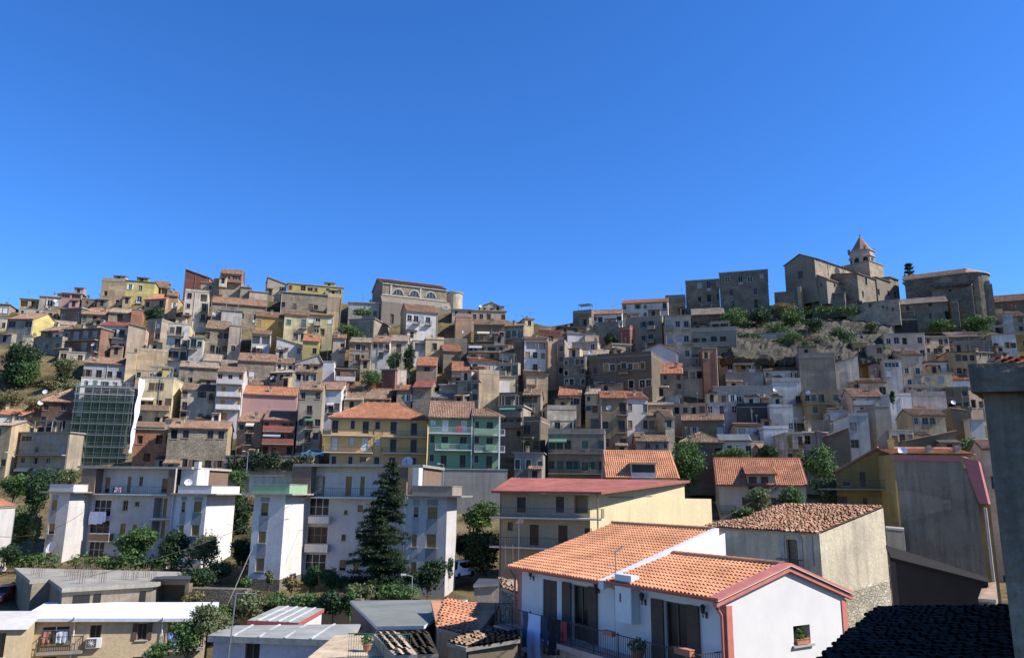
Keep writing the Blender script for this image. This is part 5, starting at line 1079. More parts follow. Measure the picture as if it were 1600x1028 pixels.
for (x0, x1) in ((.12, .3), (.34, .42), (.86, .93)): 
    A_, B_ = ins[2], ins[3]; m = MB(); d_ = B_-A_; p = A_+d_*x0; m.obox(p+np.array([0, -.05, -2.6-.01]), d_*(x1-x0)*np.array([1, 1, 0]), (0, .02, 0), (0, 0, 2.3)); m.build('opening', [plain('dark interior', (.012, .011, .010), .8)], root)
rn = random.Random(5)
for (xx, yy) in ((250, 330), (295, 355), (515, 345), (560, 375), (620, 400), (630, 330), (720, 355), (795, 395), (1055, 370), (1150, 350), (1195, 385), (595, 310), (690, 345), (975, 365)):
    p = onz('Q1', xx, yy+30, zs)-O; m = MB()
    for i in range(6): x, y = p[0]+(i % 3)*.2, p[1]+(i//3)*.3; m.tube((x, y, p[2]-.1), (x+rn.uniform(-.06, .06), y, p[2]+rn.uniform(.8, 1.2)), .016, 4)
    m.build('rebar_cluster', [plain('rusty steel', (.13, .085, .06), .8)], root)
tag(root, 'unfinished raw concrete building with starter bars on its flat slab', 'building')
lean('Q1', [(1225, 390, 66), (1530, 392, 66), (1540, 340, 76), (1290, 345, 76)], -13, 'ds', plain('dark canopy sheet', (.05, .05, .055), .7), 'dark open shed beside the raw concrete slab', 'shed', 'flat', .15, .3, [('o', 1250, 440, 1480, 600)], fascia=IRON())
# white house with grey sheet roof and its twin behind
lean('Q2', [(650, 722, 50), (1062, 742, 50), (1268, 628, 58), (905, 606, 58)], -16, 'wh', grs, 'low white house with a pale grey sheet roof and one red roof edge', 'low_house', 'sheet', .25, .3, fascia=plain('red painted fascia', (.40, .09, .08), .6))
root, q, F, ro = lean('Q2', [(332, 846, 41.5), (1372, 882, 40.5), (1575, 752, 48), (478, 764, 49)], -16, stucco('lilac white render', (.53, .475, .475), .3), grs, 'low white house with a grey seamed sheet roof and a thin pole', 'low_house', 'sheet', .3, .35, [('w', 632, 892, 752, 1040)])
g = MB(); u, z = F.loc('Q2', 505, 900, -.3); g.tube(F.pt(u, -.3, z-1.2), F.pt(u+.15, -.3, z+2.4), .035, 6); g.tube(F.pt(u+.15, -.3, z+2.4), F.pt(u+1.0, .2, z+2.35), .02, 5); g.tube(F.pt(u-.02, -.3, z-1.1), F.pt(u+.5, -.35, z-.85), .03, 5); g.build('antenna', [plain('grey metal', (.25, .25, .25), .4, .6)], root)
# grey-green felt roof
lean('U5', [(280, 446, 44), (700, 440, 43.5), (1090, 205, 56), (40, 216, 57)], -17, stucco('weathered plank wall', (.16, .13, .10), .6), grn, 'dark shed with a broad grey green felt roof', 'shed', 'flat', .18, .3, fascia=plain('pale roof seam', (.48, .48, .45), .7), cat='shed')
lean('U5', [(822, 452, 40), (1400, 700, 36), (1385, 236, 46), (762, 214, 47)], -17, 'be', 'new', 'small house with a bright orange barrel tile roof beside the felt roofed shed', 'low_house', 'tile', .18, .2, cw=.4, rh=.55, jit=.4, seed=31, lift=.6) if False else None
lean('U5', [(815, 455, 42), (1150, 545, 40), (1388, 238, 48), (762, 215, 49)], -17, 'be', 'new', 'small house with a bright orange barrel tile roof beside the felt roofed shed', 'low_house', 'tile', .18, .25, cw=.36, rh=.48, jit=.12, seed=31, lift=.3)
lean('U5', [(905, 590, 36), (1075, 635, 35.5), (1440, 490, 39), (1290, 445, 40)], -17, stucco('old yellow plaster', (.40, .34, .22), .6), 'old', 'crumbling strip of old tiles on a ruined wall', 'ruined_roof', 'tile', .15, .12, cw=.24, rh=.38, jit=1.5, seed=32, lift=.8, cat='ruin')
lean('U5', [(440, 705, 33), (640, 695, 33), (480, 500, 40), (240, 508, 40)], -17, 'be', 'pale', 'pale striped tile roof beside the green balcony railing', 'low_house', 'tile', .15, .2, cw=.34, rh=.5, jit=.6, seed=33, lift=.6)
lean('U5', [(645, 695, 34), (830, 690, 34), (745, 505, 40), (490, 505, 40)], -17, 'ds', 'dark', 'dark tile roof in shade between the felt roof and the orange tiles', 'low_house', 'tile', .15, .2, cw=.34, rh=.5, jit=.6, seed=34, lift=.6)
lean('U5', [(1140, 75, 56), (1378, 60, 56), (1392, 22, 61), (1190, 18, 61)], -16, 'pb', plain('dark canopy sheet', (.05, .05, .055), .7), 'small pale rendered hut with a dark flat roof behind the orange tiles', 'hut', 'flat', .2, .15, cat='hut')
lean('U5', [(1395, 110, 44), (1545, 160, 43), (1530, 30, 50), (1370, 15, 51)], -16, stone('mossy rubble', (.26, .25, .18), (.14, .13, .10), 3.), 'old', 'narrow rubble stone ruin with broken old tiles beside the white house', 'ruin', 'tile', .12, .05, cw=.25, rh=.4, jit=1.6, seed=35, lift=.8, cat='ruin')
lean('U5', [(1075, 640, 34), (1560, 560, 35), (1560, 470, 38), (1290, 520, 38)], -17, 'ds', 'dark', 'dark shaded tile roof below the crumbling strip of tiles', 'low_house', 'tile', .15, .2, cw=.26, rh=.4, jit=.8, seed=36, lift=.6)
# terrace with a green railing and plants
root = empty('terrace', P(*T('U5', 100, 690), 37)); m = MB(); m.box(-2, -1, -8, 2.6, 4.5, 0); m.build('floor_slab', [wallmat('be')], root)
m = MB()
for i in range(26): m.box(-.2+i*.11, -1.0, 0, -.185+i*.11, -.985, 1.05)
m.box(-.25, -1.01, 1.02, 2.6, -.97, 1.06); m.box(-.25, -1.01, .08, 2.6, -.97, .11); m.build('railing', [plain('green painted iron', (.05, .14, .10), .5)], root); tag(root, 'small terrace with a green railing behind the white sheet roofed house', 'terrace')
p0 = P(*T('U5', 190, 668), 37.5); pot(p0, .22, .35, 'orange pot with a yellow green plant on the small terrace', True, 0, 4)

# ---------------------------------------------------------------- near right: dark roof, lean-to, wall
C8 = np.array([8.42, 13.4]); zt = 2.32
O = np.array([C8[0], C8[1], -12.]); root = empty('near_house', O); pts = [(0, 0), (6, -1.6), (22, 6), (9.6, 11.5)]
m = MB(); Hn = 12+zt-.5
def rough(m, a, c, z0, z1, nx, nz, amp, seed, off=0.):
    rn_ = np.random.RandomState(seed); a, c = np.array(a, float), np.array(c, float); d = c-a; nv = np.array([d[1], -d[0]])/np.linalg.norm(d); V = []
    for j in range(nz+1):
        for i in range(nx+1):
            e = 0 if i in (0, nx) else 1; q = a+d*i/nx; r_ = amp*(.6*noise2(q[0]*3+seed, (z0+(z1-z0)*j/nz)*3)+.5*rn_.randn())*e+off; V.append((*(q+nv*r_), z0+(z1-z0)*j/nz))
    k = nx+1; m.add(V, [(j*k+i, j*k+i+1, (j+1)*k+i+1, (j+1)*k+i) for j in range(nz) for i in range(nx)])
for i in range(4):
    a, c = pts[i], pts[(i+1) % 4]
    if i in (0, 3): rough(m, a, c, -3, Hn, 60, 140, .022, i+3)
    else: m.quad((*a, -3), (*c, -3), (*c, Hn), (*a, Hn))
m.build('wall', [stucco('dark weathered cement', (.28, .225, .16), .8, (.07, .056, .04), 1.8, 1., 1.)], root)
m = MB(); cx = np.mean([p[0] for p in pts]); cy = np.mean([p[1] for p in pts]); ex2 = [(p[0]+(p[0]-cx)*.03-.05, p[1]+(p[1]-cy)*.03-.08) for p in pts]
m.poly([(*p, Hn+.5) for p in ex2], 0); m.poly([(*p, Hn) for p in ex2][::-1], 0)
for i in range(4): rough(m, ex2[i], ex2[(i+1) % 4], Hn, Hn+.5, 50, 6, .02, i+9)
m.build('coping', [stucco('dark weathered cement', (.28, .225, .16))], root)
m = MB(); tiles(m, (2.7, 1.9, Hn+.45), np.array([.97, -.25, 0]), np.array([.24, .93, .28]), 6, 4, 0, 0, .28, .45, .11, 0, .3, 41, True, .8); m.build('roof', [roofmat('near')], root)
m = MB(); m.obox((-.05, .3, 6.9), (.0, .25, .0), (-.22, .03, 0), (0, 0, .05)); m.obox((-.1, .35, 6.95), (0, .15, 0), (-.1, .0, .02), (.04, 0, .12)); m.build('hose_bracket', [IRON()], root)
tag(root, 'dark cement wall of the near house with a thick coping on the far right', 'house')
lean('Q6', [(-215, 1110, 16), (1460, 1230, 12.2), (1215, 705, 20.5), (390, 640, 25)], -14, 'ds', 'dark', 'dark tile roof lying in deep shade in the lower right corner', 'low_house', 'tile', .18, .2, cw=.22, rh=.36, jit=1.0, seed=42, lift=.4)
root, q, F, ro = lean('Q6', [(380, 290, 40), (1092, 472, 36), (1092, 440, 41), (345, 200, 47)], -13, plain('shade dark plank wall', (.028, .023, .018), .9), plain('shade dark roofing', (.03, .026, .021), .95, spec=.05), 'dark lean-to shed roof under the tall grey party wall', 'shed', 'flat', .2, .3, cw=.26, rh=.4, jit=.9, seed=43, cat='shed', fascia=plain('shade dark roofing', (.03, .026, .021), .95, spec=.05))  # near-black roof and wall colours carry the deep shade over this lean-to
lean('Q6', [(345, 72, 65), (478, 84, 65), (478, 70, 70), (345, 60, 70)], -13, 'gb', CONC(), 'narrow grey rendered wall block between the beige ruin and the grey party wall', 'outbuilding', 'flat', .15, .05, cat='outbuilding')
lean('Q6', [(1020, 590, 33), (1150, 600, 33), (1150, 470, 38), (1060, 480, 38)], -13, 'sb', 'old', 'sunlit rubble stub between the dark shed and the near wall', 'ruin', 'flat', .12, .05, cat='ruin')

# ---------------------------------------------------------------- church with arched windows on the ridge (middle)
def arch_win(parent, pl, x0, x1, z0, zs, zt, name='arched_window', gm=None, trim=True, n=10):
    m = MB(); xm, rx = (x0+x1)/2, (x1-x0)/2
    pts = [(x0, z0), (x1, z0)]+[(xm+rx*math.cos(math.pi*i/n), zs+(zt-zs)*math.sin(math.pi*i/n)) for i in range(n+1)]
    m.poly([pl.pt(x, -.03, z) for x, z in pts], 0)
    if trim:
        a = [(xm+rx*math.cos(math.pi*i/n), zs+(zt-zs)*math.sin(math.pi*i/n)) for i in range(n+1)]; b = [(xm+(rx+.35)*math.cos(math.pi*i/n), zs+(zt-zs+.35)*math.sin(math.pi*i/n)) for i in range(n+1)]
        for i in range(n): m.quad(pl.pt(a[i][0], -.14, a[i][1]), pl.pt(b[i][0], -.14, b[i][1]), pl.pt(b[i+1][0], -.14, b[i+1][1]), pl.pt(a[i+1][0], -.14, a[i+1][1]), 1); m.quad(pl.pt(a[i][0], -.14, a[i][1]), pl.pt(a[i+1][0], -.14, a[i+1][1]), pl.pt(a[i+1][0], .0, a[i+1][1]), pl.pt(a[i][0], .0, a[i][1]), 1); m.quad(pl.pt(b[i][0], -.14, b[i][1]), pl.pt(b[i][0], .0, b[i][1]), pl.pt(b[i+1][0], .0, b[i+1][1]), pl.pt(b[i+1][0], -.14, b[i+1][1]), 1)
        for k in (.33, .66): x = x0+(x1-x0)*k; m.obox(pl.pt(x-.04, -.1, z0), pl.ex*.08, pl.ey*.06, (0, 0, (zt-z0)*.85), 1)
    m.build(name, [gm or plain('dark leaded glass', (.03, .045, .05), .3), TRIM()], parent)
t = 'C3'; yaw = 23; D = 208; pc = T(t, 297, 245); tmp = Pl(None, [*P(pc[0], pc[1]+10, D)[:2], 0], yaw); z0 = tmp.loc(t, 297, 640)[1]; O = np.array([tmp.W[0], tmp.W[1], z0]); root = empty('church', O, math.radians(yaw)); F = Pl(root, O, yaw)
H = F.loc(t, 297, 245)[1]; W_ = F.loc(t, 1092, 335)[0]; zc = F.loc(t, 297, 395)[1]; yr, zr = F.xp(t, 228, 205, -.3); zr = max(zr, H+1.5); yr = max(3.5, min(6.5, yr))
b = MB(); F.wall(b, 0, W_, -6, H, 0); b.poly([(0, 2*yr, -6), (0, 0, -6), (0, 0, H), (0, yr, zr), (0, 2*yr, H)]); b.poly([(W_, 0, -6), (W_, 2*yr, -6), (W_, 2*yr, H), (W_, yr, zr), (W_, 0, H)]); b.quad((W_, 2*yr, -6), (0, 2*yr, -6), (0, 2*yr, H), (W_, 2*yr, H)); b.build('wall', [wallmat('st')], root)
for (a, c, y0, y1) in ((428, 552, 335, 400), (635, 748, 352, 420), (838, 952, 370, 440)):
    x0, z_0, x1, z_1 = F.rect(t, a, y0, c, y1); arch_win(root, F, x0, x1, z_0, z_0+.1, z_1)
b = MB(); b.box(-.15, -.3, zc-.25, W_+.1, -.02, zc+.1); b.box(-.1, -.3, H-.45, W_+.1, -.02, H-.05)
for k in (405, 770): x = F.loc(t, k, 300)[0]; b.box(x-.25, -.18, zc+.1, x+.25, -.02, H-.45)
b.build('cornice', [TRIM()], root)
v = np.array([0, yr+.4, zr-H+.2]); L = np.linalg.norm(v); rf = MB(); tiles(rf, (-.3, -.4, H), (1, 0, 0), v/L, W_+.6, L, 0, 0, .32, .5, .09, 0, .4, 51); rf.quad((W_+.3, 2*yr+.4, H), (-.3, 2*yr+.4, H), (-.3, yr, zr+.2), (W_+.3, yr, zr+.2)); ridge(rf, (-.3, yr, zr+.22), (W_+.3, yr, zr+.22)); rf.build('roof', [roofmat('mid')], root)
A = Pl(root, O, yaw, (0, -2.2, 0)); za = A.loc(t, 297, 480)[1]; x0 = A.loc(t, 287, 560)[0]; x1 = A.loc(t, 1150, 600)[0]; z1 = A.loc(t, 1150, 498)[1]
A.win('k', A.rect(t, 395, 640, 440, 760), 'grey'); b = MB(); A.wall(b, x0, x1, -6, za, 0); b.quads([[A.pt(x1, 0, -6), (x1, 1, -6), (x1, 1, za), A.pt(x1, 0, za)], [(x0, .2, -6), A.pt(x0, 0, -6), A.pt(x0, 0, za), (x0, .2, za)], [A.pt(x0, 0, za), A.pt(x1, 0, za), (x1, -.02, zc-.3), (x0, -.02, zc-.3)]]); b.build('aisle_wall', [stucco('grey brown render', (.24, .20, .15), .6)], root)
m = MB(); x, z = A.loc(t, 1075, 552); 
n = 14
for r0, r1, mi, yy in ((0, .62, 0, -.05), (.62, .85, 1, -.1)):
    for i in range(n):
        a0, a1 = 2*math.pi*i/n, 2*math.pi*(i+1)/n; q = [(r_*1.35*math.cos(a_), r_*math.sin(a_)) for r_, a_ in ((r0, a0), (r1, a0), (r1, a1), (r0, a1))]; m.quad(*[A.pt(x+p[0], yy, z+p[1]) for p in q], mi)
m.build('oval_window', [plain('dark leaded glass', (.03, .045, .05), .3), TRIM()], root)
m = MB(); yc = yr; cxl = F.loc(t, 1185, 450, yr)[0]; zt = F.loc(t, 1185, 385, yr)[1]; m.lathe([(2.5, -4), (2.5, zt-.3), (2.75, zt-.3), (2.75, zt), (0, zt+.25)], 22, (cxl, yr, 0)); m.build('round_apse', [wallmat('mw')], root)
tag(root, 'stone church on the ridge with three half round windows and a pale round apse', 'church')
# ---------------------------------------------------------------- church with the bell tower (right)
t = 'R3'; yaw = -53; D = 207; pc = T(t, 170, 345); tmp = Pl(None, [*P(pc[0], pc[1]+15, D)[:2], 0], yaw); zb = tmp.loc(t, 170, 640)[1]; O = np.array([tmp.W[0], tmp.W[1], zb]); root = empty('church', O, math.radians(yaw)); F = Pl(root, O, yaw)
H = F.loc(t, 170, 345)[1]; W_ = F.loc(t, 475, 400)[0]; xa, za = F.loc(t, 318, 242); S_ = Pl(root, O, yaw, (W_, 0, 0), 90); H = S_.loc(t, 478, 288)[1]*.75+H*.25; Ls = S_.loc(t, 1075, 388)[0]
sr = wallmat('sb'); sg = stucco('grey church plaster', (.25, .205, .15), .6)
F.win('k', F.rect(t, 300, 412, 350, 490), 'grey')
b = MB(); F.wall(b, 0, W_, -4, H, 0); b.poly([(0, 0, H), (W_, 0, H), (xa, 0, za)], 0); b.build('facade', [sg], root)
b = MB(); S_.wall(b, 0, Ls, -4, H, 0); b.quads([[(0, Ls, -4), (0, 0, -4), (0, 0, H), (0, Ls, H)], [(W_, Ls, -4), (0, Ls, -4), (0, Ls, H), (W_, Ls, H)]]); b.poly([(W_, Ls, H), (0, Ls, H), (xa, Ls, za)]); b.build('nave_wall', [sr], root)
rf = MB()
for xe in (0, W_):
    v = np.array([xa-xe, 0, za-H]); L = np.linalg.norm(v); o_ = np.array([xe, 0, H+.1])-v/L*.4
    if xe: tiles(rf, o_+np.array([0, -.3, 0]), (0, 1, 0), v/L, Ls+.6, L+.4, 0, 0, .34, .5, .09, 0, .4, 61)
    else: tiles(rf, o_+np.array([0, Ls+.3, 0]), (0, -1, 0), v/L, Ls+.6, L+.4, 0, 0, .34, .5, .09, 0, .4, 62)
    rf.obox(o_+np.array([0, -.34, -.2]), v/L*(L+.4), (0, .06, 0), (0, 0, .22), 1)
rf.build('roof', [roofmat('old'), plain('roof timber', (.16, .10, .07), .8)], root)
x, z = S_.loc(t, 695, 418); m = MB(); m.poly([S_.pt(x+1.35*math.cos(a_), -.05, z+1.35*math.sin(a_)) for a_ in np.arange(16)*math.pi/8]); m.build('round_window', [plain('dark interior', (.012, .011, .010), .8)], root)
for (k, y0, y1) in ((603, 305, 455), (755, 340, 420)): x = S_.loc(t, k, 380)[0]; m = MB(); m.obox(S_.pt(x-.15, -.12, S_.loc(t, k, y1)[1]), S_.ex*.3, S_.ey*.1, (0, 0, S_.loc(t, k, y0)[1]-S_.loc(t, k, y1)[1])); m.build('pilaster', [sg], root)
def wingbox(y0, y1, xw, zt_in, zt_out, mat, rc, wins=(), fw=(), name='aisle_wall'):
    """a lean-to along the sunny side of the nave, from y0 to y1, xw wide"""
    f2 = Pl(root, O, yaw, (W_, y0, 0), 0); s2 = Pl(root, O, yaw, (W_+xw, y0, 0), 90)
    for w_ in wins: s2.win(w_[0], s2.rect(t, *w_[1:5]), 'brown', 1 if len(w_) > 5 else 0)
    for w_ in fw: f2.win(w_[0], f2.rect(t, *w_[1:5]), 'brown', 0)
    b = MB(); f2.wall(b, 0, xw, -5, zt_out, 0); b.poly([f2.pt(0, 0, zt_out), f2.pt(xw, 0, zt_out), f2.pt(0, 0, zt_in)], 0); s2.wall(b, 0, y1-y0, -5, zt_out, 0); e = y1-y0
    b.poly([f2.pt(xw, e, -5), f2.pt(0, e, -5), f2.pt(0, e, zt_in), f2.pt(xw, e, zt_out)], 0); w = b.build(name, [mat], root)
    v = np.array([-xw-.3, 0, zt_in-zt_out+.1]); L = np.linalg.norm(v); r = MB(); tiles(r, (W_+xw+.3, y0-.2, zt_out), (0, 1, 0), v/L, e+.4, L, 0, 0, .34, .5, .09, 0, .4, int(y0*7)+63); r.obox((W_+xw+.3, y0-.24, zt_out-.18), v, (0, .05, 0), (0, 0, .2), 1); r.obox((W_+xw+.3, y0-.2, zt_out-.18), (0, e+.4, 0), (.05, 0, 0), (0, 0, .17), 1); r.build('aisle_roof', [roofmat('mid'), plain('roof timber', (.16, .10, .07), .8)], root); return s2
y1 = max(.4, S_.loc(t, 497, 520)[0]); p1 = Pl(root, O, yaw, (W_, y1, 0), 0); xw = p1.loc(t, 592, 560)[0]; p2 = Pl(root, O, yaw, (W_+xw, y1, 0), 90); y2 = y1+p2.loc(t, 742, 560)[0]
zi = S_.loc(t, 500, 452)[1]; zo = p2.loc(t, 592, 490)[1]
wingbox(y1, y2, xw, max(zi, zo+.8), zo, sg, 'mid', [('k', 660, 535, 680, 570)], [('k', 528, 530, 546, 570)])
p3 = Pl(root, O, yaw, (W_, y2, 0), 0); xb = p3.loc(t, 905, 560)[0]; p4 = Pl(root, O, yaw, (W_+xb, y2, 0), 90); y3 = y2+p4.loc(t, 1085, 580)[0]; zo2 = p4.loc(t, 905, 432)[1]
wingbox(y2+.01, y3, xb, zo2+1.2, zo2, wallmat('st'), 'mid', [('w', 970, 472, 998, 548, 1), ('k', 942, 612, 962, 672)], (), 'transept_wall')
y4 = y2+p4.loc(t, 1225, 580)[0]; y5 = y2+p4.loc(t, 1312, 580)[0]; z3 = p4.loc(t, 1160, 500)[1]; z4 = p4.loc(t, 1270, 488)[1]
wingbox(y3+.01, y4, xb+.3, z3+.9, z3, sg, 'old', [('w', 1100, 590, 1122, 650), ('w', 1200, 608, 1220, 660)], (), 'sacristy_wall')
s5 = wingbox(y4+.01, y5, xb+.1, z4+.7, z4, wallmat('st'), 'old', [('s', 1262, 495, 1280, 550), ('k', 1270, 620, 1292, 678)], (), 'sacristy_wall')
# bell tower: eight sided drum with dark openings, pinnacles and a spire
yc = S_.loc(t, 940, 330)[0]; q0 = ray(*T(t, 940, 300)); loc = None
bx = xa; C_ = Pl(root, O, yaw, (xa, 0, 0), 90); yc, zt_ = C_.loc(t, 940, 255); zb_ = C_.loc(t, 940, 360)[1]; r_ = 3.55
m = MB(); pp = [(r_, zb_-7), (r_, zb_), (r_+.3, zb_), (r_+.3, zb_+.3), (r_-.1, zb_+.3), (r_-.1, zt_-1.0), (r_+.25, zt_-1.0), (r_+.25, zt_-.6), (r_-.05, zt_-.6), (r_-.05, zt_+.8), (r_+.3, zt_+.8), (r_+.3, zt_+1.1), (0, zt_+1.1)]
m.lathe(pp, 8, (xa, yc, 0), 0, math.pi/8, math.pi/8+2*math.pi); m.build('bell_tower', [stucco('pale pinkish stone', (.50, .395, .32), .4)], root)
m = MB(); m.box(xa-4.3, yc-4.3, zb_-12, xa+4.3, yc+4.3, zb_-.05); m.box(xa-4.5, yc-4.5, zb_-.05, xa+4.5, yc+4.5, zb_+.2); m.build('tower_base', [wallmat('sb')], root)
for i in range(8):
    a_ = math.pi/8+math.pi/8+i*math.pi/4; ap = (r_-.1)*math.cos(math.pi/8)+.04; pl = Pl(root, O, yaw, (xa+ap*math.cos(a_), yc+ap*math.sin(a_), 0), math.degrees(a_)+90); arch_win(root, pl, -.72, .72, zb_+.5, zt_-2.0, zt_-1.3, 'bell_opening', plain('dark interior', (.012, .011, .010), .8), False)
zap = C_.loc(t, 913, 58)[1]; m = MB(); m.lathe([(r_-.2, zt_+1.1), (r_*.62, zt_+1.1+(zap-zt_-1.1)*.36), (.22, zap-.2), (.0, zap)], 8, (xa, yc, 0), 0, math.pi/8, math.pi/8+2*math.pi); m.lathe([(0, zap-.1), (.28, zap+.15), (.2, zap+.45), (0, zap+.6)], 8, (xa, yc, 0)); m.tube((xa, yc, zap+.5), (xa, yc, zap+1.5), .05, 5); m.build('spire', [stucco('spire brick', (.31, .185, .13), .3)], root)
for i in range(4):
    a_ = math.pi/4+i*math.pi/2; m = MB(); m.lathe([(.42, zt_+.8), (.42, zt_+1.9), (.5, zt_+1.9), (0, zt_+3.4)], 6, (xa+(r_+.1)*math.cos(a_), yc+(r_+.1)*math.sin(a_), 0)); m.build('pinnacle', [stucco('spire brick', (.31, .185, .13), .3)], root)
tag(root, 'old stone church with an eight sided bell tower and pointed spire', 'church')
SPIRE = root
# low houses and wall in front of the church
h = House(t, 778, 1322, 720, 825, D=199, yaw=-30, seed=920); h.f.wins(t, 'brown', 0, [('s', 792, 700, 815, 755), ('k', 895, 705, 945, 750), ('s', 1010, 735, 1038, 775), ('w', 1142, 755, 1165, 785), ('s', 1190, 765, 1208, 795), ('s', 1245, 775, 1260, 815)]); h.finish('sb', 'f', None, 'old', slab=.12, chim=0, depth=6).lab('long low stone house running along under the spired church')
h = House(t, 432, 772, 640, 735, D=202, yaw=-30, seed=921); h.f.wins(t, 'brown', 0, [('w', 452, 660, 482, 688), ('w', 625, 668, 660, 700)]); h.finish('sg', 'f', None, 'old', slab=.2, chim=0, depth=5).lab('low dark stone house with a pale roof edge below the church facade')
retaining(t, 65, 345, 612, 745, 203, 'sg', 'dark stone garden wall before the gabled church front', -20, 'stone_wall', 1.0, 0)
retaining(t, 335, 375, 598, 725, 200, 'rp', 'short sunlit pale wall stub before the church front', 60, 'wall_stub', 1.0, 0)
# ---------------------------------------------------------------- dark church with the round apse (far right)
t = 'R4'; yaw = -33; D = 206; pc = T(t, 222, 245); tmp = Pl(None, [*P(pc[0], pc[1]+15, D)[:2], 0], yaw); zb = tmp.loc(t, 222, 520)[1]; O = np.array([tmp.W[0], tmp.W[1], zb]); root = empty('church', O, math.radians(yaw)); F = Pl(root, O, yaw)
H = F.loc(t, 222, 242)[1]; W_ = F.loc(t, 855, 300)[0]; yr = 5.2; zr = F.loc(t, 835, 128, yr)[1]; zr = min(max(zr, H+1.6), H+4)
F.win('k', F.rect(t, 575, 245, 640, 275), 'grey') ; b = MB(); F.wall(b, 0, W_, -10, H); b.poly([(0, 2*yr, -10), (0, 0, -10), (0, 0, H), (0, yr, zr), (0, 2*yr, H)]); b.quad((W_, 2*yr, -10), (0, 2*yr, -10), (0, 2*yr, H), (W_, 2*yr, H))
n = 12; ap = [(W_+yr*.95*math.sin(math.pi*i/n), yr-yr*math.cos(math.pi*i/n)) for i in range(n+1)]
b.quads([[(*ap[i], -10), (*ap[i+1], -10), (*ap[i+1], H), (*ap[i], H)] for i in range(n)]); b.build('wall', [stone('dark church stone', (.175, .145, .105), (.125, .105, .078), 1.6)], root)
v = np.array([0, yr+.4, zr-H+.15]); L = np.linalg.norm(v); rf = MB(); tiles(rf, (-.3, -.4, H), (1, 0, 0), v/L, W_+.3, L, 0, 0, .34, .5, .09, 0, .4, 71); rf.quad((W_, 2*yr+.4, H), (-.3, 2*yr+.4, H), (-.3, yr, zr+.15), (W_, yr, zr+.15)); ap2 = [(W_+(x-W_)*1.08, yr+(y-yr)*1.08) for x, y in ap]
rf.add([c_ for i in range(n) for c_ in ((*ap2[i], H-.05), (*ap2[i+1], H-.05), (W_, yr, zr+.15))], [(3*i, 3*i+1, 3*i+2) for i in range(n)]); rf.quads([[(*ap2[i], H-.3), (*ap2[i+1], H-.3), (*ap2[i+1], H-.05), (*ap2[i], H-.05)] for i in range(n)], 1); rf.box(-.3, -.45, H-.25, W_, -.4, H, 1); rf.build('roof', [roofmat('old'), TRIM()], root)
for (a_, c_) in ((560, 690), (745, 850)): x0, z0, x1, z1 = F.rect(t, a_, 205, c_, 265); arch_win(root, F, x0, x1, z0, z0+.3, z1, 'arched_window', stucco('grey brown render', (.24, .20, .15), .6), False)
A = Pl(root, O, yaw, (0, -4, 0)); x0 = A.loc(t, 492, 400)[0]; x1 = A.loc(t, 900, 400)[0]; za = A.loc(t, 700, 318)[1]; A.win('k', A.rect(t, 655, 338, 690, 362), 'grey'); b = MB(); A.wall(b, x0, x1, -10, za); b.quads([[A.pt(x1, 0, -10), A.pt(x1, 4, -10), A.pt(x1, 4, za), A.pt(x1, 0, za)], [A.pt(x0, 4, -10), A.pt(x0, 0, -10), A.pt(x0, 0, za), A.pt(x0, 4, za)]]); b.poly([A.pt(x1, 0, za), A.pt(x1, 4, za), A.pt(x1, 4, za+1.3)]); b.build('aisle_wall', [stone('dark church stone', (.175, .145, .105), (.125, .105, .078), 1.6)], root)
v = np.array([0, 4.3, 1.4]); L = np.linalg.norm(v); rf = MB(); tiles(rf, A.pt(x0-.2, -.3, za), (1, 0, 0), v/L, x1-x0+.4, L, 0, 0, .34, .5, .09, 0, .4, 72); rf.build('aisle_roof', [roofmat('old')], root)
for i in (4, 7, 9): 
    x, y = ap[i]; m = MB(); m.box(x-.5, y-.5, -10, x+.7, y+.5, H-2.5); m.build('buttress', [wallmat('st')], root)
tag(root, 'dark stone church with a rounded apse and a long tile roof', 'church')
h = House(t, 165, 655, 470, 640, D=196, yaw=-22, seed=922); h.f.wins(t, 'brown', 0, [('d', 232, 500, 262, 580), ('k', 452, 470, 490, 512), ('w', 462, 572, 484, 635), ('k', 622, 555, 680, 640)]); h.finish('sg', 'e', 430, 'pale', depth=7, chim=0).lab('old grey stone house with a worn pale roof before the apsed church')
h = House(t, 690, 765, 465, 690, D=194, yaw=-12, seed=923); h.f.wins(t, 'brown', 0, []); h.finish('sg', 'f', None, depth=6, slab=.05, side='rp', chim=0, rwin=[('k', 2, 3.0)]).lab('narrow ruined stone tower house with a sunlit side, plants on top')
retaining(t, 905, 1060, 425, 640, 199, 'sg', 'dark ruined wall sloping down beside the round apse', -30, 'ruined_wall', 1.2, 0)
retaining(t, 1060, 1205, 530, 640, 202, 'rp', 'low pale ruined wall beyond the round apse', -10, 'ruined_wall', 1.0, 0)
h = House(t, 1100, 1500, 450, 620, D=204, yaw=-24, seed=924); h.lay('k-k-k'); h.finish('ds', 'e', 400, 'mid', chim=0).lab('long dark house with a reddish roof at the far right end of the ridge')
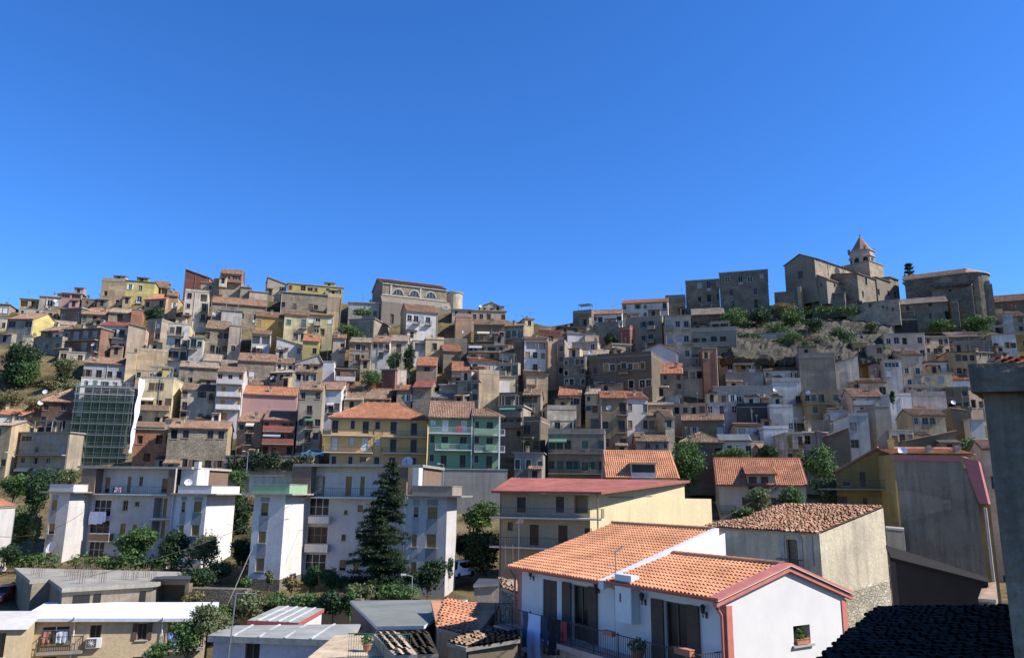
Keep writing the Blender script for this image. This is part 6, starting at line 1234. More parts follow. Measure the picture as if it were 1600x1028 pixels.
# palazzo
h = House('E', 415, 788, 218, 505, D=205, yaw=-19, name='palazzo', seed=925); h.f.wins('E', 'grey', 0, [('w', 455, 255, 490, 295, 'white'), ('d', 555, 255, 590, 315), ('w', 625, 255, 665, 295, 'white'), ('s', 720, 235, 748, 268), ('k', 492, 355, 522, 402), ('w', 672, 340, 702, 395), ('k', 675, 430, 708, 498), ('k', 500, 440, 530, 500)])
h.finish('sg', 'f', None, depth=14, slab=.15, side='st', chim=0, base=7, rwin=[('k', 3, 7), ('k', 3, 3)]).lab('big dark stone palazzo with a flat roof line at the edge of the hilltop', None, 'palazzo')
sb = MB(); z0 = h.f.loc('E', 600, 300)[1]; sb.box(.02, -.03, z0, h.W-.02, -.003, h.H-.05); sb.build('upper_render', [stucco('pale upper render', (.40, .38, .345), .5)], h.root) if False else None
h = House('E', 155, 412, 285, 505, D=209, yaw=-16, seed=926); h.f.wins('E', 'grey', 0, [('s', 240, 300, 275, 345), ('d', 315, 290, 345, 365), ('s', 388, 285, 412, 335), ('k', 245, 410, 275, 455), ('k', 315, 395, 350, 450), ('k', 392, 390, 408, 440)]); h.finish('sg', 'f', None, depth=10, slab=.12, chim=0, base=7).lab('dark stone wing joined to the lower end of the palazzo')

# ---------------------------------------------------------------- the old town
LM = [('the yellow ochre apartment house', 582, 690), ('the green apartment house', 730, 690), ('the scaffolded building', 158, 660), ('the church with half round windows', 650, 455),
      ('the spired church', 1320, 440), ('the pink blank house', 415, 622), ('the white house below the ridge church', 658, 508), ('the palazzo', 1150, 460), ('the brick tower house', 988, 525),
      ('the coral red house', 435, 682), ('the orange yellow house', 420, 513), ('the lemon house on the ridge', 218, 455), ('the tower with a glazed top', 358, 450), ('the tall salmon house', 1113, 580),
      ('the gabled cream house', 1178, 755), ('the apsed church', 1480, 450), ('the white house with orange shutters', 357, 620), ('the long dark wall house', 970, 585), ('the red metal roof', 880, 755), ('the ochre gabled house', 1350, 740),
      ('the pale blue blank wall', 1415, 640), ('the brown house with white flower pots', 92, 640), ('the yellow gabled cottage', 492, 540), ('the rock cliff', 1300, 505), ('the cream house with orange parapets', 248, 625)]
_own = {}
def rel(px, py, skip=None):
    best = sorted((math.hypot((a-px), (b-py)*1.3), n, a, b) for n, a, b in LM if n != skip)[0]
    d, n, a, b = best; dx, dy = px-a, py-b
    if abs(dx) > 2.2*abs(dy): return ('right of ' if dx > 0 else 'left of ')+n
    if abs(dy) > 2.2*abs(dx): return ('below ' if dy > 0 else 'above ')+n
    return ('below and ' if dy > 0 else 'above and ')+('right of ' if dx > 0 else 'left of ')+n
_SEEN = {}
def hs(t, x0, x1, yt, yb, roof, yr, wall, rows, lab, yaw=None, col=None, trim=0, own=False, bst=None, name='house', **k):
    yaw = {'l': 14, 's': -14, None: None}.get(yaw, yaw) if not isinstance(yaw, (int, float)) else yaw
    if isinstance(yaw, (int, float)) and T(t, x0, 0)[0] < 470 and 0 <= yaw < 15: yaw += 8
    D = k.pop('D', None); bmat = k.pop('bmat', None)
    h = House(t, x0, x1, yt, yb, D=D, yaw=yaw, name=name); r = h.rng
    if wall == 'lg': wall = r.choice(['lg', 'lg', 'lw', 'lw', 'mw', 'pb', 'lq', 'lq'])
    elif wall == 'be': wall = r.choice(['be', 'be', 'pe', 'rp'])
    col = col or r.choice(['brown', 'brown', 'brown', 'white', 'grey', 'green', 'tan']); bst = bst or ('p' if r.random() < .18 else 'r')
    if not trim and r.random() < .2: trim = 1
    if rows and rows.strip('-/=_'): h.lay(rows, col, trim, bst, bmat or wall if (bmat or wall) in WALLS else None)
    k.setdefault('base', 6.); k.setdefault('clutter', True); k.setdefault('rc', r.choice(['old', 'old', 'mid', 'old', 'pale']) if roof != 'f' else 'old'); k.setdefault('ant', r.choice([0, 1, 1, 2]))
    h.finish(wall, roof, yr, **k); px, py = h.c
    label = lab if own else lab+' '+rel(px, py)
    if len(label.split()) > 16: label = label.replace('below and ', '').replace('above and ', '').replace('house with an ', '').replace('house with a ', '').replace(' on the ridge', '')
    n = len(label.split())
    if n > 16: print('LONG', n, label)
    if label in _SEEN: print('DUP', label)
    _SEEN[label] = 1; h.lab(label); return h
# --- skyline and upper left
hs('A', -30, 72, 388, 480, 'f', 0, 'gy', '-w', 'small grey flat roofed house at the left end of the skyline', own=True)
hs('A', 160, 310, 348, 415, 'f', 0, 'be', 'oo', 'low beige terrace house under a thin dark awning roof', own=True, slab=.4)
hs('A', 312, 488, 330, 425, 'f', 0, 'lg', '-d-', 'pale grey cube house with one brown door and a white dish', own=True, slab=.3, dishes=[(448, 362)])
hs('A', 488, 655, 300, 408, 'f', 0, 'pk', 'gg/--', 'pink house with a glazed veranda on its roof', own=True, slab=.3)
hs('A', 655, 800, 348, 410, 'f', 0, 'ds', '-w', 'low dark flat house between the pink glazed veranda and the bare concrete house', own=True)
hs('A', 806, 1000, 205, 400, 'f', 0, 'rp', '--/k-/w-', 'tall bare cement house standing left of the lemon house on the ridge', own=True, yaw=2, slab=.05)
hs('A', 1003, 1238, 207, 388, 'f', 0, 'ye', 'w--/-d-', 'lemon yellow house with a dark flat roof edge on the ridge', own=True, yaw=8, rc='dark', slab=.2, col='white')
hs('A', 1238, 1360, 250, 310, 'e', 208, 'be', 'oo', 'low covered terrace with a small red roof right of the lemon house', own=True)
hs('A', 1160, 1330, 345, 430, 'e', 308, 'be', 'w-d', 'house with a bright orange roof over a shaded terrace', rc='new', yaw='s')
hs('A', 150, 330, 428, 485, 'f', 0, 'lg', 'w-w', 'low whitish terrace wall house hung with washing', slab=.05)
hs('A', 335, 462, 435, 525, 'f', 0, 'lg', 'w-w', 'pale house with two small windows beneath the cube house', own=True)
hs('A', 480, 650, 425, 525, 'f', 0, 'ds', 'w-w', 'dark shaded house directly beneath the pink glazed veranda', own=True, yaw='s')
hs('A', 655, 860, 468, 548, 'e', 425, 'gy', 's-d-s', 'grey house with orange tiles and green shutters', col='green', rc='mid', yaw=2)
hs('A', 868, 1050, 455, 548, 'e', 428, 'be', '-o-', 'beige house with a dark open loggia', rc='pale')
hs('A', 1052, 1140, 432, 550, 'f', 0, 'sr', '-', 'narrow brick coloured wall house', yaw='l')
hs('A', 48, 258, 505, 690, 'e', 465, 'gb', 'g-g/w-w', 'blue grey house with a yellow gable side and an orange roof', own=True, side='ye', rc='mid', yaw=-4)
hs('A', 325, 470, 600, 690, 'e', 562, 'ds', 'w-w', 'dark house with a curved tile eave', yaw='s')
hs('A', 248, 480, 682, 965, 'f', 0, 'st', '-w-/-w-/w--', 'tall dark rubble house with four tiny windows above the left slope', own=True, yaw='s', D=183)
hs('A', 408, 595, 550, 600, 'e', 528, 'be', '-w-', 'small brown roofed house left of the grey balcony house', own=True)
hs('A', 500, 800, 588, 780, 'f', 0, 'rb', 'wd-w_/d-wd_', 'red brown house with two long balconies and a white dish', own=True, yaw='s', dishes=[(750, 710), (755, 780)])
hs('A', 802, 1015, 558, 775, 'e', 537, 'lg', 'd-d_/w-d_', 'pale grey house with flower filled balconies and a thin red roof', own=True, rc='red', yaw=6)
hs('A', 1018, 1165, 575, 775, 'R', 545, 'lg', '---', 'blank pale grey house with a slanting top edge', yaw=10)
hs('A', 470, 800, 778, 870, 'f', 0, 'lg', 'd-w-d', 'pale low house with two brown doors under the long balconies', own=True)
hs('A', 668, 1005, 862, 1000, 'e', 822, 'lg', 'wd-w_', 'house with an orange roof right above the scaffolding', own=True, rc='mid', yaw=8)
hs('A', 1010, 1090, 778, 960, 'f', 0, 'be', '-', 'narrow blank beige wall above the scaffolding', own=True, yaw='l')
hs('A', 1093, 1345, 765, 925, 'f', 0, 'rp', '---', 'large blank beige cement house catching full sun', own=True, yaw=14, slab=.04)
hs('A', 1090, 1300, 922, 1005, 'f', 0, 'sa', 'w--w', 'low peach penthouse above the cream balconies', own=True, yaw=10)
hs('A', 1302, 1400, 905, 1010, 'f', 0, 'ye', '-s', 'small yellow rooftop house beside the peach penthouse', own=True)
hs('A', 1178, 1290, 525, 690, 'f', 0, 'gy', '-w/-d', 'shadowy grey house with one door among bushes', yaw='s')
hs('A', 178, 250, 645, 740, 'f', 0, 'lg', '-', 'tiny pale blank house over the left slope', own=True)
hs('A', -20, 45, 500, 600, 'f', 0, 'be', '-w', 'sliver of a beige house at the very left edge', own=True)
# --- ridge centre left
hs('B', 0, 88, 318, 440, 'e', 285, 'sa', '-w', 'small peach house with a red roof right of the orange roofed terrace', own=True, yaw='l')
hs('B', 142, 342, 168, 285, 'R', 112, 'rd', '-k', 'dark red house with a roof slanting down to one side', own=True, side='co', yaw=4)
hs('B', 375, 600, 205, 350, 'f', 0, 'sb', '--/--', 'pale stone base storey of the tower with a glazed top', own=True, yaw=8, slab=.02, chim=0)
hs('B', 432, 605, 143, 207, 'e', 114, 'sr', 'gg', 'glazed rooftop room with a small tile roof above the pale stone tower', own=True, yaw=8, D=220.4, rc='mid', chim=0, base=.2, col='white')
hs('B', 592, 672, 252, 345, 'f', 0, 'st', '-', 'low stone ruin right of the glazed tower', own=True)
hs('B', 665, 808, 288, 350, 'f', 0, 'be', '--', 'low sunlit beige wall house on the ridge', own=True)
hs('B', 272, 370, 218, 350, 'f', 0, 'be', '-w/--', 'small beige annex left of the pale stone tower', own=True)
hs('B', 140, 330, 290, 525, 'f', 0, 'lg', 'w-o/w-d/--d', 'tall pale house with a roof loggia and green awning', own=True, yaw=12)
hs('B', 360, 800, 388, 525, 'e', 346, 'st', 'w--d--d-', 'long stone house with one wide tile roof', own=True, yaw=10, rc='mid')
hs('B', 808, 962, 218, 305, 'R', 178, 'gy', '-d', 'grey terrace house with a slanting roof left of the yellow penthouse', own=True)
hs('B', 972, 1420, 238, 305, 'f', 0, 'ye', 'w-ggw-d-w', 'long yellow penthouse with big windows on the ridge', own=True, yaw=8, slab=.25, chim=0)
hs('B', 918, 1400, 308, 450, 'f', 0, 'st', 'w-d--d---d-', 'long stone house with small balconies under the yellow penthouse', own=True, yaw=8, bst='r')
hs('B', 712, 940, 488, 695, 'e', 456, 'or', 's---/----', 'orange yellow house with one shutter and a blank sunny wall', own=True, yaw=12, rc='mid', col='tan')
hs('B', 942, 1133, 472, 690, 'e', 446, 'py', 's-d/--d', 'cream yellow house with two balconies', yaw=10, rc='mid')
hs('B', 1135, 1335, 474, 655, 'e', 452, 'py', '-d-s/-d--', 'pale lemon house with white doors', yaw=10, rc='mid')
hs('C', -50, 62, 335, 625, 'f', 0, 'rp', '--', 'tall blank beige tower wall catching the sun', own=True, yaw='l', slab=.02)
hs('B', 305, 495, 582, 795, 'e', 527, 'st', 'w-s-/-dd-', 'stone house with a brown roof and a dark double balcony', own=True, yaw=10)
hs('B', 497, 600, 562, 790, 'f', 0, 'be', '-/w', 'narrow beige house with a single window', yaw=12)
hs('B', 440, 600, 440, 540, 'f', 0, 'lg', '--', 'small whitish terrace house with a stair', yaw=10)
hs('B', 0, 175, 548, 845, 'f', 0, 'lg', 'wd-_/-dw_/w-d_', 'tall pale house with three stacked balconies and a white pergola', own=True, side='py', yaw=8)
hs('B', 178, 290, 655, 855, 'f', 0, 'lg', 'd-/--', 'pale house with one balcony door', yaw=8)
hs('B', 682, 830, 625, 805, 'e', 602, 'bl', 'oo/-d-', 'small bluish white house with a covered roof terrace', own=True, yaw=8)
hs('B', 880, 1088, 712, 805, 'R', 660, 'bl', '-w-w', 'bluish white house with a long slanting roof line', own=True, yaw=8, rc='pale')
hs('B', 1092, 1225, 682, 810, 'e', 636, 'ye', '-w', 'yellow gabled cottage with an orange roof', own=True, yaw=12, rc='new')
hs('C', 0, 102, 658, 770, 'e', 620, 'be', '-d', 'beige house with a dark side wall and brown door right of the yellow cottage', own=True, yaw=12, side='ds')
hs('B', 568, 880, 842, 1010, 'e', 792, 'st', '-d-w', 'stone house with a white framed balcony door and long tile roof', own=True, yaw=8, rc='mid', col='white')
hs('B', 882, 1022, 862, 925, 'e', 822, 'wh', 'w-w', 'small white house with brown windows and tiles', yaw=8)
hs('B', 290, 428, 842, 900, 'e', 796, 'lg', '-w', 'low house with a worn tile roof', yaw=8)
hs('B', 438, 572, 882, 940, 'e', 845, 'be', '---', 'low blank house with patched tiles')
hs('B', 98, 430, 893, 1035, 'e', 858, 'st', '-w---/-k---', 'broad rubble stone house with an arched cellar window', own=True, yaw=10)
hs('B', 1030, 1258, 858, 930, 'g', 790, 'lg', '-g-w', 'gable fronted house with a glazed veranda', own=True, yaw=6, xa=1225)
hs('B', 1258, 1345, 848, 935, 'f', 0, 'wh', '-', 'small blank white cube house', yaw=6)
hs('B', 1030, 1205, 930, 1020, 'e', 893, 'lg', '-o-', 'small house with one dark loggia under worn tiles', yaw=6)
# --- scaffold row, left middle
SCF = hs('G', 640, 1000, 345, 985, 'f', 0, 'dg', 'w-w-w/w-ww-/w-w-w/-ww-w/w-w-w/w--w-', 'tall green building wrapped in scaffolding', own=True, yaw=0, chim=0, D=152, slab=.05)
hs('G', 648, 960, 268, 345, 'f', 0, 'lg', 'w-g-', 'pale glazed attic storey standing over the scaffolding', own=True, D=156, chim=0)
hs('G', 1100, 1378, 258, 655, 'f', 0, 'cr', '-sw-/d--d_/d--d_', 'cream house with three long balconies and orange parapets', own=True, yaw=2, side='py', bst='p', bmat='sa', depth=9, chim=0)
hs('G', 1072, 1393, 675, 960, 'f', 0, 'br', 'k-k-/-k-k', 'bare orange brick house with dark openings and a white pipe', own=True, yaw=3, slab=.3)
hs('G', 330, 600, 445, 655, 'h', 352, 'rb', 'w-w-/d-w-d_', 'brown house with an orange hipped roof and a flowered balcony', own=True, rc='mid', dishes=[(365, 372), (325, 462)], yaw=3)
hs('G', 150, 330, 562, 650, 'e', 492, 'oc', '-w-', 'small ochre annex with an orange roof left of the brown flowered house', own=True, rc='new')
hs('G', -10, 138, 552, 605, 'e', 517, 'wh', '-', 'small white gabled house at the left edge with orange roof', own=True, rc='new')
hs('G', -60, 70, 640, 1000, 'e', 607, 'rp', 'w-/--/-w', 'tall beige house with a sunlit blank side at the left edge', own=True, yaw=-4, D=147, base=14)
hs('G', 142, 540, 702, 1060, 'f', 0, 'gy', 'g-w-/-d-S_/w-w-/-d-d_', 'grey apartment house with a glazed balcony left of the scaffolding', own=True, yaw=-12, D=149, depth=5, base=14, slab=.3)
hs('H', 392, 603, 212, 620, 'e', 178, 'wh', 'w-g-w_/-s--s_/-s--s_/-s--', 'white house with orange shutters and three white balconies', own=True, yaw=5, col='orange', bst='p', rc='old', chim=0)
hs('H', 112, 380, 355, 615, 'e', 316, 'mw', 'w--d/d---/k-k-', 'mottled whitewashed stone house with a worn tile eave', own=True, yaw=10)
hs('H', 0, 480, 660, 1010, 'e', 610, 'st', '-w-w-/-----/-d-d-', 'big rubble stone house with four windows and a sunlit end wall', own=True, yaw=4, side='rp', D=136, rc='mid')
hs('H', 605, 1045, 392, 550, 'e', 335, 'pk', '----', 'large blank pink house with a red tiled edge', own=True, yaw=6, rc='new', depth=9)
hs('H', 562, 762, 608, 895, 'e', 547, 'pg', '-d-/-d-/k-w', 'dull pink house under a tile roof left of the coral house', own=True, yaw=0, rc='mid')
hs('H', 770, 1030, 593, 895, 'e', 532, 'co', 'w--d_/w--d_/k--k', 'coral red house with a balcony and grey shutters', own=True, yaw=2, rc='mid')
hs('H', 1052, 1240, 352, 892, 'e', 297, 'gy', 'w-w/-d-/-d-/-d-/g--', 'tall grey brown house of five storeys', own=True, yaw=2, rc='mid')
hs('H', 1242, 1400, 352, 545, 'e', 297, 'bl', '--/-d-', 'bluish house with a green band beneath a tile roof', own=True, yaw=2, rc='mid')
hs('H', 602, 770, 312, 385, 'e', 278, 'be', 'w-w', 'low beige house with a thin tile roof')
hs('H', 830, 1010, 218, 300, 'e', 200, 'gy', 'o-w', 'dark terrace house with a dish', dishes=[(855, 258)], yaw='s')
# --- below the middle church
hs('C', 588, 840, 448, 662, 'e', 396, 'wh', '-d-d-/-----', 'white house with two small iron balconies below the ridge church', own=True, yaw=19, rc='mid', bst='r', side='rp', depth=8, chim=0)
hs('C', 125, 372, 378, 500, 'f', 0, 'lg', '-g-w', 'garden house with a vine covered white balcony', own=True, slab=.3, yaw=6)
hs('C', 130, 330, 510, 640, 'f', 0, 'gy', '---/-k-', 'shaded grey terrace house with plants', yaw='s')
hs('C', 958, 1130, 432, 485, 'f', 0, 'be', 'w-w', 'low beige flat house right of the ridge church', own=True)
hs('C', 985, 1112, 492, 600, 'f', 0, 'sa', '--', 'small pinkish blank house in the shadow of the ridge church', own=True)
hs('C', 1112, 1390, 442, 530, 'f', 0, 'pb', '--w-w', 'broad cream house under a small gabled attic', own=True, yaw=6, slab=.25)
hs('C', 1185, 1362, 408, 446, 'g', 372, 'cr', '-w-', 'gabled cream attic room on the skyline with a white dish', own=True, yaw=6, D=212, dishes=[(1190, 405)], base=1.)
hs('C', 1132, 1380, 550, 690, 'e', 520, 'ds', '-d-d-d_', 'dark stone house with three pale framed doors', own=True, yaw=0, trim=1, col='tan', dishes=[(1055, 608)])
hs('C', 882, 1080, 668, 730, 'f', 0, 'sg', '----', 'low stone terrace wall house', slab=.02)
hs('C', 745, 890, 672, 775, 'f', 0, 'cr', '-k-', 'small yellow cream house with one little window', own=True)
hs('C', 642, 742, 682, 775, 'f', 0, 'lg', 'o', 'small pale terrace with a blue cloth', own=True)
hs('C', 132, 310, 692, 865, 'e', 662, 'be', 's--s/-d--', 'beige house with two pairs of red brown shutters', yaw=6)
hs('C', 315, 455, 690, 835, 'e', 646, 'lg', 'w-d/-o-', 'pale house with a brick red balcony', yaw=4, rc='mid')
hs('C', 458, 600, 682, 785, 'e', 642, 'mw', '-d-', 'patchy white stone house with a tile roof', yaw=4)
hs('C', 888, 1030, 762, 835, 'e', 722, 'ds', '---', 'low house with an orange sheet of tiles', rc='new')
hs('C', 1085, 1395, 718, 835, 'f', 0, 'be', 'g-gd_/w-dw', 'wide beige house with glazed balconies', yaw=0)
hs('I', 670, 832, 158, 290, 'e', 97, 'pg', '-g-/---', 'brownish house with a bright red roof and glazed window', own=True, rc='new', yaw=4)
hs('I', 955, 1240, 203, 300, 'e', 137, 'lg', '--S-w', 'pale house with a red door and an orange roof', own=True, rc='new', yaw=4, col='orange')
hs('I', 1110, 1395, 128, 235, 'e', 108, 'lg', '---w', 'pale sunlit house with a thin orange roof edge', yaw='l', rc='new')
hs('I', 22, 182, 188, 290, 'f', 0, 'sr', 'k--w_', 'brick house with a white rounded balcony', bst='p', bmat='wh', slab=.3)
hs('I', 388, 508, 195, 340, 'f', 0, 'rd', '--', 'dull red plastered house with a flat roof', own=True, yaw=-8)
hs('I', 510, 592, 192, 335, 'f', 0, 'mw', '-', 'narrow sunlit whitewashed wall beside the dull red house', own=True, yaw='l')
hs('I', 642, 790, 332, 475, 'e', 277, 'st', '---', 'old house of weathered boards under a dark pink roof', own=True, rc='red', yaw=-4)
hs('I', 512, 632, 352, 475, 'e', 322, 'st', '-w', 'small stone house with a white shutter and orange tiles', own=True, rc='new', col='white')
hs('I', 856, 998, 318, 392, 'f', 0, 'gy', '--', 'low blank grey house with a pink terrace rail', own=True)
hs('I', 1000, 1172, 288, 465, 'f', 0, 'gy', '-d-/-d-', 'grey house with two stacked balcony doors', yaw='s')
hs('I', 802, 1062, 418, 470, 'e', 376, 'lg', 'w--k', 'low white house with a mossy grey roof behind the green apartment house', own=True, rc='gry')
hs('I', 100, 462, 425, 480, 'e', 350, 'lg', '-w-w-w', 'long low house with a striped old tile roof behind the yellow ochre apartments', own=True, yaw=2)
hs('I', 0, 104, 362, 490, 'e', 310, 'bl', '-w', 'small bluish house with a tile roof and white dish', dishes=[(135, 440)], rc='mid')
hs('I', 1172, 1335, 232, 470, 'f', 0, 'rp', '--', 'tall blank sunlit beige wall house', yaw='l', slab=.02)
hs('J', 0, 102, 278, 365, 'f', 0, 'wh', '--', 'white box house with a parapet terrace', own=True)
hs('I', 272, 382, 292, 345, 'f', 0, 'rd', '-', 'low dark red wall house', own=True)
# --- middle and dark block
hs('D', 0, 196, 562, 670, 'e', 545, 'gy', 'wd-d_', 'grey house with pale framed doors', yaw='s', trim=1)
hs('D', 206, 278, 505, 655, 'f', 0, 'cr', 'w/-', 'narrow cream house end catching the sun', yaw='l')
hs('D', 352, 520, 632, 705, 'e', 600, 'sa', 'o-', 'salmon terrace house with white chairs under a pink roof', own=True, rc='red')
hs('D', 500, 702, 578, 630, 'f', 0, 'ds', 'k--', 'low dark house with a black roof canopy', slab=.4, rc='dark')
hs('D', 702, 766, 582, 630, 'g', 556, 'py', '-', 'tiny yellow gable end')
hs('D', 548, 682, 622, 695, 'f', 0, 'wh', '--', 'white blank house with a long shadow on it')
hs('D', 585, 790, 692, 775, 'f', 0, 'be', '--w', 'low beige house with one dark window')
hs('D', 690, 800, 645, 700, 'f', 0, 'be', '-w', 'tiny beige house top', yaw='l')
hs('D', 388, 465, 692, 960, 'f', 0, 'sa', '-', 'tall narrow peach wall with a sunny face', own=True, yaw='l', slab=.02)
hs('D', 467, 525, 705, 960, 'f', 0, 'gy', 'w/w/k', 'thin shaded grey house with three stacked windows', own=True, yaw='s')
hs('D', 202, 380, 668, 935, 'e', 652, 'wh', 'oo/w-w/-d-', 'white house with a tiled roof terrace and window grilles', own=True, yaw=3, bst='r')
hs('D', 122, 200, 685, 905, 'f', 0, 'ds', '-', 'dark side wall left of the white grille window house', own=True, yaw='s', slab=.02)
hs('D', 0, 118, 775, 860, 'e', 722, 'be', '-s-', 'beige house with tan shutters')
hs('D', 0, 152, 865, 960, 'f', 0, 'gy', 'd-d', 'grey house with two dark doors', yaw='s')
hs('J', 0, 130, 248, 360, 'f', 0, 'py', '--', 'low pale yellow house beside the white terrace')
hs('J', 218, 392, 228, 355, 'e', 207, 'rp', '---', 'blank beige house with a grey gable side', own=True, yaw=8, side='gy')
hs('D', 515, 692, 815, 1050, 'f', 0, 'sg', 'w-w-/k--w/---k', 'dark stone house with tall narrow windows', yaw=-22, own=False, slab=.03)
hs('D', 692, 792, 805, 1050, 'f', 0, 'gy', 'd-d/d-w/-k-', 'grey house with dark stacked balconies joined to the long dark wall', own=True, yaw=-22)
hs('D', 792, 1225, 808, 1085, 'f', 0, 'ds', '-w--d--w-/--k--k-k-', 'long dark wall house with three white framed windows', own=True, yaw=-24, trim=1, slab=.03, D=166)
hs('D', 562, 870, 795, 825, 'e', 757, 'lg', 'k-k-', 'low house with a pale ragged tile roof on top of the dark houses', own=True, rc='pale', dishes=[(735, 775)])
hs('D', 1052, 1132, 580, 720, 'f', 0, 'br', '-/-', 'brick tower house with a glass roof box and a sunny orange face', own=True, yaw=16, side='br', depth=7, slab=.02, chim=0)
hs('D', 958, 1050, 590, 720, 'f', 0, 'rd', '-', 'shaded dull red side of the brick tower', own=True, yaw=-30, slab=.02, chim=0)
hs('D', 1134, 1225, 565, 710, 'f', 0, 'gy', '-', 'blank grey house right of the brick tower house', own=True, yaw=-20, slab=.02)
hs('D', 742, 985, 465, 555, 'e', 437, 'bl', 'd---d', 'pale house with two dark framed windows on the skyline', own=True, yaw=-12, rc='mid', trim=1)
hs('D', 987, 1355, 375, 505, 'e', 354, 'bl', 's--s--d/k--s-k-', 'wide pale grey house with an orange roof on the skyline', own=True, yaw=-14, rc='new')
hs('D', 592, 742, 455, 555, 'f', 0, 'sg', '---', 'dark stone wall house at the dip of the skyline', own=True, yaw=-25)
hs('D', 772, 960, 560, 660, 'f', 0, 'st', '----', 'stone basement wall under the pale skyline house', own=True, yaw=-12, slab=.02)
hs('D', 908, 1060, 712, 805, 'f', 0, 'rp', 'k--', 'low sunlit white wall below the brick tower house', own=True, yaw=14)
hs('D', 1132, 1440, 775, 900, 'g', 706, 'wh', '-d---', 'white gabled house with one tall dark door', own=True, yaw=-6, xa=1290, side='gy')
hs('D', 1012, 1310, 492, 705, 'f', 0, 'gy', '---d-/w--d-', 'shaded grey house with stacked windows right of the brick tower', own=True, yaw=-18)
hs('D', 1250, 1475, 942, 1085, 'e', 868, 'st', 'w--k/w--k', 'dark stone house with layered orange tile roofs', own=True, yaw=-12, rc='new')
hs('J', 0, 186, 380, 480, 'f', 0, 'ds', '---', 'dark mossy blank wall right of the green apartment house', own=True, yaw='s', slab=.02)
hs('J', 190, 332, 395, 605, 'e', 352, 'gy', 'o/d/d', 'narrow grey house with a framed top balcony', yaw=-6)
hs('J', 0, 190, 488, 745, 'f', 0, 'gy', 'w-w_/-dw_/k-k', 'shadowed grey house with a green awning', own=True, yaw='s')
hs('J', 475, 655, 397, 500, 'e', 337, 'pb', '-gg', 'pinkish house with a red roof and glazed front', own=True, rc='new', yaw=-8)
hs('J', 385, 620, 515, 690, 'f', 0, 'lg', '-d-w', 'pale terrace house with a blue shutter and a brown window', own=True, yaw=4)
hs('J', 692, 800, 388, 545, 'e', 352, 'be', 'w-/-o', 'thin beige house with a yellow corner')
hs('J', 815, 1022, 420, 845, 'e', 372, 'bp', '--d/--d/--d', 'tan house of three storeys with dark doors', own=True, rc='new', yaw=-4, dishes=[(882, 500)], bst='r')
hs('J', 1026, 1195, 422, 695, 'e', 377, 'wh', 'w--w/w--w', 'white corner house with brown windows beside the tan three storey house', own=True, rc='new', yaw=6, side='be')
hs('J', 1200, 1395, 475, 565, 'e', 422, 'lg', '--k-', 'pale low house with an old tile roof right of the white corner house', own=True)
hs('J', 1195, 1392, 560, 695, 'e', 522, 'lg', '-S-', 'pale house with a red door and tile canopy', own=True, col='orange')
hs('J', 1100, 1362, 765, 850, 'e', 702, 'be', '-d-w', 'low beige house with a tile roof above the bright dormer roof', own=True, yaw=-4, side='gy')
hs('J', 392, 850, 708, 1030, 'f', 0, 'gy', 'ggg-w-w_/ww--w-d_', 'wide grey block with a green glazed balcony', own=True, yaw=-8, col='green', slab=.05, D=138)
hs('J', 122, 350, 862, 1030, 'f', 0, 'gb', 'w-w-w', 'low blue grey house with white framed windows', own=True, yaw=-6, trim=1, D=131)
hs('J', 736, 870, 592, 700, 'f', 0, 'gy', '--', 'blank grey box house left of the tan three storey house', own=True, yaw=6)
hs('J', 192, 332, 610, 870, 'f', 0, 'ds', 'd-_/d-_', 'dark house with two awning shaded balconies', own=True, yaw='s')
# --- right side
hs('E', 0, 152, 415, 550, 'f', 0, 'sg', '-w', 'dark low stone house left of the palazzo wing', own=True)
hs('E', 0, 198, 555, 890, 'f', 0, 'lg', 'd-d/dsd/w-w', 'pale house with two rows of iron balconies left of the slope', own=True, yaw=-10, bst='r')
hs('E', 200, 450, 545, 655, 'e', 505, 'ds', '-d-d-', 'dark house with a worn pale eave under the palazzo', own=True, yaw=-14, rc='pale')
hs('E', 200, 548, 672, 915, 'f', 0, 'gb', 'w-dd-_/-----', 'dark grey house with two white curtained doors', own=True, yaw=-14)
hs('E', 550, 850, 695, 805, 'f', 0, 'lg', '-d-d-d_', 'pale house with three brown doors on one long balcony', own=True, yaw=-10)
hs('E', 852, 1010, 697, 825, 'f', 0, 'gy', 'd--d_', 'grey house with a turquoise curtained door', own=True, yaw=-10)
hs('E', 1012, 1180, 742, 860, 'e', 718, 'lg', '-w--', 'pale single storey house with a red eave below the cliff', own=True, yaw=-10, rc='red')
hs('K', 302, 420, 22, 355, 'f', 0, 'sr', 'w-/--/--', 'tall salmon house with thin white bands', own=True, yaw=-6, slab=.05)
hs('K', 425, 772, 98, 215, 'e', 28, 'tn', '-d--d-', 'tan house with two dark balcony doors and a dish', own=True, yaw=-8, rc='old', side='tn', dishes=[(548, 55)])
hs('E', 440, 645, 798, 880, 'e', 762, 'ds', '---', 'low dark house with an old tile roof behind the tan house', own=True)
hs('E', 740, 832, 815, 915, 'f', 0, 'gy', '-w', 'small shaded grey house right of the tan house', own=True, yaw='s')
hs('E', 842, 1170, 868, 930, 'e', 827, 'ds', 'k-k-k', 'low dark house with a long ragged tile roof', own=True, yaw=-12)
hs('K', 792, 1088, 195, 290, 'e', 145, 'bl', 'w-s-w', 'white house with brown tiles and a curved awning', own=True, yaw=-8)
hs('K', 1078, 1370, 92, 365, 'f', 0, 'gy', '-----/-----', 'huge blank grey cement house', own=True, yaw=-10, slab=.02)
hs('K', 132, 300, 178, 285, 'f', 0, 'lg', '--k', 'pale house with a shaded balcony left of the salmon house', own=True)
hs('K', 482, 785, 222, 325, 'f', 0, 'tb', '---', 'blank blue grey house below the tan house', own=True, yaw=-10, slab=.03)
hs('K', 385, 858, 330, 480, 'f', 0, 'gb', '---d-d--', 'wide grey house with two dark balcony doors', own=True, yaw=-10, bst='r')
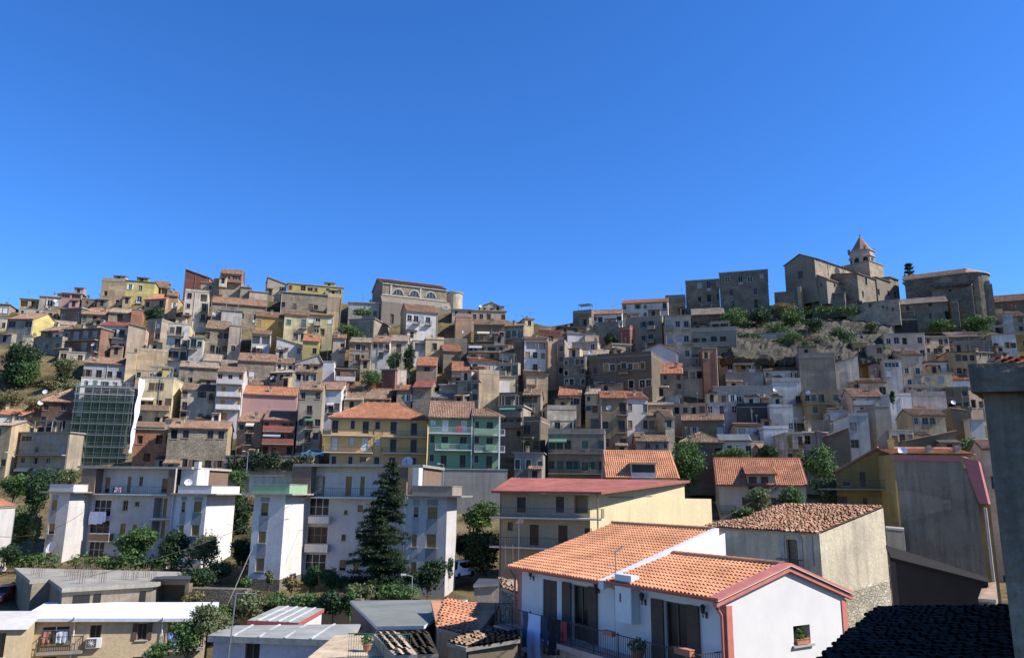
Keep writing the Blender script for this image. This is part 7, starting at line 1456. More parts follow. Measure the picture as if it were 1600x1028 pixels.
hs('K', 862, 1090, 292, 480, 'f', 0, 'lg', 'd--d_', 'pale house with plants along its balcony and a white dish', own=True, yaw=-6, dishes=[(882, 355)])
hs('K', 332, 580, 464, 570, 'f', 0, 'lg', 'w-k-w', 'low pale house with washing on the terrace', own=True, yaw=-6)
hs('K', 130, 470, 598, 750, 'e', 562, 'ds', '-w---', 'long dark stone house with a thin orange eave', own=True, yaw=-14, rc='mid')
hs('K', 122, 460, 775, 920, 'h', 700, 'ds', '---k', 'dark low house with a mossy hipped tile roof', own=True, yaw=-12, D=135)
hs('K', 582, 838, 495, 640, 'f', 0, 'dk', '---', 'black metal clad wall', own=False, yaw=-12, slab=.02)
hs('K', 840, 1028, 495, 705, 'f', 0, 'lg', '---w', 'tall pale blank house with one small window', own=True, yaw=-6, slab=.02)
hs('K', 575, 790, 648, 765, 'e', 628, 'wh', '--d', 'white house with a thin tile eave and brown door', own=True, yaw=-6, rc='mid')
hs('K', 792, 990, 675, 880, 'f', 0, 'wh', '---', 'large blank white wall house above the cream gables', own=True, yaw=-8, slab=.02)
hs('K', 435, 688, 760, 905, 'e', 722, 'bl', '-w--d', 'bluish house with a grey roof behind the cream gables', own=True, yaw=-10, rc='gry', D=134)
hs('K', 690, 792, 770, 905, 'f', 0, 'be', '-d', 'narrow beige house with a green door', own=True)
hs('K', 975, 1108, 705, 960, 'f', 0, 'lg', 'd-d_/w-w', 'pale house with a plant filled roof terrace and balcony', own=True, yaw=-6, D=134)
hs('K', 1112, 1300, 700, 960, 'f', 0, 'lg', 'g--/---', 'pale sunlit house side with a red window', own=True, yaw=8, D=136)
hs('K', 1160, 1395, 605, 700, 'f', 0, 'pb', '----', 'low cream blank terrace house', own=True)
hs('K', 1232, 1420, 735, 960, 'R', 690, 'gb', '-w-', 'shaded grey gable house with a small white framed window', own=True, yaw='s', D=134)
hs('K', 1112, 1395, 375, 565, 'f', 0, 'tn', 'w-d-w_/-w---', 'shaded tan house with long dark balconies and a dish', own=True, yaw='s', dishes=[(1145, 380)])
hs('K', 0, 112, 405, 545, 'f', 0, 'lg', '-w', 'small pale house with a white water tank', own=True)
hs('K', 0, 328, 468, 570, 'f', 0, 'gy', '-k-k-', 'low grey house with reddish doors', own=True, yaw='s')
hs('K', 0, 72, 575, 810, 'e', 520, 'lg', 'w/-', 'pale house end with an orange roof above the dark dormer trees', own=True, yaw=8)
# far right
hs('F', 332, 590, 672, 765, 'f', 0, 'dk', '---', 'black shed with a red roof edge below the cliff', own=True, yaw='s', slab=.02)
hs('F', 345, 650, 775, 965, 'f', 0, 'pb', '-w--w/-w--w', 'pinkish house with a white domed roof light', own=True, yaw=-10)
hs('F', 652, 830, 795, 935, 'f', 0, 'pb', 'w-d-/-d--', 'pale pink patchy house with a roof terrace', own=True, yaw=2)
hs('F', 832, 1060, 795, 895, 'e', 767, 'sg', 'w----', 'old stone house with a brown ragged roof', own=True, yaw=-12)
hs('F', 862, 1150, 828, 905, 'f', 0, 'sg', '----', 'low shaded stone wall house', yaw='s', slab=.02)
hs('F', 1152, 1330, 778, 905, 'f', 0, 'lg', 'g--g', 'pale house with glazed balconies at the right', own=True, yaw=-12)
hs('F', 1232, 1310, 625, 770, 'f', 0, 'lg', '-', 'narrow pale blank house at the right', own=True, yaw=-10)
hs('F', 1302, 1420, 640, 770, 'e', 612, 'gy', '-k-/-g-', 'grey house with a brown balcony at the far right', own=True, yaw=-12)
hs('F', 1322, 1420, 778, 890, 'f', 0, 'oc', '-w', 'small ochre house at the far right', own=True)
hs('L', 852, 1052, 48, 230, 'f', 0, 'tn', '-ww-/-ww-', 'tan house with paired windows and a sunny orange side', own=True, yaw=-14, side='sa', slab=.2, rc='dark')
hs('L', 1052, 1240, 55, 100, 'f', 0, 'st', 'k-k', 'low stone house with a flat brown roof right of the paired window house', own=True, slab=.4)
hs('L', 157, 270, -20, 185, 'f', 0, 'oc', 'w-/--', 'ochre narrow house with one tiny window', own=True, yaw=-6)
hs('L', 262, 385, 0, 240, 'f', 0, 'pg', '-w/-w/-d', 'tall shaded mauve grey house', own=True, yaw='s')
hs('L', 15, 200, 135, 315, 'L', 72, 'lg', '---', 'blank pale house with a slanting roof edge left of the ochre narrow house', own=True, yaw=-8)
hs('L', 387, 515, 108, 310, 'f', 0, 'lg', 'g/w-/--', 'pale house with a wide glazed attic', own=True, yaw=-8)
hs('L', 517, 665, 65, 305, 'e', 38, 'pb', '-w/-d/-d', 'pale tall house with a tile roof and iron balconies', own=True, yaw=-6, rc='old')
hs('L', 686, 875, 122, 205, 'f', 0, 'wh', 'w-d-w_', 'white penthouse with three brown openings and dark roof slab', own=True, yaw=-10, slab=.3, rc='dark')
hs('L', 665, 880, 210, 295, 'f', 0, 'cr', 'd-w-', 'cream storey beneath the white penthouse', own=True, yaw=-10)
hs('L', 876, 1065, 248, 305, 'e', 212, 'bl', '--w', 'low bluish house with an orange tile roof', own=True, yaw=-10, rc='new')
hs('L', 206, 400, 268, 385, 'e', 247, 'lg', 'w-d', 'pale house with two white framed openings', own=True, yaw=-8, trim=1)
hs('L', 148, 382, 372, 505, 'e', 320, 'wh', 'w-w-w_/-w---', 'white house with a balcony and a reddish roof', own=True, yaw=-8, rc='mid')
hs('L', 562, 840, 305, 368, 'f', 0, 'li', '-s---', 'low lilac grey house with one brown shutter', own=True, yaw=-6)
hs('L', 430, 590, 368, 615, 'f', 0, 'bl', '---', 'pale blue blank wall of a terraced house', own=True, yaw=-4, slab=.02, chim=0)
hs('L', 592, 840, 368, 495, 'f', 0, 'li', '----', 'lilac blank wall right of the pale blue wall', own=True, yaw=-6, slab=.02, chim=0)
hs('L', 592, 835, 508, 690, 'e', 465, 'cr', '-dw-/---', 'small house with an old striped tile roof before the lilac wall', own=True, yaw=-8, D=145)
hs('L', 842, 1000, 305, 485, 'f', 0, 'ds', 'k--/kk-_', 'dark house with a brown boarded balcony', own=True, yaw='s', dishes=[(885, 415)])
hs('L', 1002, 1110, 305, 475, 'f', 0, 'pg', '-k', 'pinkish grey house with one red brown door at the right', own=True)
hs('L', 880, 1010, 475, 705, 'R', 455, 'ds', '--', 'tall dark blank house with a slanting roof', own=True, yaw='s')
hs('L', 1012, 1120, 545, 750, 'f', 0, 'bl', '--', 'bluish white house with a white sheet hanging', own=True)
hs('L', 545, 910, 695, 760, 'L', 625, 'ds', '----', 'dark house with a long rising tile edge behind the orange ridge', own=True, yaw=-10, D=136)
hs('L', 130, 275, 515, 780, 'f', 0, 'lg', 'k-/g-', 'pale corner house with a brown curtain', own=True, yaw=-8, side='wh', D=136)
hs('L', -20, 130, 655, 800, 'L', 600, 'ds', '--', 'dark slanting roofed house above the ochre gable', own=True, yaw=-10, D=130)
hs('L', 325, 432, 445, 730, 'f', 0, 'gb', '--', 'narrow bluish wall house with a green creeper', own=True, yaw=-6, D=141)
hs('L', 432, 600, 622, 740, 'f', 0, 'lg', '-w-', 'low pale house above the yellow chimney', own=True, yaw=-4, D=140)
hs('L', -10, 128, 480, 630, 'f', 0, 'bl', '---', 'bluish white blank house right of the tan balcony house', own=True, yaw=-8)
hs('0', 1548, 1640, 700, 930, 'e', 688, 'pb', 'w-w/-w-/w-w', 'pale house end glimpsed between the grey party wall and the near wall', own=True, yaw=-16, D=92, base=9, rc='mid', clutter=False)

# ---------------------------------------------------------------- scaffolding round the green building
h = SCF; f = h.f; root = empty('scaffolding', h.O, math.radians(h.yaw)); S0 = Pl(root, h.O, h.yaw, (0, -1.5, 0)); gm = plain('galvanised tube', (.36, .37, .37), .45, .5, .1)
ys = [340, 400, 458, 545, 635, 725, 820, 905, 985]; zs_ = [S0.loc('G', 800, y)[1] for y in ys]; xl, xr = S0.loc('G', 575, 700)[0], S0.loc('G', 1045, 700)[0]; n = 7
for i in range(n+1):
    x = xl+(xr-xl)*i/n; m = MB()
    for y in (-.5, .75): m.tube((x, S0.o[1]+y, -4), (x, S0.o[1]+y, zs_[0]+1.2), .05, 5)
    for z in zs_: m.tube((x, S0.o[1]-.49, z), (x, S0.o[1]+.74, z), .035, 4)
    m.build('pole_frame', [gm], root)
for z in zs_:
    m = MB(); m.box(xl-.2, S0.o[1]-.42, z+.04, xr+.2, S0.o[1]+.68, z+.12); m.box(xl-.2, S0.o[1]-.56, z+.04, xr+.2, S0.o[1]-.52, z+.3); m.build('deck_boards', [plain('grey deck board', (.26, .27, .27), .7, var=.3)], root)
    m = MB()
    for dz in (.55, 1.05): m.tube((xl-.2, S0.o[1]-.5, z+dz), (xr+.2, S0.o[1]-.5, z+dz), .035, 4)
    m.build('guard_rail', [gm], root)
mm, nn, ll, bb = _new('green debris netting'); trn = _n(nn, 'BsdfTransparent'); mxs = _n(nn, 'MixShader'); mxs.inputs[0].default_value = .36; bb.inputs['Base Color'].default_value = (.012, .045, .03, 1); bb.inputs['Roughness'].default_value = .9; ll.new(trn.outputs[0], mxs.inputs[1]); ll.new(bb.outputs[0], mxs.inputs[2]); ll.new(mxs.outputs[0], nn['Material Output'].inputs[0])
m = MB(); zt_, zb_ = zs_[1]-.2, zs_[-1]-2
for i in range(40):
    x0, x1 = xl+(xr-xl)*i/40, xl+(xr-xl)*(i+1)/40; m.quad((x0, -1.5-.62-.05*math.sin(i*1.1), zb_), (x1, -1.5-.62-.05*math.sin(i*1.1+1.1), zb_), (x1, -1.5-.62-.05*math.sin(i*1.1+1.1), zt_), (x0, -1.5-.62-.05*math.sin(i*1.1), zt_))
m.build('debris_netting', [mm], root)
m = MB(); rn = np.random.RandomState(8); R_ = 26; C__ = 8; z0, z1 = S0.loc('G', 1000, 860)[1], S0.loc('G', 1060, 262)[1]; V = []
for j in range(R_+1):
    for i in range(C__+1): t_ = j/R_; x = xr+.35+.5*t_+.12*math.sin(i*1.3+j*.7)+.9*max(0, t_-.2)*(i/C__)*.35; V.append((x, S0.o[1]-.7+i/C__*(2.6-.8*(1-t_)), z0+(z1-z0)*t_-.8*max(0, t_-.85)*i/C__))
k = C__+1; m.add(V, [(j*k+i, j*k+i+1, (j+1)*k+i+1, (j+1)*k+i) for j in range(R_) for i in range(C__)]); m.build('tarpaulin', [plain('white tarpaulin', (.62, .64, .72), .6, var=.1)], root, True)
tag(root, 'tall metal scaffolding with a white tarpaulin along the front of the green building', 'scaffolding')

# ---------------------------------------------------------------- trees, shrubs, hedges
def bark(): return plain('brown bark', (.10, .075, .05), .9, var=.4, scale=4., bump=.6)
def plant(px, pyb, D, w, hgt, kind, label, name='bush', seed=0, n=900, leaf=.3, trunk=.15, cat='bush', blobs=6, group=None, asp=.55):
    """w, hgt in picture pixels at that distance; a tapered stem with limbs and a crown of leaf sprays"""
    p = P(px, pyb, D); k = D*math.sqrt(1+((px-800)/FPX)**2*0+.02)/FPX; W_, H_ = w*k, hgt*k; root = empty(name, p); rn = random.Random(seed+int(px)); th = H_*trunk; bl = []
    for i in range(blobs):
        a = rn.uniform(0, 2*math.pi); rr = W_*.5*rn.uniform(.15, .62); z = th+(H_-th)*rn.uniform(.25, .8); s = rn.uniform(.32, .52); q = 1-.55*abs(z/H_-.55)
        bl.append((rr*math.cos(a)*q, rr*math.sin(a)*q, z, W_*.5*s*1.1, W_*.5*s*1.1, (H_-th)*.5*s*1.05))
    bl.append((0, 0, th+(H_-th)*.5, W_*.3, W_*.3, (H_-th)*.48)); m = MB(); r0 = max(.05, H_*.018); m.tube((0, 0, -1), (0, 0, th+.1*H_), r0*1.4, 7, 0, r0)
    for b_ in bl: m.tube((0, 0, th*.8), (b_[0]*.8, b_[1]*.8, b_[2]), r0*.7, 5, 0, r0*.2)
    m.build('trunk' if name.endswith('tree') else 'stem', [bark()], root)
    leaves_mesh(bl, n, leaf, seed+int(px*3), asp).build('crown' if name.endswith('tree') else 'foliage', [FOL[kind]()], root, weld=False)
    return tag(root, label, cat, group)
PL = [(24, 612, 172, 62, 76, 'dark', 'big dark green tree on the slope at the left edge', 'tree', 2200, .5, .12, 'tree'), (40, 608, 170, 34, 40, 'mid', 'brighter green bush in front of the big dark tree at the left edge', 'bush', 900, .4, .05, 'bush'),
      (98, 603, 171, 36, 40, 'olive', 'yellowish olive shrub below the dark rubble house', 'bush', 900, .4, .05, 'bush'), (80, 612, 169, 36, 18, 'dry', 'dry brown scrub on the open slope at the left', 'bush', 500, .35, .0, 'bush'), (15, 632, 164, 50, 24, 'dry', 'straw coloured scrub on the bare slope at the left edge', 'bush', 600, .35, .0, 'bush'),
      (52, 812, 112, 36, 66, 'dark', 'dark bushy tree beside the left apartment block', 'tree', 1700, .32, .1, 'tree'), (30, 852, 100, 44, 56, 'mid', 'green shrub between the white gable and the apartment block', 'bush', 1300, .28, .0, 'bush'), (52, 846, 99, 26, 34, 'olive', 'pale olive shrub at the foot of the left apartment block', 'bush', 700, .25, .0, 'bush'), (12, 884, 88, 36, 30, 'dark', 'dark shrub at the left edge above the concrete slab', 'bush', 800, .25, 0, 'bush'), (22, 922, 76, 16, 12, 'mid', 'small green bush behind the red car', 'bush', 300, .2, 0, 'bush'),
      (213, 876, 91, 62, 46, 'mid', 'large rounded green tree before the left apartment block', 'tree', 2200, .26, .12, 'tree'), (268, 884, 90, 44, 50, 'dark', 'dark green shrub beside the large rounded tree', 'bush', 1400, .26, 0, 'bush'), (318, 890, 88, 48, 50, 'olive', 'light leaved tree before the sunlit end of the left block', 'tree', 1300, .22, .2, 'tree'), (338, 905, 86, 50, 28, 'mid', 'bright low bush at the corner of the left block', 'bush', 900, .22, 0, 'bush'),
      (370, 800, 126, 26, 50, 'mid', 'green shrub in the gap between the two apartment blocks', 'bush', 800, .28, 0, 'bush'), (384, 802, 124, 20, 26, 'dry', 'dry shrub in the gap between the two apartment blocks', 'bush', 400, .25, 0, 'bush'), (372, 756, 131, 34, 20, 'mid', 'low greenery under the ivy wall', 'bush', 500, .28, 0, 'bush'), (382, 922, 77, 24, 18, 'mid', 'small bright bush under the green parapet block', 'bush', 400, .2, 0, 'bush'),
      (420, 915, 79, 14, 20, 'olive', 'thin shrub at the stone base of the right block', 'bush', 260, .18, 0, 'bush'), (455, 926, 77, 26, 22, 'dry', 'straw coloured bush at the corner of the right block', 'bush', 450, .2, 0, 'bush'), (484, 934, 75, 30, 42, 'mid', 'young tree below the glazed verandas', 'tree', 900, .2, .3, 'tree'), (516, 936, 74, 40, 40, 'mid', 'leafy young tree left of the cedar', 'tree', 1200, .2, .3, 'tree'),
      (390, 966, 63, 60, 38, 'olive', 'tall yellow green weeds along the dark garden wall', 'bush', 1300, .2, 0, 'bush'), (430, 958, 64, 50, 28, 'mid', 'green shrubs along the dark garden wall', 'bush', 1000, .2, 0, 'bush'), (352, 972, 62, 40, 24, 'mid', 'leafy bush touching the end of the white flat roof', 'bush', 800, .18, 0, 'bush'), (300, 946, 66, 36, 20, 'dry', 'dry grassy mound behind the white flat roof', 'bush', 600, .2, 0, 'bush'),
      (322, 1010, 44, 54, 56, 'olive', 'light leaved fig tree in front of the tan house', 'tree', 1500, .13, .2, 'tree'), (292, 1030, 43.5, 60, 52, 'mid', 'green bush in front of the tan house balcony', 'bush', 1500, .12, 0, 'bush'), (340, 985, 46, 46, 26, 'olive', 'pale leafy bush beside the grey seamed roof', 'bush', 900, .12, 0, 'bush'), (248, 1030, 46, 36, 20, 'mid', 'low bush under the shuttered window of the tan house', 'bush', 600, .12, 0, 'bush'),
      (470, 962, 62.5, 60, 30, 'mid', 'green weeds piled against the garden wall beside the grey sheet roofs', 'bush', 1100, .2, 0, 'bush'), (520, 962, 62, 50, 34, 'dark', 'dark shrubs in the corner behind the grey sheet roofs', 'bush', 900, .2, 0, 'bush'), (300, 925, 72, 70, 34, 'dark', 'dark shaded shrubs beside the dark open shed', 'bush', 1100, .22, 0, 'bush'),
      (1180, 548, 184, 50, 24, 'dark', 'dark shrub under the left end of the cliff', 'bush', 700, .38, 0, 'bush'), (1215, 530, 187, 44, 26, 'mid', 'green shrub hanging on the bank left of the cliff', 'bush', 700, .38, 0, 'bush'), (1310, 530, 185, 36, 18, 'mid', 'green shrub clinging to the middle of the cliff', 'bush', 500, .34, 0, 'bush'), (1385, 545, 182, 34, 22, 'dark', 'dark shrub at the right foot of the cliff', 'bush', 500, .36, 0, 'bush'),
      (668, 926, 73, 60, 42, 'dark', 'dark shrubs shading the foot of the right block', 'bush', 1300, .22, 0, 'bush'), (612, 940, 69, 70, 24, 'mid', 'low green bushes around the foot of the cedar', 'bush', 1200, .2, 0, 'bush'), (562, 948, 67, 44, 30, 'olive', 'pale weeds before the felt roofed shed', 'bush', 800, .2, 0, 'bush'), (545, 965, 62, 24, 40, 'mid', 'climbing shrub at the end of the felt roofed shed', 'bush', 700, .2, 0, 'bush'),
      (746, 838, 100, 64, 46, 'mid', 'round topped green tree left of the cream villa', 'tree', 1600, .28, .12, 'tree'), (700, 905, 80, 22, 30, 'dark', 'dark shrub beside the white van', 'bush', 400, .2, 0, 'bush'), (752, 900, 86, 70, 60, 'dark', 'shady dark bushes beside the cream villa', 'bush', 1500, .3, 0, 'bush'), (728, 872, 94, 60, 34, 'dark', 'dark shrubs on the bank behind the white van', 'bush', 1000, .28, 0, 'bush'), (370, 850, 108, 40, 60, 'dark', 'dark shady shrubs between the two apartment blocks', 'bush', 1400, .28, 0, 'bush'), (380, 890, 92, 44, 44, 'dark', 'dark shrubs at the lower gap between the apartment blocks', 'bush', 1200, .24, 0, 'bush'),
      (1074, 770, 126, 60, 76, 'mid', 'big light green bush between the dormer roof and the cream gables', 'bush', 2000, .34, 0, 'bush'), (1145, 722, 129, 50, 22, 'mid', 'green bushes above the ridge of the cream gables', 'bush', 800, .3, 0, 'bush'), (1200, 722, 129, 44, 24, 'dark', 'dark purplish shrub above the ridge of the cream gables', 'bush', 800, .3, 0, 'bush'), (1284, 760, 124, 64, 58, 'mid', 'bushy green tree between the cream gables and the ochre house', 'tree', 1900, .32, .1, 'tree'), (1252, 738, 126, 26, 30, 'olive', 'pale shrub right behind the cream gabled roof', 'bush', 500, .28, 0, 'bush'), (1300, 790, 104, 60, 40, 'dark', 'dark bushes under the ochre house balcony', 'bush', 900, .3, 0, 'bush'),
      (1185, 806, 66, 44, 40, 'olive', 'reddish green vine behind the crumbling tile roof', 'bush', 1100, .2, 0, 'bush'), (1235, 800, 67, 44, 36, 'mid', 'green vine behind the ridge of the crumbling tile roof', 'bush', 1000, .2, 0, 'bush'), (1160, 812, 65, 34, 18, 'mid', 'low shrub at the corner of the crumbling tile roof', 'bush', 600, .18, 0, 'bush'),
      (613, 582, 173, 24, 30, 'mid', 'round bright bush below the white ridge house', 'bush', 700, .36, 0, 'bush'), (637, 584, 172, 24, 42, 'dark', 'dark round tree beside the bright bush mid slope', 'tree', 900, .36, .05, 'tree'), (545, 530, 190, 44, 22, 'mid', 'green shrubs on the terrace left of the white ridge house', 'bush', 700, .4, 0, 'bush'), (578, 606, 168, 40, 28, 'mid', 'loose greenery behind the old striped tile roof', 'bush', 700, .34, 0, 'bush'), (566, 494, 203, 36, 12, 'mid', 'vine over the white balcony of the garden house', 'vine', 500, .35, 0, 'vine'),
      (240, 508, 199, 34, 28, 'dark', 'dark bush below the orange roofed terrace', 'bush', 700, .4, 0, 'bush'), (955, 542, 188, 28, 24, 'dark', 'dark shrub left of the brick tower house', 'bush', 600, .38, 0, 'bush'), (1150, 516, 194, 50, 36, 'mid', 'green scrub on the slope under the palazzo', 'bush', 1100, .42, 0, 'bush'), (1190, 512, 194, 50, 32, 'dark', 'dark scrub at the corner of the palazzo', 'bush', 900, .42, 0, 'bush'), (1222, 492, 198, 46, 18, 'dry', 'strip of dry yellow grass below the garden wall', 'bush', 800, .34, 0, 'bush'), (1165, 540, 187, 60, 20, 'dark', 'dark undergrowth above the three door balcony house', 'bush', 700, .4, 0, 'bush'), (1240, 512, 192, 50, 26, 'mid', 'green bush hanging at the edge of the cliff', 'bush', 800, .4, 0, 'bush'),
      (1290, 545, 182, 44, 22, 'olive', 'pale green shrub growing on the cliff face', 'bush', 500, .36, 0, 'bush'), (1335, 555, 181, 50, 26, 'mid', 'green shrub low on the cliff face', 'bush', 700, .36, 0, 'bush'), (1360, 520, 188, 30, 16, 'olive', 'small shrub high on the cliff face', 'bush', 400, .36, 0, 'bush'), (1260, 556, 181, 36, 24, 'mid', 'green shrub at the lower end of the cliff', 'bush', 500, .36, 0, 'bush'),
      (1470, 519, 191, 44, 20, 'mid', 'bushy hedge patch below the old grey stone house', 'bush', 900, .4, 0, 'bush'), (1530, 522, 191, 66, 26, 'mid', 'wide green bush below the round apse', 'bush', 1300, .42, 0, 'bush'), (1505, 715, 138, 70, 26, 'mid', 'green bushes behind the orange tile ridge', 'bush', 1000, .32, 0, 'bush'), (1395, 632, 152, 10, 20, 'dark', 'creeper on the bluish wall corner', 'vine', 300, .3, 0, 'vine')]
for i, (px, py, D, w_, h_, k, lb, nm, n_, lf, tr, ct) in enumerate(PL): plant(px, py, D, w_*1.15, h_*1.08, k, lb, nm, i*3+1, int(n_*2.4), lf*.6, tr, ct, 7 if w_ > 30 else 4)
def hedge(px0, px1, pyb, D, hh, kind, label, seed, name='hedge', leaf=.2, den=60, D1=None):
    a, b = P(px0, pyb, D), P(px1, pyb, D1 or D); root = empty(name, a); rn = random.Random(seed); L = np.linalg.norm(b-a); n = max(3, int(L/1.1)); bl = []
    for i in range(n): p = (b-a)*(i+.5)/n; s = rn.uniform(.75, 1.25); bl.append((p[0], p[1]+rn.uniform(-.3, .3), p[2]+hh*.5*s, 1.0*s, .8*s, hh*.55*s))
    leaves_mesh(bl, int(L*den*hh), leaf, seed).build('foliage', [FOL[kind]()], root, weld=False); return tag(root, label, 'hedge')
hedge(104, 292, 892, 89, 1.7, 'mid', 'long clipped hedge in front of the left apartment block', 1)
hedge(0, 86, 888, 90, 1.6, 'mid', 'shorter hedge left of the lit tower of the left block', 2)
hedge(1246, 1408, 492, 197, 2.2, 'mid', 'green hedge along the top of the cliff under the spired church', 3, leaf=.3, den=22)
hedge(354, 422, 736, 132.6, 3.0, 'dark', 'dark ivy curtain hanging down the retaining wall', 4, 'ivy', .25, 40)
hedge(420, 490, 736, 132.6, 3.0, 'dark', 'ivy in deep shade at the end of the retaining wall', 6, 'ivy', .25, 30)
# the tall cedar
def cedar(px, pyb, D, ht, R, label):
    p = P(px, pyb, D); root = empty('cedar_tree', p); m = MB(); rn = random.Random(12); nr = np.random.RandomState(12)
    top = np.array([.8, 0, ht]); m.tube((0, 0, -1), (.35, 0, ht*.5), .24, 8, 0, .15); m.tube((.35, 0, ht*.5), top, .15, 7, 0, .03); mb = MB(); z = .8
    while z < ht-.3:
        f_ = z/ht; Lr = R*(1-f_)**.75*(1.05 if f_ > .12 else .75)+.25; c0 = np.array([.35*min(1, f_*2)+.45*max(0, f_*2-1), 0, z]); nb = 6 if f_ < .8 else 4
        for b in range(nb):
            a = rn.uniform(0, 2*math.pi); L = Lr*rn.uniform(.62, 1.12); d = np.array([math.cos(a), math.sin(a), 0]); sd = np.array([-d[1], d[0], 0]); rise = rn.uniform(.05, .3); e = c0+d*L+np.array([0, 0, L*rise-L*.18]); m.tube(c0, e, .05*(1-f_)+.012, 4, 0, .01)
            k = int(95*L*(.55 if f_ > .7 else 1)+26); t_ = nr.rand(k)**.7; s_ = nr.randn(k)*.19*L*(1.05-t_*.6)*(.25+t_); q = c0+np.outer(t_*L, d)+np.outer(s_, sd); q[:, 2] += t_*L*rise-L*.18*t_**2-np.abs(s_)*.22+nr.randn(k)*.06
            dr = d*.6+nr.randn(k, 3)*.45+np.sign(s_)[:, None]*sd*.7; dr[:, 2] -= .18; dr /= np.linalg.norm(dr, axis=1)[:, None]; sz = (.17+.15*nr.rand(k))[:, None]; up = np.cross(dr, nr.randn(k, 3)*.5+np.array([0, 0, 1.])); up = np.cross(dr, up); up = np.cross(dr, np.array([0, 0, 1.]))+nr.randn(k, 3)*.3; up /= np.linalg.norm(up, axis=1)[:, None]
            mb.quads(np.stack([q, q+dr*sz*.5+up*sz*.22, q+dr*sz*1.2, q+dr*sz*.5-up*sz*.22], axis=1), 0, np.stack([np.full(k, (a*3+z) % 5), np.floor(nr.rand(k)*5)*.2], axis=1))
        z += rn.uniform(.28, .45)*(1 if f_ < .7 else .75)
    m.build('trunk', [bark()], root); mb.build('crown', [FOL['cedar']()], root, weld=False); return tag(root, label, 'tree')
cedar(588, 938, 72, 12.6, 3.3, 'tall dark cedar standing in front of the right apartment block')
def araucaria(px, pyb, D, ht, label):
    root = empty('monkey_pine_tree', P(px, pyb, D)); m = MB(); mb = MB(); nr = np.random.RandomState(3); m.tube((0, 0, -3), (0, 0, ht), .25, 6, 0, .05)
    for z in np.arange(ht*.45, ht, 1.15):
        L = 2.6*(1.1-z/ht)+.5
        for b in range(6):
            a = b*math.pi/3+z; d = np.array([math.cos(a), math.sin(a), .15]); m.tube((0, 0, z), d*L+np.array([0, 0, z]), .05, 4, 0, .02); k = 40; t_ = .3+.7*nr.rand(k); q = np.outer(t_*L, d)+np.array([0, 0, z])+nr.randn(k, 3)*.13; e1 = nr.randn(k, 3)*.22; e2 = nr.randn(k, 3)*.12; mb.quads(np.stack([q-e1, q-e2, q+e1, q+e2], axis=1), 0, nr.rand(k, 2))
    m.build('trunk', [bark()], root); mb.build('crown', [FOL['dark']()], root, weld=False); return tag(root, label, 'tree')
araucaria(1425, 470, 216, 11.5, 'bare tiered pine standing against the sky beside the apsed church')

# ---------------------------------------------------------------- vehicles, lamps, poles, washing
def car(p, ang, col, label, van=False):
    root = empty('parked_van' if van else 'parked_car', p, ang); L, Wd, hh = (4.1, 1.65, 1.75) if van else (3.9, 1.65, 1.45); m = MB()
    prof = [(0, .3), (.02, .8), (.35 if van else .9, .95), (.75 if van else 1.45, hh), (3.7, hh), (L, 1.0), (L, .3)]
    pr = [(x, z, .0 if z < 1.0 else .16) for x, z in prof]
    k = len(pr)
    for i in range(k):
        (x0, z0, s0), (x1, z1, s1) = pr[i], pr[(i+1) % k]; m.quad((x0, s0, z0), (x1, s1, z1), (x1, Wd-s1, z1), (x0, Wd-s0, z0), 1 if i == 2 or i == 4 else 0)
    m.poly([(x, s, z) for x, z, s in pr][::-1]); m.poly([(x, Wd-s, z) for x, z, s in pr]); m.build('body', [plain('car paint '+label[:12], col, .3, .0, .05), G()], root)
    for sy, y in ((-1, .08), (1, Wd-.08)):
        w_ = MB(); a, b = (.7 if van else 1.25), 3.6; w_.poly([(a, y+sy*.02-(.0), 1.0), (b, y+sy*.02, 1.0), (b-.15, y-sy*.05, hh-.12), (a+.3, y-sy*.05, hh-.12)][::sy]); w_.build('side_window', [G()], root)
    for x in (.75, L-.75):
        for y in (-.02, Wd-.18):
            w_ = MB(); w_.tube((x, y, .31), (x, y+.2, .31), .31, 14); w_.build('wheel', [plain('black rubber', (.02, .02, .02), .8)], root)
    for y in (.12, Wd-.42): w_ = MB(); w_.box(-.03, y, .62, .03, y+.3, .8); w_.build('headlight', [plain('headlight glass', (.7, .7, .7), .2)], root)
    return tag(root, label, 'van' if van else 'car')
p = P(711, 905, 83); car(p, math.radians(60), (.72, .73, .76), 'white van parked beside the right apartment block', True)
p = P(2, 945, 72); car(p, math.radians(100), (.45, .05, .04), 'red car parked at the lower left edge beside the concrete building')
p = P(470, 714, 138); car(p, math.radians(8), (.10, .20, .30), 'blue car parked on the ivy wall street below the coral house')
def lamp(px, py0, py1, D, label, arm=.6, lean=0.):
    a = P(px, py1, D); hz = P(px, py0, D)[2]-a[2]; root = empty('street_lamp', a); m = MB(); m.tube((0, 0, -.5), (lean, 0, hz), .06, 6, 0, .04); m.build('pole', [plain('galvanised tube', (.36, .37, .37), .45, .5, .1)], root)
    m = MB(); m.tube((lean, 0, hz), (lean-arm, -.2, hz+.15), .035, 5); m.build('arm', [plain('galvanised tube', (.36, .37, .37), .45, .5, .1)], root); m = MB(); m.box(lean-arm-.35, -.32, hz+.08, lean-arm+.05, -.08, hz+.22); m.build('lamp_head', [plain('lamp glass', (.7, .7, .66), .3)], root); return tag(root, label, 'street lamp')
lamp(692, 726, 768, 121, 'thin street lamp before the streaked retaining wall'); lamp(385, 706, 740, 131, 'street lamp above the ivy covered wall'); lamp(10, 708, 760, 128, 'street lamp beside the left edge house')
lamp(643, 900, 935, 68, 'slim street lamp behind the felt roofed shed'); lamp(16, 800, 850, 94, 'white lamp post beside the white gable at the left', .3)
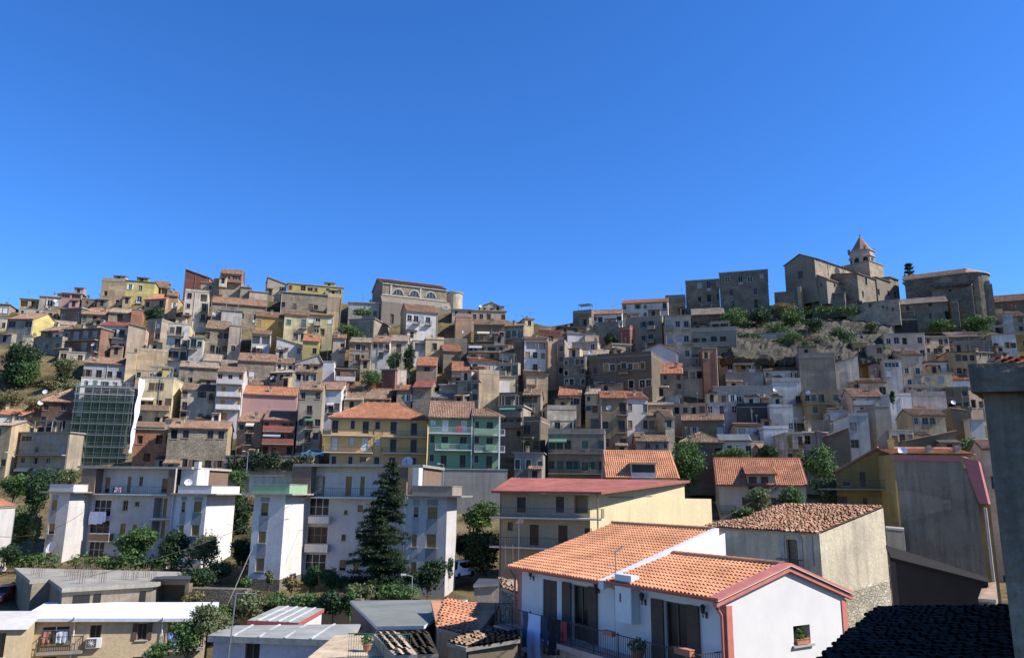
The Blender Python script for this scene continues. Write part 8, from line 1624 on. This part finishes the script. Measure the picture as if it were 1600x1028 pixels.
root = empty('pole', P(350, 940, 63)); m = MB(); m.tube((0, 0, -1), (1.9, 0, 4.1), .045, 6); m.build('shaft', [plain('weathered wood', (.35, .31, .25), .8)], root); tag(root, 'thin pole leaning across the gap before the right block', 'pole')
sm = plain('lilac sheet', (.58, .60, .74), .9); pl = C1
for k, (xx, ww, hh_, nm) in enumerate(((402, 1.1, 1.6, 'bed_sheet'), (440, 1.2, 1.5, 'bed_sheet'), (482, .9, 1.3, 'bed_sheet'))):
    u, z = pl.loc('N3', xx, 395, -.6); a = math.radians(-9); q = pl.W+pl.wx*u+pl.wy*-.6; cloth((q[0], q[1], pl.W[2]+z), pl.wx, ww, hh_, sm, nm, ['lilac sheet nearest the lit tower hanging below the glazed veranda', 'middle lilac sheet hanging below the glazed veranda', 'short lilac sheet farthest from the lit tower below the veranda'][k], 'sheets on the left apartment block', -pl.wy, k+40)
for k, (xx, c_) in enumerate(((582, (.02, .02, .02)), (600, (.6, .62, .68)), (618, (.5, .2, .2)), (632, (.55, .3, .28)))):
    u, z = pl.loc('N3', xx, 206, -1.4); q = pl.W+pl.wx*u+pl.wy*-1.4; cloth((q[0], q[1], pl.W[2]+z), pl.wx, .3, .6, plain('small cloth %d' % k, c_, .9), 'shirt', ['black', 'white', 'red', 'pale red'][k]+' garment on the top balcony rail of the left block', 'small washing on the left block', -pl.wy, k+50)
u, z = G2.loc('I', 985, 640, -.4); q = GRN.f.W+GRN.f.wx*GRN.f.loc('I', 992, 642, -1.1)[0]+GRN.f.wy*-1.1; cloth((q[0], q[1], GRN.f.W[2]+GRN.f.loc('I', 992, 642, -1.1)[1]), GRN.f.wx, 1., .95, plain('bright red cloth', (.55, .03, .05), .9), 'towel', 'bright red cloth on the top balcony of the green apartment house', 'washing on the green house', -GRN.f.wy, 60)
root = empty('water_tank', P(*T('K', 35, 458), 163)); m = MB(); m.lathe([(0, 0), (.7, 0), (.75, .2), (.75, 1.1), (.5, 1.35), (0, 1.4)], 14); m.build('tank', [WPAINT()], root); m = MB(); m.box(-.8, -.8, -.25, .8, .8, -.02); m.build('stand', [CONC()], root); tag(root, 'white water tank on a low roof left of the salmon house', 'water tank')
# white gabled house at the left edge
lean('P1', [(-60, 480, 84), (135, 462, 92), (30, 415, 97), (-60, 398, 96)], -12, 'wh', 'new', 'white rendered house with an orange roof at the left edge', 'house', 'tile', .15, .15, jit=.2, seed=81)
retaining('Q2', -100, 640, 470, 640, 68, 'sg', 'dark stone garden wall below the gap between the blocks', -3, cap=0); retaining('Q2', 600, 1560, 545, 700, 66, 'ds', 'long dark garden wall below the right apartment block', -4, cap=0)

for i, (a, b, Da, Db, lb) in enumerate((((355, 818), (520, 818), 97, 80, 'thin cable strung across the gap between the two apartment blocks'), ((140, 900), (505, 762), 62, 81, 'long cable running from the white flat roof up to the green parapet'), ((1060, 845), (1280, 700), 45, 118, 'cable rising from the white house past the crumbling tile roof'), ((0, 838), (130, 800), 70, 97, 'cable over the hedge at the lower left edge'))):
    p, q = P(*a, Da), P(*b, Db); m = MB(); n = 24; pts = [p+(q-p)*k/n-np.array([0, 0, .9])*4*(k/n)*(1-k/n)-p for k in range(n+1)]
    for k in range(n): m.tube(pts[k], pts[k+1], .022, 5, caps=False)
    o = m.build('overhead_cable', [plain('black cable', (.02, .02, .02), .6)]); o.location = [float(v) for v in p]; tag(o, lb, 'cable')
for i, (px, py, D, w_, h_, k, lb) in enumerate(((60, 640, 160, 50, 20, 'dry', 'brown scrub above the white gabled house at the left edge'), (110, 618, 166, 40, 22, 'olive', 'olive scrub beside the scaffolding top'), (1275, 520, 186, 44, 24, 'dark', 'dark ivy patch high on the left of the cliff'), (1325, 538, 183, 40, 24, 'dark', 'dark ivy patch in the middle of the cliff'), (1240, 545, 182, 50, 28, 'mid', 'bright shrub at the left foot of the cliff'), (1375, 560, 180, 40, 22, 'olive', 'pale shrub at the right foot of the cliff'), (30, 596, 176, 40, 26, 'mid', 'green scrub behind the big dark tree'), (70, 770, 122, 60, 40, 'dark', 'dark bushes on the bank above the left block'), (20, 780, 120, 50, 36, 'mid', 'green bushes on the bank at the left edge'), (100, 760, 126, 40, 26, 'olive', 'olive bush below the grey apartment house'))):
    plant(px, py, D, w_*1.15, h_, k, lb, 'bush', 200+i, 1500, .22, 0, 'bush', 6)
